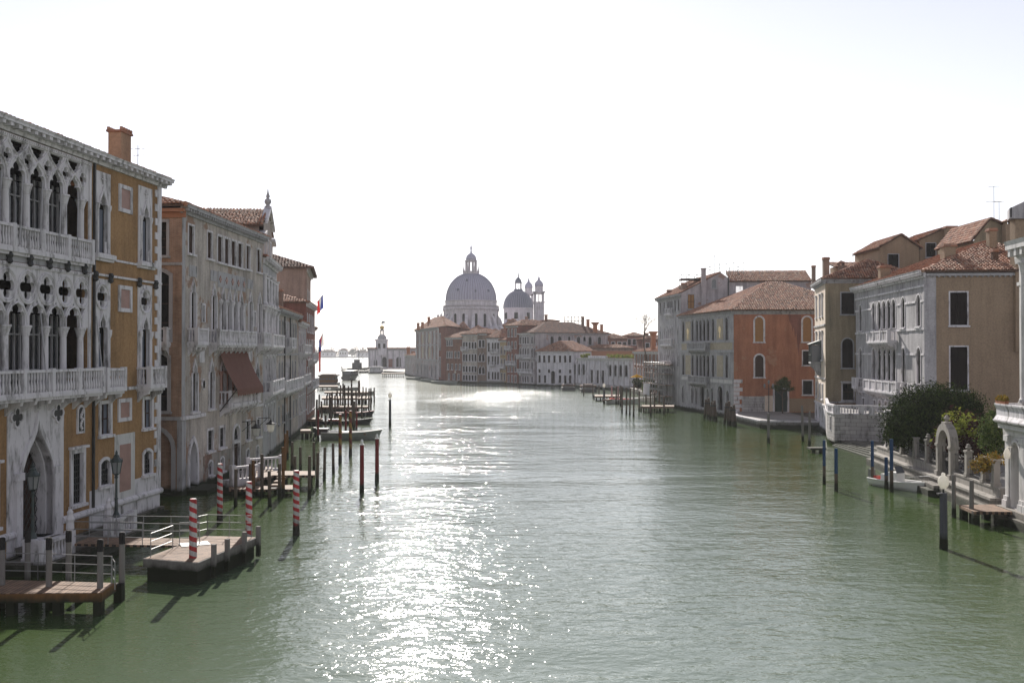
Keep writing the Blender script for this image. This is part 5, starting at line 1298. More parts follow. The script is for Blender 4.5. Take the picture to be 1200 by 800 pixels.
def mosaic_palace():
    b = Bld('mosaic_palace', 'red sided palace with a grey front of gold mosaics, arches and balconies', 'palace', (32, 162))
    A = (29.6, 174.4); B = (33.4, 150)
    fc = b.face(A, B, .3, 16.1, 'palazzo_grey', name='front_wall'); F = fc.F; L = F.L
    sd = b.face(B, (54, 148.8), .9, 16.1, 'terracotta', name='side_wall'); S = sd.F
    for z0, z1 in ((11.8, 15.25), (6.0, 9.5)):
        for s_ in (1.4, 6.2, 16.0, 21.9): win(fc, s_, 1.15, z0, z1, 'round', .22, 'glass', False, .3, .08, 'stone_grey', (2, 3))
        for s_ in (8.4, 10.15, 11.9, 13.65): win(fc, s_, 1.3, z0, z1, 'round', .18, 'dark_inside' if s_ > 10 else 'glass', False, .4, .08, 'stone_grey', (2, 2))
        for s_ in (3.8, 18.95): panel(b, F, s_ - 1.35, s_ + 1.35, z0 + .1, z1 - .1, [], .03, 0, 'mosaic', 'mosaic_panel')
    for s_ in (3.8, 18.95):
        mb = MB(); F.prism(mb, shape('oval', s_ - .5, s_ + .5, 12.9, 14.0), .03, .06); F.prism(mb, [(s_ - .3, 12.2), (s_ + .3, 12.2), (s_ + .15, 13.0), (s_ - .15, 13.0)], .03, .05); b.part('mosaic_figure', mb, 'mosaic_gold')
    for z0, z1 in ((11.45, 11.7), (10.0, 10.25), (9.85, 10.0), (5.75, 5.95), (4.9, 5.1), (15.45, 15.6)): band(b, F, 0, L + .1, z0, z1, .12, 'stone_grey')
    for s0, s1 in ((.4, 5.2), (14.6, 24.2)):
        panel(b, F, s0, s1, 10.3, 11.4, [], .025, 0, 'mosaic', 'mosaic_panel'); panel(b, F, s0, s1, 5.15, 5.7, [], .06, 0, 'stone_clean')
    balcony(b, F, 5.6, 14.4, 10.4, .85, 1.1, False, 'stone_grey', True, .34); balcony(b, F, 5.9, 14.4, 4.95, .85, 1.05, False, 'stone_grey', True, .34)
    for s_, w, z0, z1 in ((1.1, .8, 1.3, 3.9), (6.0, 1.0, 1.3, 3.9), (8.0, 1.0, 1.3, 3.95), (10.9, 2.1, .5, 4.55), (13.5, 1.0, 1.5, 4.0), (15.5, 1.1, 1.3, 4.1), (19.2, 2.2, .4, 4.65), (22.3, 1.1, 1.3, 4.0)):
        win(fc, s_, w, z0, z1, 'round', .26, 'dark_inside', False, .45, .1, 'stone_grey', (0, 0) if w > 2 else (2, 2), name='water_door' if w > 2 else 'window')
    panel(b, F, 2.2, 5.2, 1.2, 3.4, [], .05, 0, 'stone_grey'); band(b, F, 0, L, .3, .9, .12, 'stone_grey', 'plinth')
    cornice(b, F, -.3, L + .45, 15.6, 16.35, .5, .5, 'stone_grey'); cornice(b, S, -.4, S.L, 15.6, 16.3, .42, .72, 'stone_grey', mw=.4)
    mb = MB()
    for i in range(8): S.box(mb, -.02, .85 + .45 * (i % 2), .95 + i * .62, 1.5 + i * .62, -.2, .05)
    b.part('quoin', mb, 'stone')
    panel(b, S, 1.2, 5.7, 1.0, 3.3, [], .02, 0, 'stone_block', 'stone_base'); panel(b, S, 8.2, S.L, 1.0, 3.0, [], .02, 0, 'tan', 'stone_base'); panel(b, S, 4.6, 6.1, 1.05, 3.4, [], .03, 0, 'cream', 'plaster_patch')
    for c in (3.8, 10.9): win(sd, c, 1.25, 11.5, 15.2, 'round', .25, 'wood_warm', True, .3, .06, 'stone', (2, 3), 'wood_warm')
    win(sd, 3.8, 1.25, 6.2, 9.5, 'round', .25, 'shutter_brown', True, .3, .06, 'stone', (2, 5))
    for z0, z1 in ((8.0, 10.1), (3.6, 5.65)): win(sd, 10.95, 1.35, z0, z1, 'rect', .17, 'dark_inside', True, .3, .04, 'stone', (2, 1), 'shutter')
    win(sd, 7.0, 1.9, 1.0, 4.4, 'rect', .26, 'shutter_green', False, .3, .05, 'stone', (2, 2), 'shutter_green', name='door')
    # rusty stain below the right gutter is part of the wall
    mb = MB(); S.flat(mb, [(8.1, 15.55), (8.3, 14.6), (8.6, 13.9), (8.75, 12.9), (8.9, 13.7), (9.15, 12.1), (9.3, 12.9), (9.5, 10.6), (9.65, 9.3), (9.8, 11.2), (9.95, 13.0), (10.0, 15.55)], .006); b.part('damp_stain', mb, 'red_wall')
    c = [A, B, (54, 148.8), (53, 173.6)]; shell(b, [c[2], c[3], A], .9, 16.1, 'terracotta')
    hip(b, c, 16.25, 0, 5.0, .6, .45, .36, .46, 'roof_tile', (1, 1, 0, 0), 1)
    b.done()
mosaic_palace()

def tall_grey_palace():
    b = Bld('tall_palace', 'tall grey gothic palace with a plastered gable flank and row of aerials on its roof', 'palace', (29, 183))
    A = (28.06, 191.5); B = (29.6, 174.42)
    fc = b.face(A, B, .3, 19.6, 'palazzo_grey', name='front_wall'); F = fc.F; L = F.L
    for s_ in (2.2, 5.0, 8.0, 9.4, 10.8, 13.2, 15.6): win(fc, s_, .9, 17.3, 19.2, 'rect', .12, 'dark_inside', True, .3, .05, 'stone_grey', (2, 2))
    for z0, z1 in ((11.4, 14.6), (7.4, 10.1)):
        for s_ in (2.2, 15.2): win(fc, s_, .95, z0, z1, 'tref', .16, 'dark_inside', False, .3, .08, 'stone', (2, 2))
        for i in range(5): win(fc, 5.6 + i * 1.5, 1.0, z0, z1, 'tref', .16, 'dark_inside', False, .35, .08, 'stone', (2, 2))
    for z in (11.3, 7.3): balcony(b, F, 4.6, 12.6, z, .7, 1.0, False)
    balcony(b, F, 7.2, 11.8, 16.9, .5, 1.0, False)
    for s_ in (3, 7, 12): win(fc, s_, 1.2, 1.0, 4.2, 'point', .2, 'dark_inside', False, .4, .06, 'stone_grey', (0, 0))
    cornice(b, F, -.3, L + .3, 19.5, 20.15, .55, .5, 'stone_grey')
    sd = b.face(B, (52, 172.6), 1, 24, 'lilac_grey', [(0, 1), (22.4, 1), (22.4, 22.2), (10.6, 22.2), (8.4, 22.7), (6.9, 23.85), (0, 20.3)], 'side_wall'); S = sd.F
    win(sd, 1.75, 1.1, 17.55, 20.0, 'rect', .12, 'wood_warm', True, .2, .04, 'stone_grey', (2, 2), 'shutter'); win(sd, 5.75, .7, 21.1, 22.6, 'seg', .12, 'glass_pale', True, .2, .04, 'stone_grey', (0, 0)); win(sd, 10.1, 1.2, 20.3, 21.5, 'rect', .1, 'tarp_white', True, .2, .03, 'lilac_grey', (0, 0))
    mb = MB(); S.box(mb, 8.1, 8.3, 16.4, 23, .02, .2); b.part('drain_pipe', mb, 'iron')
    mb = MB(); S.box(mb, 3.5, 4.3, 16.4, 24.4, 0, .5); S.box(mb, 3.4, 4.4, 24.4, 24.6, -.1, .6); b.part('chimney', mb, 'lilac_grey')
    shell(b, [(52, 172.6), (52, 190), A], 1, 19.6, 'lilac_grey')
    roof_plane(b, [F.P(-.3, 20.1, .5), F.P(L, 20.1, .5), S.P(6.9, 23.9, 0), F.P(0, 23.9, -6.9)], .32, .42); roof_plane(b, [S.P(8.4, 22.25, .3), S.P(22.4, 22.25, .3), S.P(22.4, 24.4, -5), S.P(8.4, 24.4, -5)], .32, .42)
    T = Fac(S.P(.3, 0, -3)[:2], S.P(4.6, 0, -3)[:2]); mb = MB(); T.box(mb, 0, 4.3, 21.5, 21.65, -4, 0); T.box(mb, 0, 4.3, 22.9, 23.05, -4, 0)
    for s_ in (0, 1.4, 2.8, 4.2):
        for d in (-4, 0): mb.tube(T.P(s_, 20, d), T.P(s_, 23.8, d), .06, None, 4)
    mb.tube(T.P(0, 23.7, 0), T.P(4.3, 23.7, 0), .04, None, 4); b.part('roof_terrace', mb, 'shutter_brown')
    for s_, d, h in ((-.9, -.6, 21.9), (13.5, -.8, 21.4)):
        x, y, _ = F.P(L - 2 if s_ < 0 else L - s_, 0, d - .5); chimney(b, x, y, 20, h, .8, .8, 'brown_wall', 'flat')
    for i, (u, v0) in enumerate(((832, 311), (837, 299), (843.5, 308), (851, 308), (855, 313), (860, 307), (865, 311), (871, 307))):
        x, y, z = at(u, v0, 177); antenna(b, x, y, 22.6, z - 22.6, ((.95, .5),) if i % 2 else ((.9, .8), (.7, .5)))
    x, y, _ = at(890, 330, 176); mb = MB(); mb.tube((x, y, 21), (x, y, 23.4), .16, None, 8); mb.tube((x, y, 23.4), (x, y, 25.5), .03, None, 5); b.part('flue', mb, 'steel_rail')
    x, y, z = at(953.5, 313, 178); chimney(b, x, y, 21.5, z, .6, .6, 'brown_wall', 'flat')
    b.done()
    # scaffold
    r = thing('scaffold', 'bare tube scaffold with plank decks against the tall grey palace', 'scaffold', F.P(4, 0, 1))
    mb = MB()
    for s_ in [-4 + 1.9 * i for i in range(10)]:
        for d in (.5, 1.9): mb.tube(F.P(s_, -1, d), F.P(s_, 8.2, d), .07, None, 5)
    for z in (2, 3, 4, 5, 6, 7, 8):
        for d in (.5, 1.9): mb.tube(F.P(-4.3, z, d), F.P(13.4, z, d), .06, None, 5)
    for i in range(9): s_ = -4 + 1.9 * i; mb.tube(F.P(s_, 2 + 2 * (i % 3), 1.9), F.P(s_ + 1.9, 4 + 2 * (i % 3), 1.9), .05, None, 5)
    mb.build('tubes', 'steel_rail', r)
    for z in (1.9, 3.9, 5.9, 7.6): mb = MB(); F.box(mb, -4.3, 13.4, z, z + .1, .45, 1.95); mb.build('deck', 'planks', r)
    mb = MB(); n = 14; vs = []
    for j in range(5):
        for i in range(n + 1): vs.append(F.P(-3.6 + 5.6 * i / n, 1.7 + 2.2 * j / 4, 2.02 + .07 * math.sin(i * 1.3 + j)))
    mb.add(vs, [(j * (n + 1) + i, j * (n + 1) + i + 1, (j + 1) * (n + 1) + i + 1, (j + 1) * (n + 1) + i) for j in range(4) for i in range(n)])
    o = mb.build('tarpaulin', 'tarp_white', None, base=F.P(-1, 1.7, 2)); tag(o, 'white tarpaulin hung on the lower scaffold', 'tarpaulin')
tall_grey_palace()
# ================================================================ RIGHT BANK, far
bw = lambda u, v: W(u, v)
b, fc = plain_house('brick_house', 'long low red brick house with tall white framed windows beside the scaffold', (30.6, 250), (31.0, 210), 9.9, 'brick_red',
    [(7.0, 9.2, 'rect'), (3.6, 5.9, 'rect')], (.06, .2, .3, .42, .62, .75, .9), 1.5, 14, 1.8, pane='glass_pale', tile=(.45, .55)); 
chimney(b, *at(765.5, 400, 222)[:2], 9.5, 13.6, 1.0, 1.0, 'orange_brick', 'bell'); b.done()
def low_white_palace():
    b = Bld('single_storey_palace', 'long low white palace of a single storey with a yellow green hedge along its roof', 'palace', (25, 268))
    A = (18.6, 282.0); B = (31.0, 255.0); F0 = Fac(A, B); L = F0.L
    fc = b.face(A, B, .6, 8.1, 'white_wall'); F = fc.F
    def su(u): return F.hit(u, 430)[0]
    for u in (674, 679, 684.2, 715.5, 721.5, 727.5, 734): win(fc, su(u), 1.2, 3.6, 6.5, 'round', .2, 'dark_inside', True, .3, .06, 'stone_grey', (2, 2))
    for u in (693.5, 700.5, 706.5): win(fc, su(u), 1.3, 1.4, 5.0, 'rect', .2, 'dark_inside', False, .5, .06, 'stone', (2, 2), name='door')
    for u in (671.5, 676.5, 681.5, 687, 690, 697, 703.5, 710.5, 712.5, 718.5, 724.5, 731, 738): mb = MB(); s_ = su(u); F.box(mb, s_ - .35, s_ + .35, 1.2, 7.6, 0, .3); b.part('pilaster', mb, 'stone')
    cornice(b, F, -.2, L + .2, 7.6, 8.3, .6, 0, 'stone_clean'); mb = MB(); F.box(mb, su(690), su(711), 8.3, 8.9, -.4, .25); b.part('parapet', mb, 'stone')
    band(b, F, -.3, L + .3, .2, 1.2, .5, 'stone_block', 'terrace')
    c = [A, B, F.P(L, 0, -16)[:2], F.P(0, 0, -16)[:2]]; shell(b, [B, c[2], c[3], A], .6, 8.1, 'white_wall')
    mb = MB(); mb.prism(c, 7.9, 8.05); b.part('flat_roof', mb, 'paving')
    G = Fac(F.P(-1, 0, -5)[:2], F.P(L + 1, 0, -5)[:2]); mb = MB(); G.box(mb, 0, G.L, 8.05, 10.0, -.4, 0); G.box(mb, 0, G.L, 10, 10.2, -.5, .1); b.part('roof_wall', mb, 'orange_brick')
    b.done()
    for s0, s1 in ((.8, su(689)), (su(711), L)):
        mb = MB(); foliage(mb, [((*F.P(s0 + (s1 - s0) * (i + .5) / 9, 0, -.8)[:2], 8.75), ((s1 - s0) / 13, .6, .55)) for i in range(9)], 900, .22)
        o = mb.build('roof_hedge', 'leaf_lime', None, base=F.P((s0 + s1) / 2, 8, -.8)); tag(o, 'clipped yellow green hedge on the low white roof, ' + ('left' if s0 < 2 else 'right') + ' of its doors', 'hedge', 'hedges on the low white palace')
low_white_palace()
b, fc = plain_house('white_house', 'white three storey house with seven small windows and an orange tiled roof', (7.3, 290), (17.6, 283.5), 10.0, 'white_wall',
    [(6.9, 8.9, 'rect'), (3.9, 4.9, 'rect'), (1.0, 3.2, 'rect')], [(.07, .2, .33, .48, .63, .77, .9), (.07, .33, .63, .9), (.07, .22, .63, .77, .9)], .75, 13, 3.0, tile=(.42, .55), hipf=.22)
win(fc, .44 * fc.F.L, 1.3, .8, 4.5, 'round', .2, 'dark_inside', False, .4, .08, 'stone', (0, 0), name='door'); b.done()
def long_grey():
    b, fc = plain_house('gothic_house', 'grey gothic house with stacked balconies and a long flank behind the white house', (1.9, 300), (6.6, 291.5), 15.4, 'lilac_grey',
        [(12.4, 14.4, 'rect'), (8.4, 11.2, 'round'), (4.2, 7.0, 'rect'), (.9, 2.9, 'round')], (.12, .3, .45, .6, .85), .95, 4, 0, balc=((.1, .9, 8.2), (0, .4, 8.2), (.05, .95, 3.9)), corn=True)
    B = (6.6, 291.5); D = (30.0, 312)
    sd = b.face(B, D, .8, 15.4, 'lilac_grey', name='side_wall'); S = sd.F
    for u, k in ((627.5, 0), (647, 0), (656, 0), (667, 1), (678, 0), (685, 1), (691.5, 0), (702.5, 0)):
        s_ = S.hit(u, 396)[0]; win(sd, s_, 1.3 if not k else 1.0, 12.2 if not k else 13.2, 14.6, 'round', .2, 'dark_inside', True, .3, .05, 'stone_grey', (2, 2))
    win(sd, S.hit(627.5, 396)[0], 1.6, 8.3, 11.2, 'round', .2, 'dark_inside', True, .3, .05, 'stone', (2, 2)); balcony(b, S, .2, 4, 7.9, .7, 1.0, False)
    n = (-S.n[0], -S.n[1]); c = [B, D, (D[0] + n[0] * 16, D[1] + n[1] * 16), (1.9, 306)]
    shell(b, [D, c[2], c[3]], .8, 15.4, 'lilac_grey'); cornice(b, S, -.2, S.L + .5, 15.0, 15.5, .5, .7, 'stone_grey')
    hip(b, c, 15.55, 0, 3.4, .8, .3, .45, .55, 'roof_tile_dark', (1, 1, 0, 1))
    for u, vt, Y, w, cap in ((683, 370, 312, .9, 'flat'), (689, 373, 314, 1.0, 'crown'), (697.5, 379, 309, 1.3, 'bell'), (705, 379, 311, .9, 'crown')):
        x, y, z = at(u, vt, Y); chimney(b, x, y, 15.8, z - .5, w, w, 'orange_brick' if u > 684 else 'brown_wall', cap)
    x0, y0, z1 = at(662, 370.5, 318); x1 = at(682, 370, 318)[0]; mb = MB(); mb.box(x0, x1, 318, 321, 18.6, 18.75)
    for i in range(6):
        for yy in (318, 321): xx = x0 + (x1 - x0) * i / 5; mb.tube((xx, yy, 17), (xx, yy, z1), .07, None, 4)
    for z in (19.8, z1):
        for yy in (318, 321): mb.tube((x0, yy, z), (x1, yy, z), .06, None, 4)
    b.part('roof_terrace', mb, 'steel_rail'); b.done()
long_grey()
G = 'tall old houses below the great dome'
def row(u0, v0, u1, v1, vt, **k):
    A, B = W(u0, v0), W(u1, v1); z = at(u0 * .4 + u1 * .6, vt, A[1] * .4 + B[1] * .6)[2]; return A, B, z
A, B, z = row(593.5, 450.2, 607, 451, 382); b, fc = plain_house('town_house', 'tallest red brown house with an orange roof, left of the grey gothic house', A, B, z, 'red_wall', [(14.6, 16.8, 'rect'), (11, 13, 'rect'), (6.4, 9.2, 'round'), (3.9, 5.4, 'rect'), (.8, 2.8, 'rect')], (.2, .5, .8), .8, 12, 1.8, group=G, balc=((.1, .9, 6.2), (.0, .45, 10.8)), tile=(.45, .55), side=('red_wall', [(11, 13, 'rect')], (.2, .5), 'B')); b.done()
A, B, z = row(586, 449.8, 593.3, 450.2, 399); b, fc = plain_house('town_house', 'narrow ochre yellow house squeezed between taller neighbours', A, B, z, 'yellow_wall', [(9.2, 11.6, 'rect'), (5.4, 7.8, 'rect'), (1.2, 3.4, 'rect')], (.25, .72), .75, 10, 1.2, group=G, balc=((.1, .9, 5.2),), tile=(.45, .55)); b.done()
A, B, z = row(570.5, 449.3, 585.8, 449.8, 396); b, fc = plain_house('town_house', 'pale grey house with a bright orange roof and small balconies', A, B, z, 'white_wall', [(10, 12.8, 'rect'), (6, 8.6, 'rect'), (1.4, 3.8, 'round')], (.15, .45, .65, .86), .85, 12, 2.6, group=G, balc=((.35, .95, 9.8), (.3, .7, 5.8)), tile=(.45, .55)); b.done()
A, B, z = row(559.5, 449.2, 570.3, 449.3, 391); b, fc = plain_house('town_house', 'dark brown house with pointed windows next to the pale grey one', A, B, z, 'brown_wall', [(11.4, 13.6, 'rect'), (7, 9.6, 'tref'), (3, 5.6, 'tref')], (.3, .62), .95, 12, 1.6, group=G, tile=(.45, .55)); b.done()
A, B, z = row(541.5, 448.7, 559.3, 449.2, 392); b, fc = plain_house('town_house', 'wide grey tan house with rows of small windows below the dome', A, B, z, 'grey_wall', [(11, 13, 'rect'), (7, 9.2, 'rect'), (3.6, 5.4, 'rect'), (.9, 2.6, 'rect')], (.12, .3, .5, .7, .88), .85, 12, 2.0, group=G, balc=((.0, .4, 10.6),), tile=(.45, .55)); b.done()
A, B, z = row(522.5, 447.6, 541.3, 448.7, 396); b, fc = plain_house('town_house', 'low red house with a bright glazed attic loggia under its roof', A, B, z, 'brick_red', [(12.0, 13.7, 'rect'), (8.0, 10, 'rect'), (4.2, 6, 'rect'), (1, 2.8, 'rect')], [(.1, .24, .38), (.1, .24, .38, .6, .8), (.15, .4, .65, .88), (.2, .5, .8)], 1.0, 12, 2.0, group=G, pane='glass_pale', tile=(.45, .55)); b.done()
def fresco_palace():
    A, B = W(487, 442.3), W(513, 446.5); b = Bld('painted_palace', 'flat fronted palace with red and grey painted bays at the bend of the canal', 'palace', ((A[0] + B[0]) / 2, A[1]))
    fc = b.face(A, B, .5, 18.2, 'lilac_grey', name='front_wall'); F = fc.F; L = F.L
    for i in range(12): panel(b, F, L * (i + .2) / 12, L * (i + .5) / 12, 7.4, 17.2, [], .03, 0, 'red_wall' if i % 2 else 'white_wall', 'painted_bay')
    for z0, z1 in ((13.2, 16.4), (8.0, 11.6)):
        for k in (.06, .16, .44, .56, .84, .94): win(fc, k * L, 1.0, z0, z1, 'rect', .2, 'dark_inside', False, .3, .06, 'stone_grey', (2, 2))
        panel(b, F, .3 * L, .38 * L, z0, z1, [], .04, 0, 'mosaic', 'mosaic_panel'); panel(b, F, .62 * L, .7 * L, z0, z1, [], .04, 0, 'mosaic', 'mosaic_panel')
    for k in (.1, .3, .42, .5, .58, .75, .92): win(fc, k * L, 1.2, 1.2, 5.4, 'round', .2, 'dark_inside', False, .3, .06, 'stone_grey', (2, 2))
    for z in (6.9, 12.2): band(b, F, 0, L, z, z + .35, .2, 'stone_grey')
    cornice(b, F, -.3, L + .3, 17.6, 18.4, .6, .8, 'stone_grey')
    E_ = W(522.3, 447.5); sd = b.face(B, E_, .5, 18.2, 'red_wall', name='side_wall'); S = sd.F
    for k, w in ((.3, 1.4),): win(sd, k * S.L, w, 10.5, 16, 'rect', .25, 'dark_inside', False, .3, .06, 'stone', (2, 3)); win(sd, k * S.L, w, 1.5, 8, 'rect', .25, 'glass_pale', False, .3, .06, 'stone', (2, 3))
    panel(b, S, .02, S.L * .12, .5, 18.1, [], .04, 0, 'stone', 'quoin')
    c = [A, E_, (E_[0] + 4, E_[1] + 18), (A[0] + 6, A[1] + 16)]; shell(b, [E_, c[2], c[3], A], .5, 18.2, 'brick_red')
    hip(b, c, 18.4, 0, 4.2, .6, .35, .5, .6, 'roof_tile', (1, 1, 0, 1))
    for u, vt in ((490, 379), (495, 378), (502.5, 372), (513, 377)): x, y, z = at(u, vt, 370); chimney(b, x, y, 18, z, 1.0, 1.0, 'orange_brick', 'flat')
    b.done()
fresco_palace()
b, fc = plain_house('garden_house', 'small low house with red chimneys between the painted palace and the customs point', W(474.5, 438.8), W(486.6, 442), 8.4, 'lilac_grey', [(5.2, 7.2, 'rect'), (1.6, 3.6, 'rect')], (.2, .5, .8), 1.2, 12, 1.6, tile=(.5, .6))
for u, vt in ((478.5, 407), (484, 412)): x, y, z = at(u, vt, 425); chimney(b, x, y, 8, z, 1.4, 1.2, 'orange_brick', 'flat')
b.done()
# second row: roofs between the water front and the church
SR = 'roofs of the second row of houses'
for (u0, u1, vt, Y, mat, rise, lab) in ((535, 549, 386, 345, 'brick_red', 2.6, 'small brick house with two white attic windows below the dome'), (548, 572, 389, 350, 'red_wall', 2.2, 'low red roofed house directly under the dome drum'),
        (590, 612, 382, 345, 'orange_brick', 2.6, 'orange roofed house just below the smaller dome'), (611, 636, 379, 330, 'brown_wall', 1.2, 'brown house with dark attic openings under the bell tower'), (634, 655, 376.5, 328, 'brown_wall', .5, 'brown flat topped house with an open roof loggia right of the bell tower'),
        (705, 735, 397, 330, 'brick_red', 1.6, 'low red house behind the single storey palace'), (733, 756, 394, 345, 'red_wall', 1.2, 'red house with a slate hipped roof on the right skyline'), (752, 785, 398, 300, 'brick_red', 1.4, 'long tiled roof house behind the brick house'), (688, 742, 408, 300, 'brown_wall', 1.0, 'brown row of roofs rising over the clipped hedge'),
        (566, 594, 392, 372, 'brick_red', 2.0, 'brick house half hidden between the dome and the pale grey house'), (640, 668, 385, 345, 'brown_wall', 1.4, 'brown house behind the long grey flank')):
    x0, _, z = at(u0, vt, Y); x1, _, _ = at(u1, vt, Y)
    b, fc = plain_house('town_house', lab, (x0, Y), (x1, Y), z, mat, [(z - 3.0, z - 1.0, 'rect')], (.2, .45, .7, .9), 1.1, 11, rise, group=SR, tile=(.5, .6), corn=False, pane='glass_pale' if u0 == 535 else 'dark_inside')
    if u0 in (590, 611, 634, 705, 752): x, y, zz = at(u0 + 6, vt - 7, Y + 3); chimney(b, x, y, z - .5, zz, 1.0, 1.0, 'brown_wall', 'flat')
    b.done()

# ---- the church with two domes
def church():
    Y1 = 470.0; x1 = at(552, 380, Y1)[0]; Y2 = 500.0; x2 = at(607.3, 380, Y2)[0]
    r = thing('domed_church', 'great white baroque church with two lead domes and twin bell towers', 'church', (x1, Y1, 0))
    c = (x1, Y1, 0); a0 = PI / 8
    mb = MB(); mb.lathe([(21, .5), (21, 17.0), (21.6, 17.2), (21.6, 18.0), (20, 18.2)], c, 8, 0, a0)
    mb.lathe([(20.6, 18.0), (13.2, 21.5)], c, 8, 1, a0); mb.build('body', ['church', 'lead'], r)
    mb = MB(); mb.lathe([(12.6, 18), (12.6, 29.6), (13.4, 29.8), (13.4, 30.4), (12.9, 30.6), (12.9, 31.0), (12.2, 31.1), (12.2, 33.4), (12.5, 33.5), (12.5, 33.9), (11.9, 34.0)], c, 32, 0, PI / 32); d = mb.build('drum', 'church', r)
    mb = MB()
    for i in range(40): a = 2 * PI * i / 40; mb.obox((x1 + 13.15 * math.cos(a), Y1 + 13.15 * math.sin(a)), .3, .5, 29.1, 29.8, a)
    for i in range(64): a = 2 * PI * i / 64; mb.obox((x1 + 13.1 * math.cos(a), Y1 + 13.1 * math.sin(a)), .2, .2, 30.6, 31.5, a)
    mb.lathe([(13.2, 31.45), (13.2, 31.6)], c, 32); mb.build('balustrade', 'church', d)
    for i in range(8):
        for e in (-1, 1):
            a = -PI / 2 + PI / 8 + i * PI / 4 + e * .17
            F = Fac((x1 + 12.62 * math.cos(a) + .9 * math.sin(a), Y1 + 12.62 * math.sin(a) - .9 * math.cos(a)), (x1 + 12.62 * math.cos(a) - .9 * math.sin(a), Y1 + 12.62 * math.sin(a) + .9 * math.cos(a)))
            mb = MB(); F.prism(mb, shape('round', .2, 1.6, 21.5, 27.6), -.2, .06); w = mb.build('window', 'dark_inside', d)
            mb = MB(); F.ring(mb, shape('round', .2, 1.6, 21.5, 27.6), shape('round', -.1, 1.9, 21.2, 27.95), .25, 0, -.3); mb.build('window_frame', 'church', w)
        a = -PI / 2 + i * PI / 4
        for e in (-1, 0, 1):
            mb = MB(); q = a + e * .07; mb.obox((x1 + 12.75 * math.cos(q), Y1 + 12.75 * math.sin(q)), .5, .7, 18.5, 29.6, q); mb.build('pilaster', 'church', d)
        # scroll buttress
        ca, sa = math.cos(a), math.sin(a); ta, tb = -sa, ca
        for e in (-1.6, 1.6):
            prof = [(12.8, 18), (20.0, 18), (20.0, 19.4), (19.2, 21.2), (17.6, 21.9), (16.2, 21.2), (15.2, 22.3), (14.3, 25.2), (12.8, 27.0)]
            mb = MB(); n = len(prof); vs = []
            for o in (-.7, .7):
                for q, z in prof: vs.append((x1 + ca * q + ta * (e + o), Y1 + sa * q + tb * (e + o), z))
            mb.add(vs, [tuple(range(n)), tuple(range(n, 2 * n))[::-1]] + [(k, (k + 1) % n, n + (k + 1) % n, n + k) for k in range(n)])
            mb.build('scroll', 'church', r)
    def dome(cx, cy, rad, z0, h, mat, nrib, name='dome'):
        prof = [(rad * math.cos(t) ** .92 if t < PI / 2 - .01 else 0, z0 + h * math.sin(t)) for t in (PI / 2 * i / 14 for i in range(13))]
        prof = [(rad * .99, z0 - .3)] + prof
        mb = MB(); mb.lathe(prof, (cx, cy, 0), 48); o = mb.build(name, mat, r, smooth=True)
        mb = MB()
        for i in range(nrib):
            a = 2 * PI * i / nrib
            for (ra, za), (rb, zb) in zip(prof[1:], prof[2:]): mb.tube((cx + ra * math.cos(a), cy + ra * math.sin(a), za), (cx + rb * math.cos(a), cy + rb * math.sin(a), zb), rad * .016, None, 4, cap=False)
        mb.build('lead_seams', 'lead_seam', o)
        return o
    D = dome(x1, Y1, 11.9, 33.9, 13.2, 'lead', 56)
    for i, (a, t) in enumerate(((-2.1, .35), (-1.35, .3), (-.75, .32), (-1.75, .75))):
        rr = 11.9 * math.cos(t) ** .92; mb = MB(); mb.obox((x1 + rr * math.cos(a), Y1 + rr * math.sin(a)), .9, .7, 33.9 + 13.2 * math.sin(t) - .3, 33.9 + 13.2 * math.sin(t) + .8, a); mb.build('dormer', 'lead_dark', D)
    zt = 46.2
    mb = MB(); mb.lathe([(4.2, zt - .4), (3.9, zt + .1), (3.9, zt + 1.3), (4.1, zt + 1.35), (4.1, zt + 1.6), (2.3, zt + 1.7)], c, 16); mb.lathe([(2.6, zt + 6.3), (3.0, zt + 6.5), (3.0, zt + 6.9), (2.5, zt + 7.0)], c, 16)
    ln = mb.build('lantern', 'church', r)
    for i in range(8):
        a = 2 * PI * (i + .5) / 8
        mb = MB(); mb.obox((x1 + 2.2 * math.cos(a), Y1 + 2.2 * math.sin(a)), .7, .7, zt + 1.6, zt + 6.4, a); mb.lathe([(.22, zt + 1.6), (.22, zt + 6.3)], (x1 + 2.75 * math.cos(a), Y1 + 2.75 * math.sin(a), 0), 6); mb.build('column', 'church', ln)
        mb = MB(); mb.lathe([(.45, zt + 1.6), (.4, zt + 2.3), (.28, zt + 2.5), (.05, zt + 4.6)], (x1 + 3.7 * math.cos(a), Y1 + 3.7 * math.sin(a), 0), 6); mb.build('obelisk', 'church', ln)
    mb = MB(); mb.lathe([(2.5, zt + 7.0), (2.45, zt + 8.0), (2.1, zt + 9.0), (1.4, zt + 9.8), (.6, zt + 10.3), (.35, zt + 10.6), (.5, zt + 10.9), (.3, zt + 11.2), (.35, zt + 12.2), (.5, zt + 13.0), (.25, zt + 13.4), (.2, zt + 13.9), (.04, zt + 14.6)], c, 16); mb.build('lantern_cupola', 'lead', ln, smooth=True)
    # roof statues seen left of the drum
    for u, vt in ((513.3, 367), (517, 366.5)):
        x, y, z = at(u, vt, 462); mb = MB(); mb.lathe([(1.1, z - 12), (1.1, z - 4.2), (.7, z - 4), (.75, z - 2.4), (.5, z - 1.6), (.7, z - 1.0), (.25, z - .7), (.32, z - .35), (.1, z)], (x, y, 0), 8); mb.build('statue', 'church', r)
    # choir: smaller dome
    c2 = (x2, Y2, 0); mb = MB(); mb.lathe([(9, .5), (9, 20), (7.3, 20.5), (7.3, 31.3), (7.6, 31.4), (7.6, 31.9), (7.2, 32)], c2, 24); d2 = mb.build('choir_drum', 'church', r)
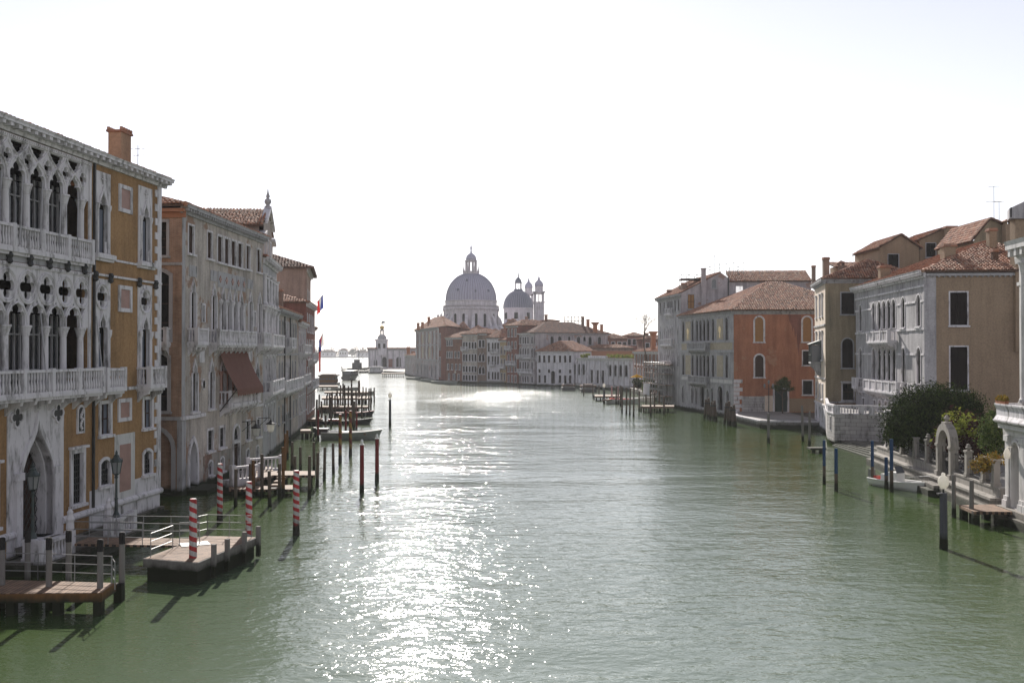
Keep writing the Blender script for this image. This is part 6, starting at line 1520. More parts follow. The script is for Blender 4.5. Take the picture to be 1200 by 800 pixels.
    mb = MB(); mb.lathe([(15, 18), (15, 21), (7.3, 26.2)], c2, 4, 0, PI / 4); mb.build('choir_roof', 'lead', r)
    for a in (-PI / 2 - .15, -PI / 2 + .75, -PI / 2 - 1.0): mb = MB(); mb.obox((x2 + 7.2 * math.cos(a), Y2 + 7.2 * math.sin(a)), .4, 1.8, 26.3, 29.4, a); mb.build('window', 'dark_inside', d2)
    D2 = dome(x2, Y2, 7.5, 31.9, 8.8, 'lead_dark', 40, 'choir_dome')
    z2 = 40.2; mb = MB(); mb.lathe([(3.2, z2 - .5), (2.4, z2 + .4), (2.1, z2 + 1.2), (1.7, z2 + 1.3)], c2, 12)
    mb.lathe([(1.9, z2 + 4.2), (2.0, z2 + 4.6), (1.7, z2 + 4.8), (1.6, z2 + 5.6), (1.1, z2 + 6.4), (.35, z2 + 7.2), (.3, z2 + 8.4), (.05, z2 + 10.4)], c2, 12); l2 = mb.build('choir_lantern', 'lead_dark', r)
    for i in range(8): a = 2 * PI * i / 8; mb = MB(); mb.obox((x2 + 1.6 * math.cos(a), Y2 + 1.6 * math.sin(a)), .35, .35, z2 + 1.2, z2 + 4.3, a); mb.build('column', 'church', l2)
    # bell towers
    for u, vt, Y, w in ((631.5, 323, 505, 5.2), (619.5, 325.5, 520, 4.9)):
        x, y, z = at(u, vt, Y); zb = z - 13.8
        mb = MB(); mb.obox((x, Y), w, w, .5, zb, 0); mb.obox((x, Y), w * 1.15, w * 1.15, zb, zb + .5); tw = mb.build('bell_tower', 'church', r)
        mb = MB()
        for a, c_ in ((-1, -1), (1, -1), (1, 1), (-1, 1)): mb.obox((x + a * w * .38, Y + c_ * w * .38), w * .24, w * .24, zb + .5, zb + 5.0)
        for a, c_ in ((0, -1), (0, 1), (1, 0), (-1, 0)): mb.obox((x + a * w * .4, Y + c_ * w * .4), w * .1, w * .1, zb + .5, zb + 4.2)
        mb.obox((x, Y), w, w, zb + 4.4, zb + 5.2); mb.obox((x, Y), w * 1.22, w * 1.22, zb + 5.2, zb + 5.8); mb.build('belfry', 'church', tw)
        mb = MB(); mb.lathe([(w * .4, zb + 5.8), (w * .4, zb + 8.2), (w * .44, zb + 8.4)], (x, Y, 0), 12); mb.build('belfry_drum', 'church', tw)
        mb = MB(); mb.lathe([(w * .42, zb + 8.4), (w * .44, zb + 9.2), (w * .38, zb + 10.3), (w * .22, zb + 11.3), (w * .1, zb + 11.8), (w * .13, zb + 12.3), (w * .08, zb + 12.8), (.05, zb + 13.8)], (x, Y, 0), 14); mb.build('cupola', 'lead', tw, smooth=True)
church()

def customs_point():
    Y = 545.0; X = lambda u: at(u, 420, Y)[0]; Zv = lambda v: at(450, v, Y)[2]
    b = Bld('customs_house', 'long low customs house with a squat tower, golden globe and weathervane', 'customs house', (X(446), Y))
    fc = b.face((X(431.5), Y), (X(492), Y + 8), .8, Zv(409), 'white_wall', name='front_wall'); F = fc.F
    for u, w in ((450.5, 2.4), (467, 2.4), (440, 1.6)): s_ = F.hit(u, 425)[0]; win(fc, s_, w, 1.6, 7.0 if w > 2 else 5.5, 'round', .35, 'dark_inside', False, .5, .1, 'stone_grey', (2, 2))
    s_ = F.hit(458.5, 425)[0]; panel(b, F, s_ - 1.6, s_ + 1.6, 1.4, 6.0, [], .1, 0, 'red_wall', 'door_panel')
    for i in range(9): panel(b, F, i * 3.3 + .2, i * 3.3 + .9, .8, Zv(409) - .6, [], .12, 0, 'stone_grey', 'pilaster')
    cornice(b, F, -.5, F.L, Zv(409) - .7, Zv(409) + .1, .7, 0, 'stone_grey'); mb = MB(); F.box(mb, 0, F.L, Zv(409) + .1, Zv(409) + .9, -8, .2); b.part('roof', mb, 'roof_tile_dark')
    shell(b, [(X(492), Y + 8), (X(492), Y + 40), (X(431.5), Y + 30), (X(431.5), Y)], .8, Zv(409), 'white_wall')
    x, w = (X(439.5) + X(452.5)) / 2, X(452.5) - X(439.5); zt = Zv(399)
    mb = MB(); mb.obox((x, Y + 4.2), w, w, 8, zt); mb.obox((x, Y + 4.2), w * 1.14, w * 1.14, zt, zt + .8); tw = b.part('tower', mb, 'white_wall')
    for e in (-1.6, 1.2): mb = MB(); mb.box(x + e, x + e + 1.3, Y + 4.1 - w / 2, Y + 4.15 - w / 2 + .1, zt - 4.2, zt - 1.6); mb.build('window', 'dark_inside', tw)
    c = (x + .2, Y + 4.2, 0); mb = MB(); mb.lathe([(2.6, zt + .8), (2.4, zt + 2.2), (1.7, zt + 3.0), (1.3, zt + 3.4)], c, 12); mb.lathe([(1.2, zt + 5.4), (1.4, zt + 5.7), (.9, zt + 6.2)], c, 12)
    for i in range(6): a = PI * i / 3; mb.tube((c[0] + math.cos(a), c[1] + math.sin(a), zt + 3.3), (c[0] + math.cos(a), c[1] + math.sin(a), zt + 5.5), .18, None, 5)
    mb.build('tower_lantern', 'stone_grey', tw)
    mb = MB(); mb.lathe([(1.3 * math.cos(t), zt + 7.2 + 1.2 * math.sin(t)) for t in (-1.5 + .3 * i for i in range(11))], c, 12); mb.build('globe', 'gold', tw, smooth=True)
    mb = MB(); mb.lathe([(.1, zt + 8.4), (.35, zt + 9.2), (.45, zt + 10.0), (.2, zt + 10.5), (.25, zt + 10.9), (.05, zt + 11.2)], c, 6); mb.box(c[0] + .2, c[0] + 1.6, c[1] - .05, c[1] + .05, zt + 9.6, zt + 10.8); mb.build('weathervane', 'copper_green', tw)
    b.done()
customs_point()
def prism_land(): pass
land('quay', [W(402, 433.8), W(420, 434), W(446, 436), W(476, 438), (-40, 640), (-110, 640)], .8, 'quay_stone')

# ---- the far islands
mb = MB(); mb.prism([(-900, 1760), (700, 1760), (760, 2100), (-1000, 2100)], -1, 1.4); o = mb.build('island', 'paving'); o['kind'] = 'structure'
mb = MB()
bl = []
for i in range(230):
    x = rnd.uniform(-560, 40); y = rnd.uniform(1775, 1880); h = rnd.uniform(5.5, 9.0) * (1.25 if rnd.random() < .15 else 1)
    bl.append(((x, y, 2.5 + h * .8), (rnd.uniform(6, 12), 7, h)))
foliage(mb, bl, 42000, 1.25, shell_=.2)
o = mb.build('far_trees', 'leaf_far'); o['kind'] = 'stuff'
for i, (u, w, h) in enumerate(((384, 26, 9), (402, 14, 12), (425, 22, 8))):
    x, y, _ = at(u, 417, 1770); b = Bld('waterside_house', ['low pale house on the shore of the far island, left', 'taller pale house among the trees of the far island', 'low pale house on the far island right of the mast'][i], 'house', (x, y), 'houses on the far island')
    fc = b.face((x - w / 2, 1768), (x + w / 2, 1768), 1, h, 'white_wall')
    for k in (.2, .5, .8): win(fc, k * w, 2, h * .45, h * .75, 'rect', .3, 'dark_inside', False)
    shell(b, [(x + w / 2, 1768), (x + w / 2, 1780), (x - w / 2, 1780), (x - w / 2, 1768)], 1, h, 'white_wall'); hip(b, [(x - w / 2, 1768), (x + w / 2, 1768), (x + w / 2, 1780), (x - w / 2, 1780)], h, 0, 4, 1, .3, 1.5, 2, 'roof_tile', (0, 0, 0, 0)); b.done()

# ---- bare tree behind the brick house
def bare_tree():
    x, y, z = at(757, 392, 226); r = thing('bare_tree', 'leafless tree with thin twigs rising behind the orange chimney', 'tree', (x, y, .9)); mb = MB()
    def br(p, d, L, rr, k):
        q = p + d * L; mb.tube(p, q, rr, rr * .65, 5, cap=False)
        if k == 0: return
        for i in range(3): br(p.lerp(q, rnd.uniform(.6, 1.0)), (d + Vector((rnd.gauss(0, .42), rnd.gauss(0, .42), rnd.gauss(.05, .25)))).normalized(), L * rnd.uniform(.62, .85), rr * .6, k - 1)
    br(Vector((x, y, 9.0)), Vector((-.2, 0, 1)).normalized(), 3.6, .17, 5); mb.build('branches', 'bark', r)
    mb = MB(); mb.tube((x, y, .5), (x, y, 9.2), .32, .18, 8); mb.build('trunk', 'bark', r)
bare_tree()
mb = MB(); x, y, _ = at(746.5, 445, 214); mb.add([(x + 1.5 * math.cos(a), y + 1.2 * math.sin(a), 4.5) for a in (2 * PI * i / 10 for i in range(10))] + [(x, y, 5.2)], [(i, (i + 1) % 10, 10) for i in range(10)])
r = thing('parasol', 'yellow orange parasol open in the garden by the brick house', 'parasol', (x, y, 1)); mb.build('canopy', 'yellow_cloth', r); mb = MB(); mb.tube((x, y, 1), (x, y, 5.2), .06, None, 6); mb.build('pole', 'pole_wood', r)
land('quay', [(30.6, 250), (29.2, 248), (29.2, 205), (31.0, 200), (31.0, 210)], 1.1, 'quay_stone')
G = 'green bushes in the garden by the brick house'
for i, (u, v, Y, w, lf, lab) in enumerate(((738, 455, 236, 2.2, 'leaf_dark', 'dark bush at the left end of the garden by the brick house'), (748, 452, 222, 2.4, 'leaf_mid', 'green bush under the yellow parasol'), (757, 455, 214, 2.2, 'leaf_dark', 'dark bush beside the scaffold in the brick house garden'))):
    x, y, z = at(u, v, Y); plant('bush', lab, 'bush', (29.9, Y, 1.1), [((29.9, Y, 2.4), (1.0, w, 1.3)), ((29.9, Y + 1.5, 3.0), (.8, 1.2, .9))], 900, .22, lf, None, G)
# ================================================================ ON THE WATER
def pole(u, vt, vb, label, rad=.12, mat='pole_wood', cap=None, group=None, lean=None, name='mooring_pole', n=10, lamp=False, cat='pole'):
    x, y = W(u, vb); h = at(u, vt, y)[2]
    prof = [(rad * 1.1, -1.6), (rad * 1.12, .2), (rad * 1.04, .55), (rad, h * .6), (rad * .94, h - .04), (rad * .8, h)]
    mb = MB(); k = rnd.uniform(-.02, .02)
    mb.lathe(prof, (x, y, 0), n)
    body_mats = mat
    if cap or lamp:
        r = thing(name, label, cat, (x, y, 0), group)
        o = mb.build('shaft', mat, r)
        mb = MB()
        if cap == 'black': mb.lathe([(rad * 1.06, h - .42), (rad * 1.06, h + .01), (rad * .7, h + .05)], (x, y, 0), n); mb.build('pole_cap', 'pole_black', r)
        elif cap == 'ball': mb.lathe([(rad * 1.15, h), (rad * 1.15, h + .06), (rad * .6, h + .1), (rad * .75, h + .22), (rad * .5, h + .34), (.01, h + .4)], (x, y, 0), n); mb.build('pole_cap', 'white_paint', r)
        elif cap == 'blue': mb.lathe([(rad * 1.04, h * .42), (rad * 1.0, h + .005), (rad * .8, h + .03)], (x, y, 0), n); mb.build('painted_top', 'pole_blue', r)
        if lamp:
            mb.lathe([(.05, h), (.05, h + .22)], (x, y, 0), 6); mb.obox((x - .12, y), .34, .3, h - .1, h - .02); mb.build('bracket', 'iron', r); mb = MB()
            mb.lathe([(.12, h + .2), (.25, h + .38), (.28, h + .58), (.2, h + .8), (.09, h + .88), (.1, h + .97), (.02, h + 1.02)], (x, y, 0), 10); mb.build('lamp_globe', 'lamp_glass', r, smooth=True)
        return r
    o = mb.build(name, mat, None, base=(x, y, 0)); tag(o, label, cat, group)
    if lean: o.rotation_euler = (R(lean[0]), R(lean[1]), 0)
    else: o.rotation_euler = (R(rnd.uniform(-1.1, 1.1)), R(rnd.uniform(-1.1, 1.1)), 0)
    return o
def planks_deck(mb, q, z0, z1, m=0):
    mb.prism(q, z0, z1, m)
    # plank direction in the UV of the top: along the first edge
    p0, p1 = q[0], q[1]; L = math.dist(p0, p1); tx, ty = (p1[0] - p0[0]) / L, (p1[1] - p0[1]) / L
    n = len(q)
    for i in range(len(mb.v) - 2 * n, len(mb.v)):
        x, y, z = mb.v[i]; dx, dy = x - p0[0], y - p0[1]; mb.uv[i] = (-dx * ty + dy * tx, dx * tx + dy * ty)
def rails(mb, pts, z, h=1.05, n=3, step=1.5, r=.02):
    for a, c in zip(pts, pts[1:]):
        for k in range(n): zz = z + h * (k + 1) / n; mb.tube((*a, zz), (*c, zz), r, None, 5)
        L = math.dist(a, c); m = max(1, round(L / step))
        for i in range(m + 1): x, y = a[0] + (c[0] - a[0]) * i / m, a[1] + (c[1] - a[1]) * i / m; mb.tube((x, y, z), (x, y, z + h), r, None, 5)
# ---- near left: dark jetty in the shade
q = [(-22.5, 37.5), W(118, 694, .9), W(134.5, 682.5, .9), (-22.2, 40.1)]
r = thing('jetty', 'short plank jetty with thin steel rails and black capped poles at the lower left', 'jetty', (-17, 38.8, 0)); mb = MB(); planks_deck(mb, [q[0], q[1], q[2], q[3]], .72, .9); mb.build('deck', 'planks', r)
mb = MB(); Fac(q[0], q[1]).box(mb, 0, math.dist(q[0], q[1]), .55, .88, -.06, .05); Fac(q[1], q[2]).box(mb, 0, math.dist(q[1], q[2]), .55, .88, -.06, .05); mb.build('edge_beam', 'boat_red_wood', r) if False else mb.build('edge_beam', 'pole_rust', r)
for a in (.25, .5, .75, .97):
    for e in (.15, .9):
        x = q[0][0] + (q[1][0] - q[0][0]) * a; y = q[0][1] + (q[3][1] - q[0][1]) * e + .2 * a; mb = MB(); mb.obox((x, y), .32, .32, -1.5, .72); mb.build('pile', 'pole_black', r)
mb = MB(); c = [q[3], (q[3][0] * .5 + q[2][0] * .5, 39.85), (q[2][0] - .1, q[2][1] - .05)]; rails(mb, c, .9); rails(mb, [(q[2][0] - .1, q[2][1] - .1), (q[1][0] + .35, q[1][1] + .45)], .9, step=2); mb.build('railing', 'steel_rail', r)
G = 'black capped poles round the dark jetty'
for u, vt, vb, lab in ((2, 631, 712, 'leftmost black capped pole, cut by the left edge'), (32, 623, 695, 'black capped pole behind the jetty before the first lantern'), (57, 631, 714, 'black capped pole in front of the middle of the jetty'), (80, 622.5, 699, 'black capped pole just behind the jetty planks, below the lion finial'), (117, 633, 716, 'black capped pole at the front right corner of the jetty'), (142.6, 624.6, 703, 'black capped pole standing free to the right of the jetty')):
    pole(u, vt, vb, lab, .115, 'pole_grey', 'black', G)
# ---- pontoon with striped poles
P = [W(169.7, 653.7, 1), W(231, 658.5, 1), W(300, 629, 1), W(240, 627.5, 1)]
r = thing('pontoon', 'sunlit wooden landing pontoon with steel railings between red and white poles', 'pontoon', (P[0][0] + 1.5, 45.5, 0))
mb = MB(); planks_deck(mb, P, .9, 1.0); mb.build('deck', 'planks', r)
cx, cy = sum(p[0] for p in P) / 4, sum(p[1] for p in P) / 4; In = [(cx + (x - cx) * .96, cy + (y - cy) * .96) for x, y in P]
mb = MB(); mb.prism(In, -.6, .9); mb.build('hull', 'pole_wood', r)
mb = MB()
for a, c in zip(P, P[1:] + P[:1]): Fac(a, c).box(mb, -.04, math.dist(a, c) + .04, .62, .985, -.02, .07)
mb.build('edge_beam', 'pole_grey', r)
Fr = Fac(P[1], P[2])
for k in (.2, .42, .72, .98): mb = MB(); s_ = k * Fr.L; Fr.box(mb, s_ - .09, s_ + .09, .1, 1.55, .08, .26); mb.build('fender_post', 'pole_grey', r)
Gw = [W(150, 632, 1), W(150, 638, 1)]
ga, gb = (-20.6, 48.6), (-20.6, 46.9); gc, gd = (P[0][0] * .45 + P[3][0] * .55, P[0][1] * .45 + P[3][1] * .55), (P[0][0] * .12 + P[3][0] * .88, P[0][1] * .12 + P[3][1] * .88)
mb = MB(); planks_deck(mb, [gb, gc, gd, ga], .88, .985); g = mb.build('gangway', 'planks', r)
mb = MB(); rails(mb, [ga, gd], .98); rails(mb, [gb, (gb[0] * .35 + gc[0] * .65, gb[1] * .35 + gc[1] * .65)], .98, n=3); rails(mb, [gd, (P[3][0] + .15, P[3][1] - .1), (P[2][0] - .2, P[2][1] - .1)], 1.0); rails(mb, [(P[0][0] + .2, P[0][1] + .15), (P[0][0] * .6 + P[3][0] * .4 + .1, P[0][1] * .6 + P[3][1] * .4)], 1.0); rails(mb, [gc, (gc[0] + .9, gc[1] + .1)], 1.0)
mb.build('railing', 'steel_rail', r)
mb = MB(); x, y = W(228, 637, 1.02); mb.obox((x, y), 1.3, .9, 1.005, 1.03, .5); mb.build('ramp_plate', 'white_paint', r)
G = 'red and white striped mooring poles'
for u, vt, vb, rad, lab in ((226, 584, 680, .165, 'striped red and white pole nearest the bridge, at the near corner of the pontoon'), (257.5, 543, 612, .16, 'striped red and white pole standing alone in the shade behind the pontoon'), (291.5, 564, 646, .16, 'striped red and white pole at the far right corner of the pontoon'), (347, 551, 627, .17, 'striped red and white pole out in open water right of the pontoon')):
    pole(u, vt, vb, lab, rad, 'stripe_red', None, G, (0, 0), n=20)
# ---- entrance dock of the grey palace
r = thing('jetty', 'plank landing with low steps and a white balustrade before the grey palace doors', 'jetty', (-18, 74, 0))
q = [W(318, 556.5, 1), W(369, 556.5, 1), W(369, 551.5, 1), W(318, 551.5, 1)]
mb = MB(); planks_deck(mb, q, .82, 1.0); planks_deck(mb, [W(300, 561, 1), W(320, 556.5, 1), W(320, 546, 1), W(296, 546, 1)], .8, .98); mb.build('deck', 'planks', r)
mb = MB(); planks_deck(mb, [W(268, 573, .5), W(316, 573, .5), W(316, 569, .5), W(268, 569, .5)], .34, .5); planks_deck(mb, [W(331, 573, .5), W(343, 573, .5), W(343, 568, .5), W(331, 568, .5)], .34, .5); mb.build('lower_plank', 'planks', r)
for k in range(4): mb = MB(); a = W(317 + 3.5 * k, 570 - 4 * k, .55 + .12 * k); mb.obox((a[0] + .2, a[1]), .55, 1.2, .4 + .1 * k, .5 + .13 * k); mb.build('step', 'planks', r)
for u in (322, 335, 350, 364): a = W(u, 556, .9); mb = MB(); mb.tube((a[0], a[1] + .15, -1.2), (a[0], a[1] + .15, .85), .12, .11, 7); mb.build('pile', 'pole_wood', r)
for (u0, v0, u1, v1, zt) in ((273, 563.5, 306, 560, 1.75), (290, 553, 330, 549.5, 1.75)):
    a, c = W(u0, v0, .9), W(u1, v1, .9); F = Fac(a, c); mb = MB(); F.box(mb, -.1, F.L + .1, -1, .9, -1.2, .1); F.box(mb, 0, F.L, .9, 1.02, -.2, .05); F.box(mb, 0, F.L, 1.75, 1.9, -.22, .07)
    n = int(F.L / .3)
    for i in range(n): x, y, _ = F.P((i + .5) * F.L / n, 0, -.08); mb.lathe([(.06, 1.02), (.1, 1.2), (.045, 1.5), (.07, 1.75)], (x, y, 0), 6)
    for s_ in (0, F.L): F.box(mb, s_ - .15, s_ + .15, .9, 2.0, -.25, .1)
    mb.build('balustrade', 'stone', r)
G = 'brown poles before the grey palace landing'
near = ((276, 549, 593, 0), (293.4, 543, 578, 0), (297, 539, 581, 1), (307, 532, 582.6, 0), (316, 551.6, 593, 0), (327.5, 543, 582.5, 0), (332, 523.5, 582, 1), (333.5, 508, 560, 1), (336.8, 504, 538, 1), (342, 517.5, 553.5, 0), (345.4, 534, 560, 0), (352, 523.5, 554, 0), (362.4, 534, 583.5, 0), (368, 518, 554.4, 0), (371.6, 530, 570, 0), (380, 524, 561, 0), (390.6, 519, 554, 0))
ordw = ['first', 'second', 'third', 'fourth', 'fifth', 'sixth', 'seventh', 'eighth', 'ninth', 'tenth', 'eleventh', 'twelfth', 'thirteenth', 'fourteenth', 'fifteenth', 'sixteenth', 'seventeenth', 'eighteenth', 'nineteenth', 'twentieth', 'twenty first', 'twenty second', 'twenty third', 'twenty fourth', 'twenty fifth', 'twenty sixth', 'twenty seventh', 'twenty eighth']
for i, (u, vt, vb, k) in enumerate(near):
    pole(u, vt, vb, ('rusty orange' if k else 'dark brown') + ' bare pole, ' + ordw[i] + ' from the left before the grey palace landing', .115, 'pole_rust' if k else 'pole_wood', None, G)
G = 'coloured poles round the grey barge'
pole(398.5, 485, 541, 'gold and red spiral pole left of the taller one, in front of the barge', .15, 'stripe_gold', None, G, (0, 0), n=16); pole(410.6, 481, 533, 'taller gold and red spiral pole in front of the barge', .15, 'stripe_gold', None, G, (0, 0), n=16)
pole(424, 521, 577, 'dark red pole with a pale knob, nearer of the pair in open water', .15, 'pole_red', 'ball', G); pole(441.7, 514, 563, 'dark red pole with a pale knob, farther of the pair in open water', .15, 'pole_red', 'ball', G)
pole(372.6, 480, 516, 'slim red pole by the left bank behind the barge', .12, 'pole_red', None, G); pole(405.2, 480, 509, 'red pole rising behind the barge between the spiral poles', .13, 'pole_red', None, G); pole(417.6, 484, 507, 'short red pole behind the middle of the barge', .12, 'pole_red', None, G)
pole(457, 468, 498, 'iron channel post with a pale lantern, alone in mid canal', .17, 'pole_iron', None, None, name='channel_post', lamp=True)
# ---- jetties and poles up the left side
def jetty(u0, u1, v, z, dv, lab, piles=5, base=True):
    q = [W(u0, v, z), W(u1, v, z), W(u1, v - dv, z), W(u0, v - dv, z)]
    r = thing('jetty', lab, 'jetty', ((q[0][0] + q[1][0]) / 2, q[0][1], 0)); mb = MB(); planks_deck(mb, q, z - .2, z); mb.build('deck', 'planks', r)
    mb = MB(); F = Fac(q[0], q[1]); F.box(mb, 0, F.L, z - .3, z - .02, -.06, .04); mb.build('edge_beam', 'planks', r)
    for i in range(piles):
        for e in (.1, .9): a = ((i + .3) / piles); x = q[0][0] + (q[1][0] - q[0][0]) * a; y = q[0][1] + (q[3][1] - q[0][1]) * e; mb = MB(); mb.tube((x, y, -1.2), (x, y, z - .2), .16, .14, 7); mb.build('pile', 'pole_wood', r)
    return r, q
jetty(377, 434, 466.5, 1.1, 2.5, 'wide plank jetty with a thick dark edge, crossing behind the bundle of poles', 7)
jetty(374, 433, 476.5, 1.0, 1.2, 'narrow plank jetty nearer the bridge than the wide one', 6)
jetty(380, 431, 459.5, 1.0, 1.2, 'far jetty before the floating landing shelter', 5)
jetty(361, 378, 491, .9, 2, 'short pale plank landing against the left bank', 2)
jetty(352, 364, 504.5, .9, 2, 'small pale step landing by the red house', 2)
jetty(352, 396, 452.5, 1.0, 1.2, 'plank jetty leading to the floating landing shelter', 4)
G = 'thin dark poles among the left bank jetties'
far = []
pr = random.Random(3)
for u, vt, vb in ((373.5, 462, 489), (377, 470, 497), (381.5, 486, 512), (383, 463, 480), (386, 461, 489), (389, 459, 488), (392.5, 463, 490), (395.5, 456, 483), (399, 451, 481), (401.5, 449, 476), (404, 451, 489), (408, 452, 487), (411.5, 445, 478), (413, 456, 488), (417.5, 457, 487), (420, 446, 470), (421.5, 445.5, 471), (424, 461, 493), (425.5, 453, 470), (429, 454, 472), (432.5, 455, 470), (434.5, 454.5, 485), (432, 463, 484), (438.5, 454, 471), (415, 470, 503), (412.5, 466, 500), (370.5, 468, 510), (388, 465, 500)): far.append((u, vt, vb))
far.sort()
for i, (u, vt, vb) in enumerate(far): pole(u, vt, vb, 'thin dark pole, ' + ordw[i] + ' from the left among the jetties of the left bank', .13 if vb > 480 else .15, 'pole_wood', None, G, n=7)

# ---- boats
def hull(name, label, cat, x, y, rz, L, Wd, H, mats=('boat_grey', 'planks'), bow=.45, fine=.08, extra=None, group=None, transom=.7):
    """boat along local +x, lofted from sections; the deck well is open"""
    r = thing(name, label, cat, (0, 0, 0), group); ns = 14; vs = []; prof = [(-1, 1.0), (-.92, .45), (-.6, .05), (0, -.15), (.6, .05), (.92, .45), (1, 1.0)]
    for i in range(ns + 1):
        t = i / ns; k = (transom + (1 - transom) * min(1, t / .35)) if t < .35 else 1 - max(0, (t - .45) / .55) ** 2.2
        k = max(k, fine); sh = H * (1 + bow * max(0, t - .35) ** 2 * 1.8)
        for a, z in prof: vs.append((-L / 2 + L * t + (0 if z < .9 else (.05 * L * t * t)), a * Wd / 2 * k * (.85 + .15 * z), z * sh - .15))
    m = len(prof); fs = [(i * m + j, i * m + j + 1, (i + 1) * m + j + 1, (i + 1) * m + j) for i in range(ns) for j in range(m - 1)] + [tuple(range(m))[::-1], tuple(range(ns * m, ns * m + m))]
    mb = MB(); mb.add(vs, fs); o = mb.build('hull', mats[0], r)
    mb = MB(); g = []
    for i in range(ns + 1): g.append((vs[i * m], vs[i * m + m - 1]))
    for (a, b_), (c, d) in zip(g, g[1:]): mb.tube(a, c, .05, None, 5); mb.tube(b_, d, .05, None, 5)
    mb.build('gunwale', mats[2] if len(mats) > 2 else mats[0], o)
    mb = MB(); dv = []
    for i in range(ns + 1):
        z = vs[i * m][2] - (.22 if i < ns * .7 else .04); dv += [(vs[i * m][0], vs[i * m][1] * .97, z), (vs[i * m + m - 1][0], vs[i * m + m - 1][1] * .97, z)]
    mb.add(dv, [(2 * i, 2 * i + 1, 2 * i + 3, 2 * i + 2) for i in range(ns)]); mb.build('deck', mats[1], r)
    if extra: extra(r)
    r.location = (x, y, 0); r.rotation_euler = (0, 0, rz); return r
def barge_extra(r):
    mb = MB(); mb.box(-3.9, -2.6, -.5, .5, .5, 1.25); mb.build('engine_box', 'boat_dark', r)
    for x in (-1.5, .2, 1.6): mb = MB(); mb.box(x, x + .25, -.85, .85, .55, .72); mb.build('thwart', 'planks', r)
    for x, w, h, mt in ((-2.3, .9, .5, 'tarp_white'), (-.9, .7, .4, 'boat_red')): mb = MB(); mb.box(x, x + w, -.5, .4, .5, .5 + h); mb.build('cargo', mt, r)
    mb = MB(); mb.tube((-4.0, 0, .9), (-4.4, 0, -.4), .12, .08, 6); mb.box(-4.35, -3.95, -.2, .2, .8, 1.35); mb.build('outboard', 'iron', r)
x, y = W(411, 515); hull('work_barge', 'grey open work barge with a raised pointed bow, moored left', 'boat', x - .1, y + .6, 0, 6.6, 1.9, .95, ('boat_grey', 'planks', 'white_paint'), .45, .06, barge_extra)
def gond(r):
    mb = MB(); mb.path([(3.4, 0, .7), (3.75, 0, 1.3), (3.7, 0, 1.55)], .05, 5); mb.build('prow_iron', 'steel_rail', r)
    mb = MB(); mb.box(-1.4, .3, -.45, .45, .4, .72); mb.build('seat', 'boat_red', r)
x, y = W(397, 497); hull('gondola', 'long black rowing boat with a flat top between the barge and the jetties', 'boat', x, y, 0, 8.6, 1.3, .6, ('boat_dark', 'boat_dark', 'boat_dark'), .9, .03, gond, None, .3)
x, y = W(414, 487.5); hull('rowing_boat', 'small dark boat with a red cover by the narrow jetty', 'boat', x, y, 0, 6.0, 1.4, .7, ('boat_dark', 'boat_red', 'boat_red'), .6, .05, None, None, .5)
G = 'low boats moored among the far left jetties'
for u, v, L, lab in ((420, 462.5, 7, 'low grey boat lying behind the wide jetty'), (404, 457, 7, 'low grey boat by the far jetty, nearer the bank'), (392, 482, 6, 'low grey boat tucked under the narrow jetty')): x, y = W(u, v); hull('moored_boat', lab, 'boat', x, y, rnd.uniform(-.3, .3), L, 1.7, .7, ('boat_grey', 'boat_grey', 'planks'), .5, .06, None, G)
def motorboat(r):
    mb = MB(); mb.box(-.7, .15, -.42, .42, .45, 1.15); mb.build('console', 'white_paint', r)
    mb = MB(); mb.add([(.15, -.42, 1.15), (.15, .42, 1.15), (-.1, .38, 1.6), (-.1, -.38, 1.6)], [(0, 1, 2, 3)]); mb.box(.1, .16, -.42, .42, 1.12, 1.18); mb.build('windscreen', 'glass_pale', r)
    mb = MB(); mb.box(-1.35, -.95, -.4, .4, .45, .95); mb.build('seat', 'white_paint', r)
    mb = MB(); mb.box(-2.75, -2.35, -.16, .16, .45, 1.15); mb.tube((-2.6, 0, .5), (-2.7, 0, -.4), .08, .06, 6); mb.build('outboard', 'steel_rail', r)
    mb = MB(); mb.box(-2.2, -1.8, -.35, .1, .45, .72); mb.build('fuel_can', 'boat_red', r)
    mb = MB(); mb.path([(1.2, -.75, .95), (2.4, -.3, 1.15), (2.75, 0, 1.18), (2.4, .3, 1.15), (1.2, .75, .95)], .02, 5); mb.build('bow_rail', 'steel_rail', r)
a, c = W(1031, 569), W(1084, 577); x, y = (a[0] + c[0]) / 2, (a[1] + c[1]) / 2 + .5
hull('motorboat', 'white open motorboat with a centre console by the garden quay', 'boat', x, y, math.atan2(c[1] - a[1], c[0] - a[0]), 4.9, 1.75, .68, ('white_paint', 'tarp_white', 'white_paint'), .35, .06, motorboat)
G = 'blue topped poles along the right quay'
for u, vt, vb, lab in ((966, 516, 567, 'leftmost blue topped pole in the water off the terrace wall'), (980, 525.6, 575.5, 'blue topped pole right beside the leftmost one'), (1022.5, 516.5, 568, 'blue topped pole just left of the white motorboat'), (1038.7, 536, 572, 'short blue topped pole against the side of the white motorboat'), (1045, 514.7, 576.5, 'tallest blue topped pole in front of the white motorboat')): pole(u, vt, vb, lab, .115 if vb < 570 else .125, 'pole_wood', 'blue', G)
pole(1106, 577, 643, 'thick square timber lamp post with a white globe, in the water at lower right', .2, 'pole_iron', None, None, name='lamp_post', n=6, lamp=True, cat='lamp post')
pole(1118, 556, 606, 'weathered grey pole left of the plank landing on the right', .12, 'pole_grey'); pole(1138.4, 562.5, 613, 'weathered grey pole in front of the plank landing on the right', .13, 'pole_grey')
q = [W(1124, 591.5, .85), W(1141, 599, .85), (29.6, 57.0), (29.6, 60.0)]
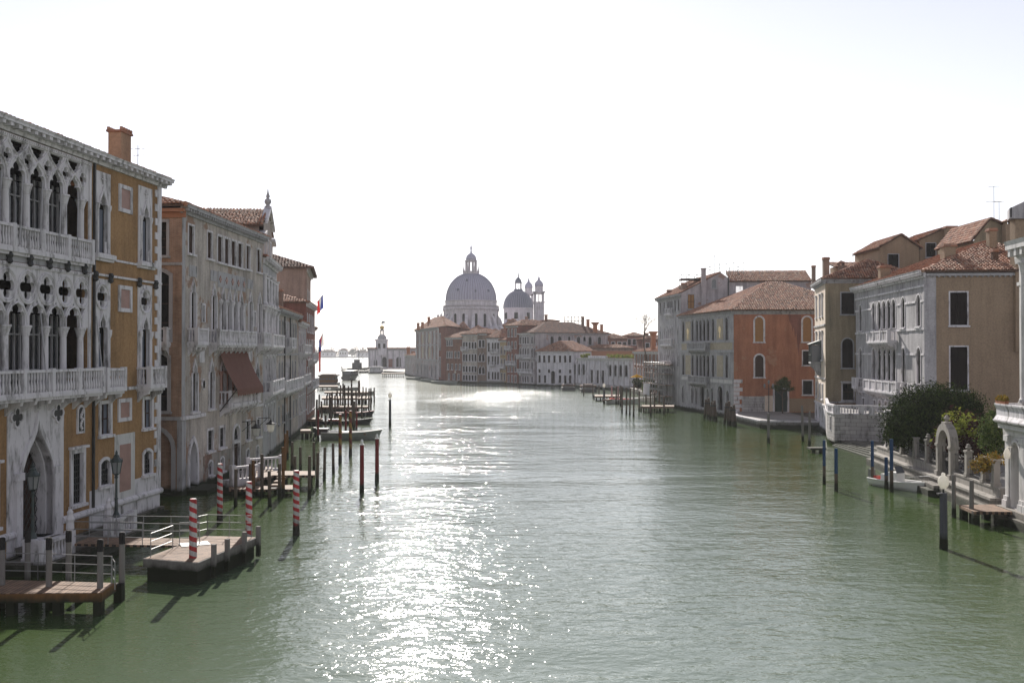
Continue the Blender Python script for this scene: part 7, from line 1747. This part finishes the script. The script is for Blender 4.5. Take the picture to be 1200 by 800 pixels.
r = thing('jetty', 'sunlit plank landing on stone stubs beside the white palace steps', 'jetty', (27.8, 58.5, 0)); mb = MB(); planks_deck(mb, [q[1], q[2], q[3], q[0]], .68, .85); mb.build('deck', 'planks', r)
for x, y in ((26.9, 57.9), (27.0, 59.6), (28.2, 57.7), (28.3, 59.6)): mb = MB(); mb.obox((x, y), .36, .36, -1.2, .68); mb.build('pile', 'quay_stone', r)
pole(941, 475, 517, 'pale grey pole off the small quay, left of two', .14, 'pole_grey'); pole(948.5, 482, 522.5, 'pale grey pole off the small quay, right of two', .14, 'pole_grey'); pole(900.6, 483.5, 519, 'pale grey pole in the water in front of the small quay lamp', .16, 'pole_grey')
x, y = W(957, 524, .5); mb = MB(); mb.obox((x, y), 1.6, 1.2, .3, .5); mb.obox((x - .3, y), .3, .3, -1, .3); mb.obox((x + .4, y), .3, .3, -1, .3); o = mb.build('water_step', 'quay_stone', None, base=(x, y, 0)); tag(o, 'small stone mooring step at the foot of the cream house', 'steps')
def bundle(u, vt, vb, label):
    x, y = W(u, vb); h = at(u, vt, y)[2]; r = thing('pile_cluster', label, 'piles', (x, y, 0), 'bundled timber piles before the mosaic palace')
    for k in range(3):
        a = 2 * PI * k / 3 + .4; mb = MB(); mb.tube((x + .6 * math.cos(a), y + .6 * math.sin(a), -1), (x + .2 * math.cos(a), y + .2 * math.sin(a), h * (1 - .07 * k)), .19, .17, 8); mb.build('pile', 'pole_wood', r)
    mb = MB(); mb.lathe([(.46, h * .72), (.46, h * .78)], (x, y, 0), 12); mb.build('band', 'iron', r)
bundle(829, 466, 491, 'bundle of dark timber piles by the wide arch of the mosaic palace'); bundle(836, 469, 493, 'bundle of dark timber piles just right of the first bundle'); bundle(853, 470, 498, 'bundle of dark timber piles at the corner of the red wall'); bundle(858.5, 474, 499, 'rightmost bundle of dark timber piles near the quay corner')
G = 'thin poles off the single storey palace and the scaffold'
rp = ((684, 449, 464), (695, 450, 466), (702, 452, 464), (722, 453, 474), (727, 451.5, 476), (729, 453, 484), (734, 454, 485), (738, 455, 486.5), (742.5, 450, 488), (749, 458, 482), (757, 462, 480), (762.5, 457, 488), (767, 460, 483), (773, 458, 481), (778, 465, 486))
for i, (u, vt, vb) in enumerate(rp): pole(u, vt, vb, 'thin dark pole, ' + ordw[i] + ' from the left before the low white palace and scaffold', .14, 'pole_wood', None, G, n=7)
pole(717, 452, 472, 'thin red and white striped pole, left of two, off the low white palace', .16, 'stripe_red', None, G, (0, 0)); pole(724.5, 452, 473, 'thin red and white striped pole, right of two, off the low white palace', .16, 'stripe_red', None, G, (0, 0))
pole(708, 455, 473, 'channel post with a white lantern off the low white palace', .2, 'pole_iron', None, None, name='channel_post', lamp=True); pole(533.5, 438, 449.5, 'pale channel post with a lantern below the dome', .2, 'pole_grey', None, None, name='channel_post', lamp=True); pole(609, 441, 452, 'pale channel post before the grey gothic house', .2, 'pole_grey', None, None, name='channel_post', lamp=True)
jetty(697, 728, 464, 1.0, 1.8, 'pale jetty before the low white palace', 4); jetty(752, 790, 476, 1.0, 1.6, 'plank jetty below the white tarpaulin', 4)
a = W(709, 468, .9); mb = MB(); Fac(a, (a[0] + 4.5, a[1] + 7)).box(mb, 0, 8, .7, .9, -.5, .5); o = mb.build('gangway', 'planks', None, base=(*a, 0)); tag(o, 'slanting pale gangway beside the jetty of the low white palace', 'gangway')
def cover(r):
    mb = MB(); vs = []
    for i in range(7):
        t = i / 6; x = -2.4 + 4.6 * t
        for j in range(5): a = PI * j / 4; vs.append((x, math.cos(a) * .8 * (1 - .5 * t * t), .6 + math.sin(a) * .5 * (1 - .4 * t)))
    mb.add(vs, [(i * 5 + j, i * 5 + j + 1, i * 5 + j + 6, i * 5 + j + 5) for i in range(6) for j in range(4)]); mb.build('cover', 'red_cloth', r)
x, y = W(730, 473); hull('covered_boat', 'white motorboat under a red cover among the poles on the right', 'boat', x, y + 1, .15, 6.6, 2.1, .95, ('white_paint', 'tarp_white', 'white_paint'), .3, .06, cover)
x, y = W(748, 471); hull('moored_boat', 'white boat with a cream cover behind the red covered one', 'boat', x, y + 2, .1, 7, 2.2, .9, ('white_paint', 'tarp_white', 'white_paint'), .3, .06)
def station(u0, u1, v, vt, lab, mat, Ld=6, lit=False, name='landing_shelter', group=None):
    a, c = W(u0, v), W(u1, v); zt = at(u0, vt, a[1])[2]; r = thing(name, lab, 'landing stage', ((a[0] + c[0]) / 2, a[1] + Ld / 2, 0), group); F = Fac(a, c); L = F.L
    mb = MB(); F.box(mb, -.5, L + .5, -.5, .8, -Ld - .5, .5); mb.build('float', 'boat_dark', r)
    mb = MB(); F.box(mb, 0, L, .8, 1.8, -Ld, -.0); mb.build('lower_wall', mat, r)
    mb = MB(); F.box(mb, .1, L - .1, 1.8, zt - .6, -Ld + .1, -.1); mb.build('glazing', 'glass_pale', r)
    mb = MB()
    for k in range(6): s_ = L * k / 5; F.box(mb, max(0, s_ - .15), min(L, s_ + .15), 1.8, zt - .6, -.1, .02)
    F.box(mb, 0, L, zt - 1.1, zt - .6, -.09, .03); mb.build('mullion', mat, r)
    mb = MB(); F.box(mb, -.4, L + .4, zt - .6, zt - .25, -Ld - .4, .4); F.box(mb, .4, L - .4, zt - .25, zt, -Ld + .4, -.4); mb.build('roof', 'roof_bed' if mat != 'white_wall' else 'stone_grey', r)
station(374, 392, 451.5, 438.5, 'brown floating waterbus shelter with a band of windows by the left bank', 'pole_rust', 6)
station(433, 446, 437.6, 429.5, 'white floating waterbus stop at the customs point', 'white_wall', 8)
station(683, 697, 459.5, 450.5, 'pale green floating shelter before the white three storey house', 'palazzo_grey', 5)
station(661, 672, 457.5, 449.5, 'small pale shelter left of the pale green one', 'palazzo_grey', 4)
jetty(447, 474, 437.3, 1.5, .5, 'sunlit pale boarding platform in front of the customs house', 6)
for u, v, L, Wd, H, lab, mats in ((407.5, 445.5, 15, 4.2, 1.4, 'dark waterbus seen from behind on the far bright water', ('boat_dark', 'boat_grey', 'white_paint')),):
    x, y = W(u, v)
    def wb(r):
        mb = MB(); mb.box(-5.5, 4.5, -1.7, 1.7, 1.2, 3.1); c = mb.build('cabin', 'boat_dark', r)
        mb = MB(); mb.box(-5.7, 4.8, -1.9, 1.9, 3.1, 3.35); mb.build('cabin_roof', 'boat_grey', r)
        mb = MB()
        for i in range(6): mb.box(-5.1 + 1.6 * i, -4.1 + 1.6 * i, -1.74, 1.74, 2.0, 2.9)
        mb.box(-5.54, -5.45, -1.3, 1.3, 2.0, 2.9); mb.build('window', 'glass_pale', c)
    hull('waterbus', lab, 'boat', x, y + 6, 1.5, L, Wd, H, mats, .25, .1, wb, None, .85)
x, y = W(420, 434.5)
def tug(r):
    mb = MB(); mb.box(-3, 2, -1.3, 1.3, 1.2, 4.4); mb.box(-2, 1, -1, 1, 4.4, 6.0); mb.build('wheelhouse', 'boat_dark', r); mb = MB(); mb.tube((.5, 0, 4), (.5, 0, 17.5), .16, .09, 6); mb.tube((.5, 0, 10), (3.5, 0, 5), .05, None, 4); mb.build('mast', 'iron', r)
hull('tug_boat', 'dark boat with one tall mast moored at the tip of the point', 'boat', x, y - 2, .2, 11, 3.6, 1.6, ('boat_dark', 'boat_grey', 'boat_grey'), .4, .08, tug)
for i, (u, v, L) in enumerate(((424.5, 435.8, 7), (428, 436.8, 6), (407, 434.6, 6))): x, y = W(u, v); hull('moored_boat', ['dark small boat just right of the masted boat', 'dark small boat between the masted boat and the white waterbus stop', 'dark small boat at the very tip of the point'][i], 'boat', x, y - 1, .4, L, 2, 1.0, ('boat_dark', 'boat_grey', 'boat_grey'), .4, .08)
for i, (u, v) in enumerate(((485, 444.6), (503, 447), (516, 449.2), (527, 449.6))): x, y = W(u, v); hull('moored_boat', 'low pale boat, ' + ordw[i] + ' from the left under the painted palace', 'boat', x, y - 1.5, -.9, 8, 2, .9, ('boat_grey', 'tarp_white', 'white_paint'), .3, .08, None, 'low boats under the painted palace')
# ---- flags and the red cloth on the left row
def flag(p0, p1, wd, drop, stripes, label, name='flag'):
    p0, p1 = Vector(p0), Vector(p1); r = thing(name, label, 'flag', p0, 'flags on the left row'); mb = MB(); mb.tube(p0, p1, .05, .035, 6); mb.build('flagpole', 'white_paint', r)
    n = 9; nz = 8; k = len(stripes); d = (p1 - p0).normalized()
    vs = []; mb = MB()
    for i in range(n + 1):
        t = i / n
        for j in range(nz + 1):
            z = j / nz; b0 = p1 - d * (wd * (1 - .0) * t); sw = math.sin(t * 9 + z * 2) * .12 * z; g = 1 - .12 * z
            q = p1 - d * wd * .5 + (b0 - (p1 - d * wd * .5)) * g; vs.append((q.x + sw, q.y + sw * .7, b0.z * (1 - z) + (q.z - drop) * z + (0 if z < .99 else .1 * math.sin(i * 2))))
    for i in range(n):
        for j in range(nz): mb.add([vs[i * (nz + 1) + j], vs[i * (nz + 1) + j + 1], vs[(i + 1) * (nz + 1) + j + 1], vs[(i + 1) * (nz + 1) + j]], [(0, 1, 2, 3)], min(k - 1, i * k // n))
    mb.build('cloth', stripes, r)
fl = at(367, 360, 150); fh = at(378.5, 345, 147); flag(fl, fh, 2.3, 2.0, ['flag_blue', 'flag_white', 'flag_red'], 'blue white and red flag hanging from the upper pole of the red house')
fl = at(369, 409, 150); fh = at(379, 389, 147); flag(fl, fh, 2.3, 1.9, ['flag_white', 'flag_red', 'flag_blue'], 'red and pale flag on the lower tilted pole of the red house')
mb = MB(); a = at(366.5, 396, 150); c = at(374, 408, 149); n = 8; vs = []
for i in range(n + 1):
    t = i / n
    for j in range(9): z = j / 8; vs.append((a[0] + .4 + (c[0] - a[0]) * (.25 + .6 * t), a[1] + 1.2 - 2.2 * t, a[2] - 1.0 * t - (5.2 - 1.2 * t) * z + .12 * math.sin(i * 2 + j)))
mb.add(vs, [(i * 9 + j, i * 9 + j + 1, (i + 1) * 9 + j + 1, (i + 1) * 9 + j) for i in range(n) for j in range(8)])
o = mb.build('banner', 'red_cloth', None, base=(a[0], a[1], a[2] - 5)); tag(o, 'long bright red cloth hanging at the corner of the red house', 'banner')
# ---- haze over the lagoon
hm = bpy.data.materials.new('haze_air'); hm.use_nodes = True; nt = hm.node_tree; nt.nodes.remove(nt.nodes['Principled BSDF'])
pv = nt.nodes.new('ShaderNodeVolumePrincipled'); pv.inputs['Color'].default_value = (.93, .94, .97, 1); pv.inputs['Density'].default_value = .00014; pv.inputs['Anisotropy'].default_value = .25
nt.links.new(pv.outputs[0], nt.nodes['Material Output'].inputs['Volume']); M['haze_air'] = hm
mb = MB(); mb.box(-2400, 2400, -80, 3400, -3, 68); o = mb.build('haze', 'haze_air'); o['kind'] = 'stuff'
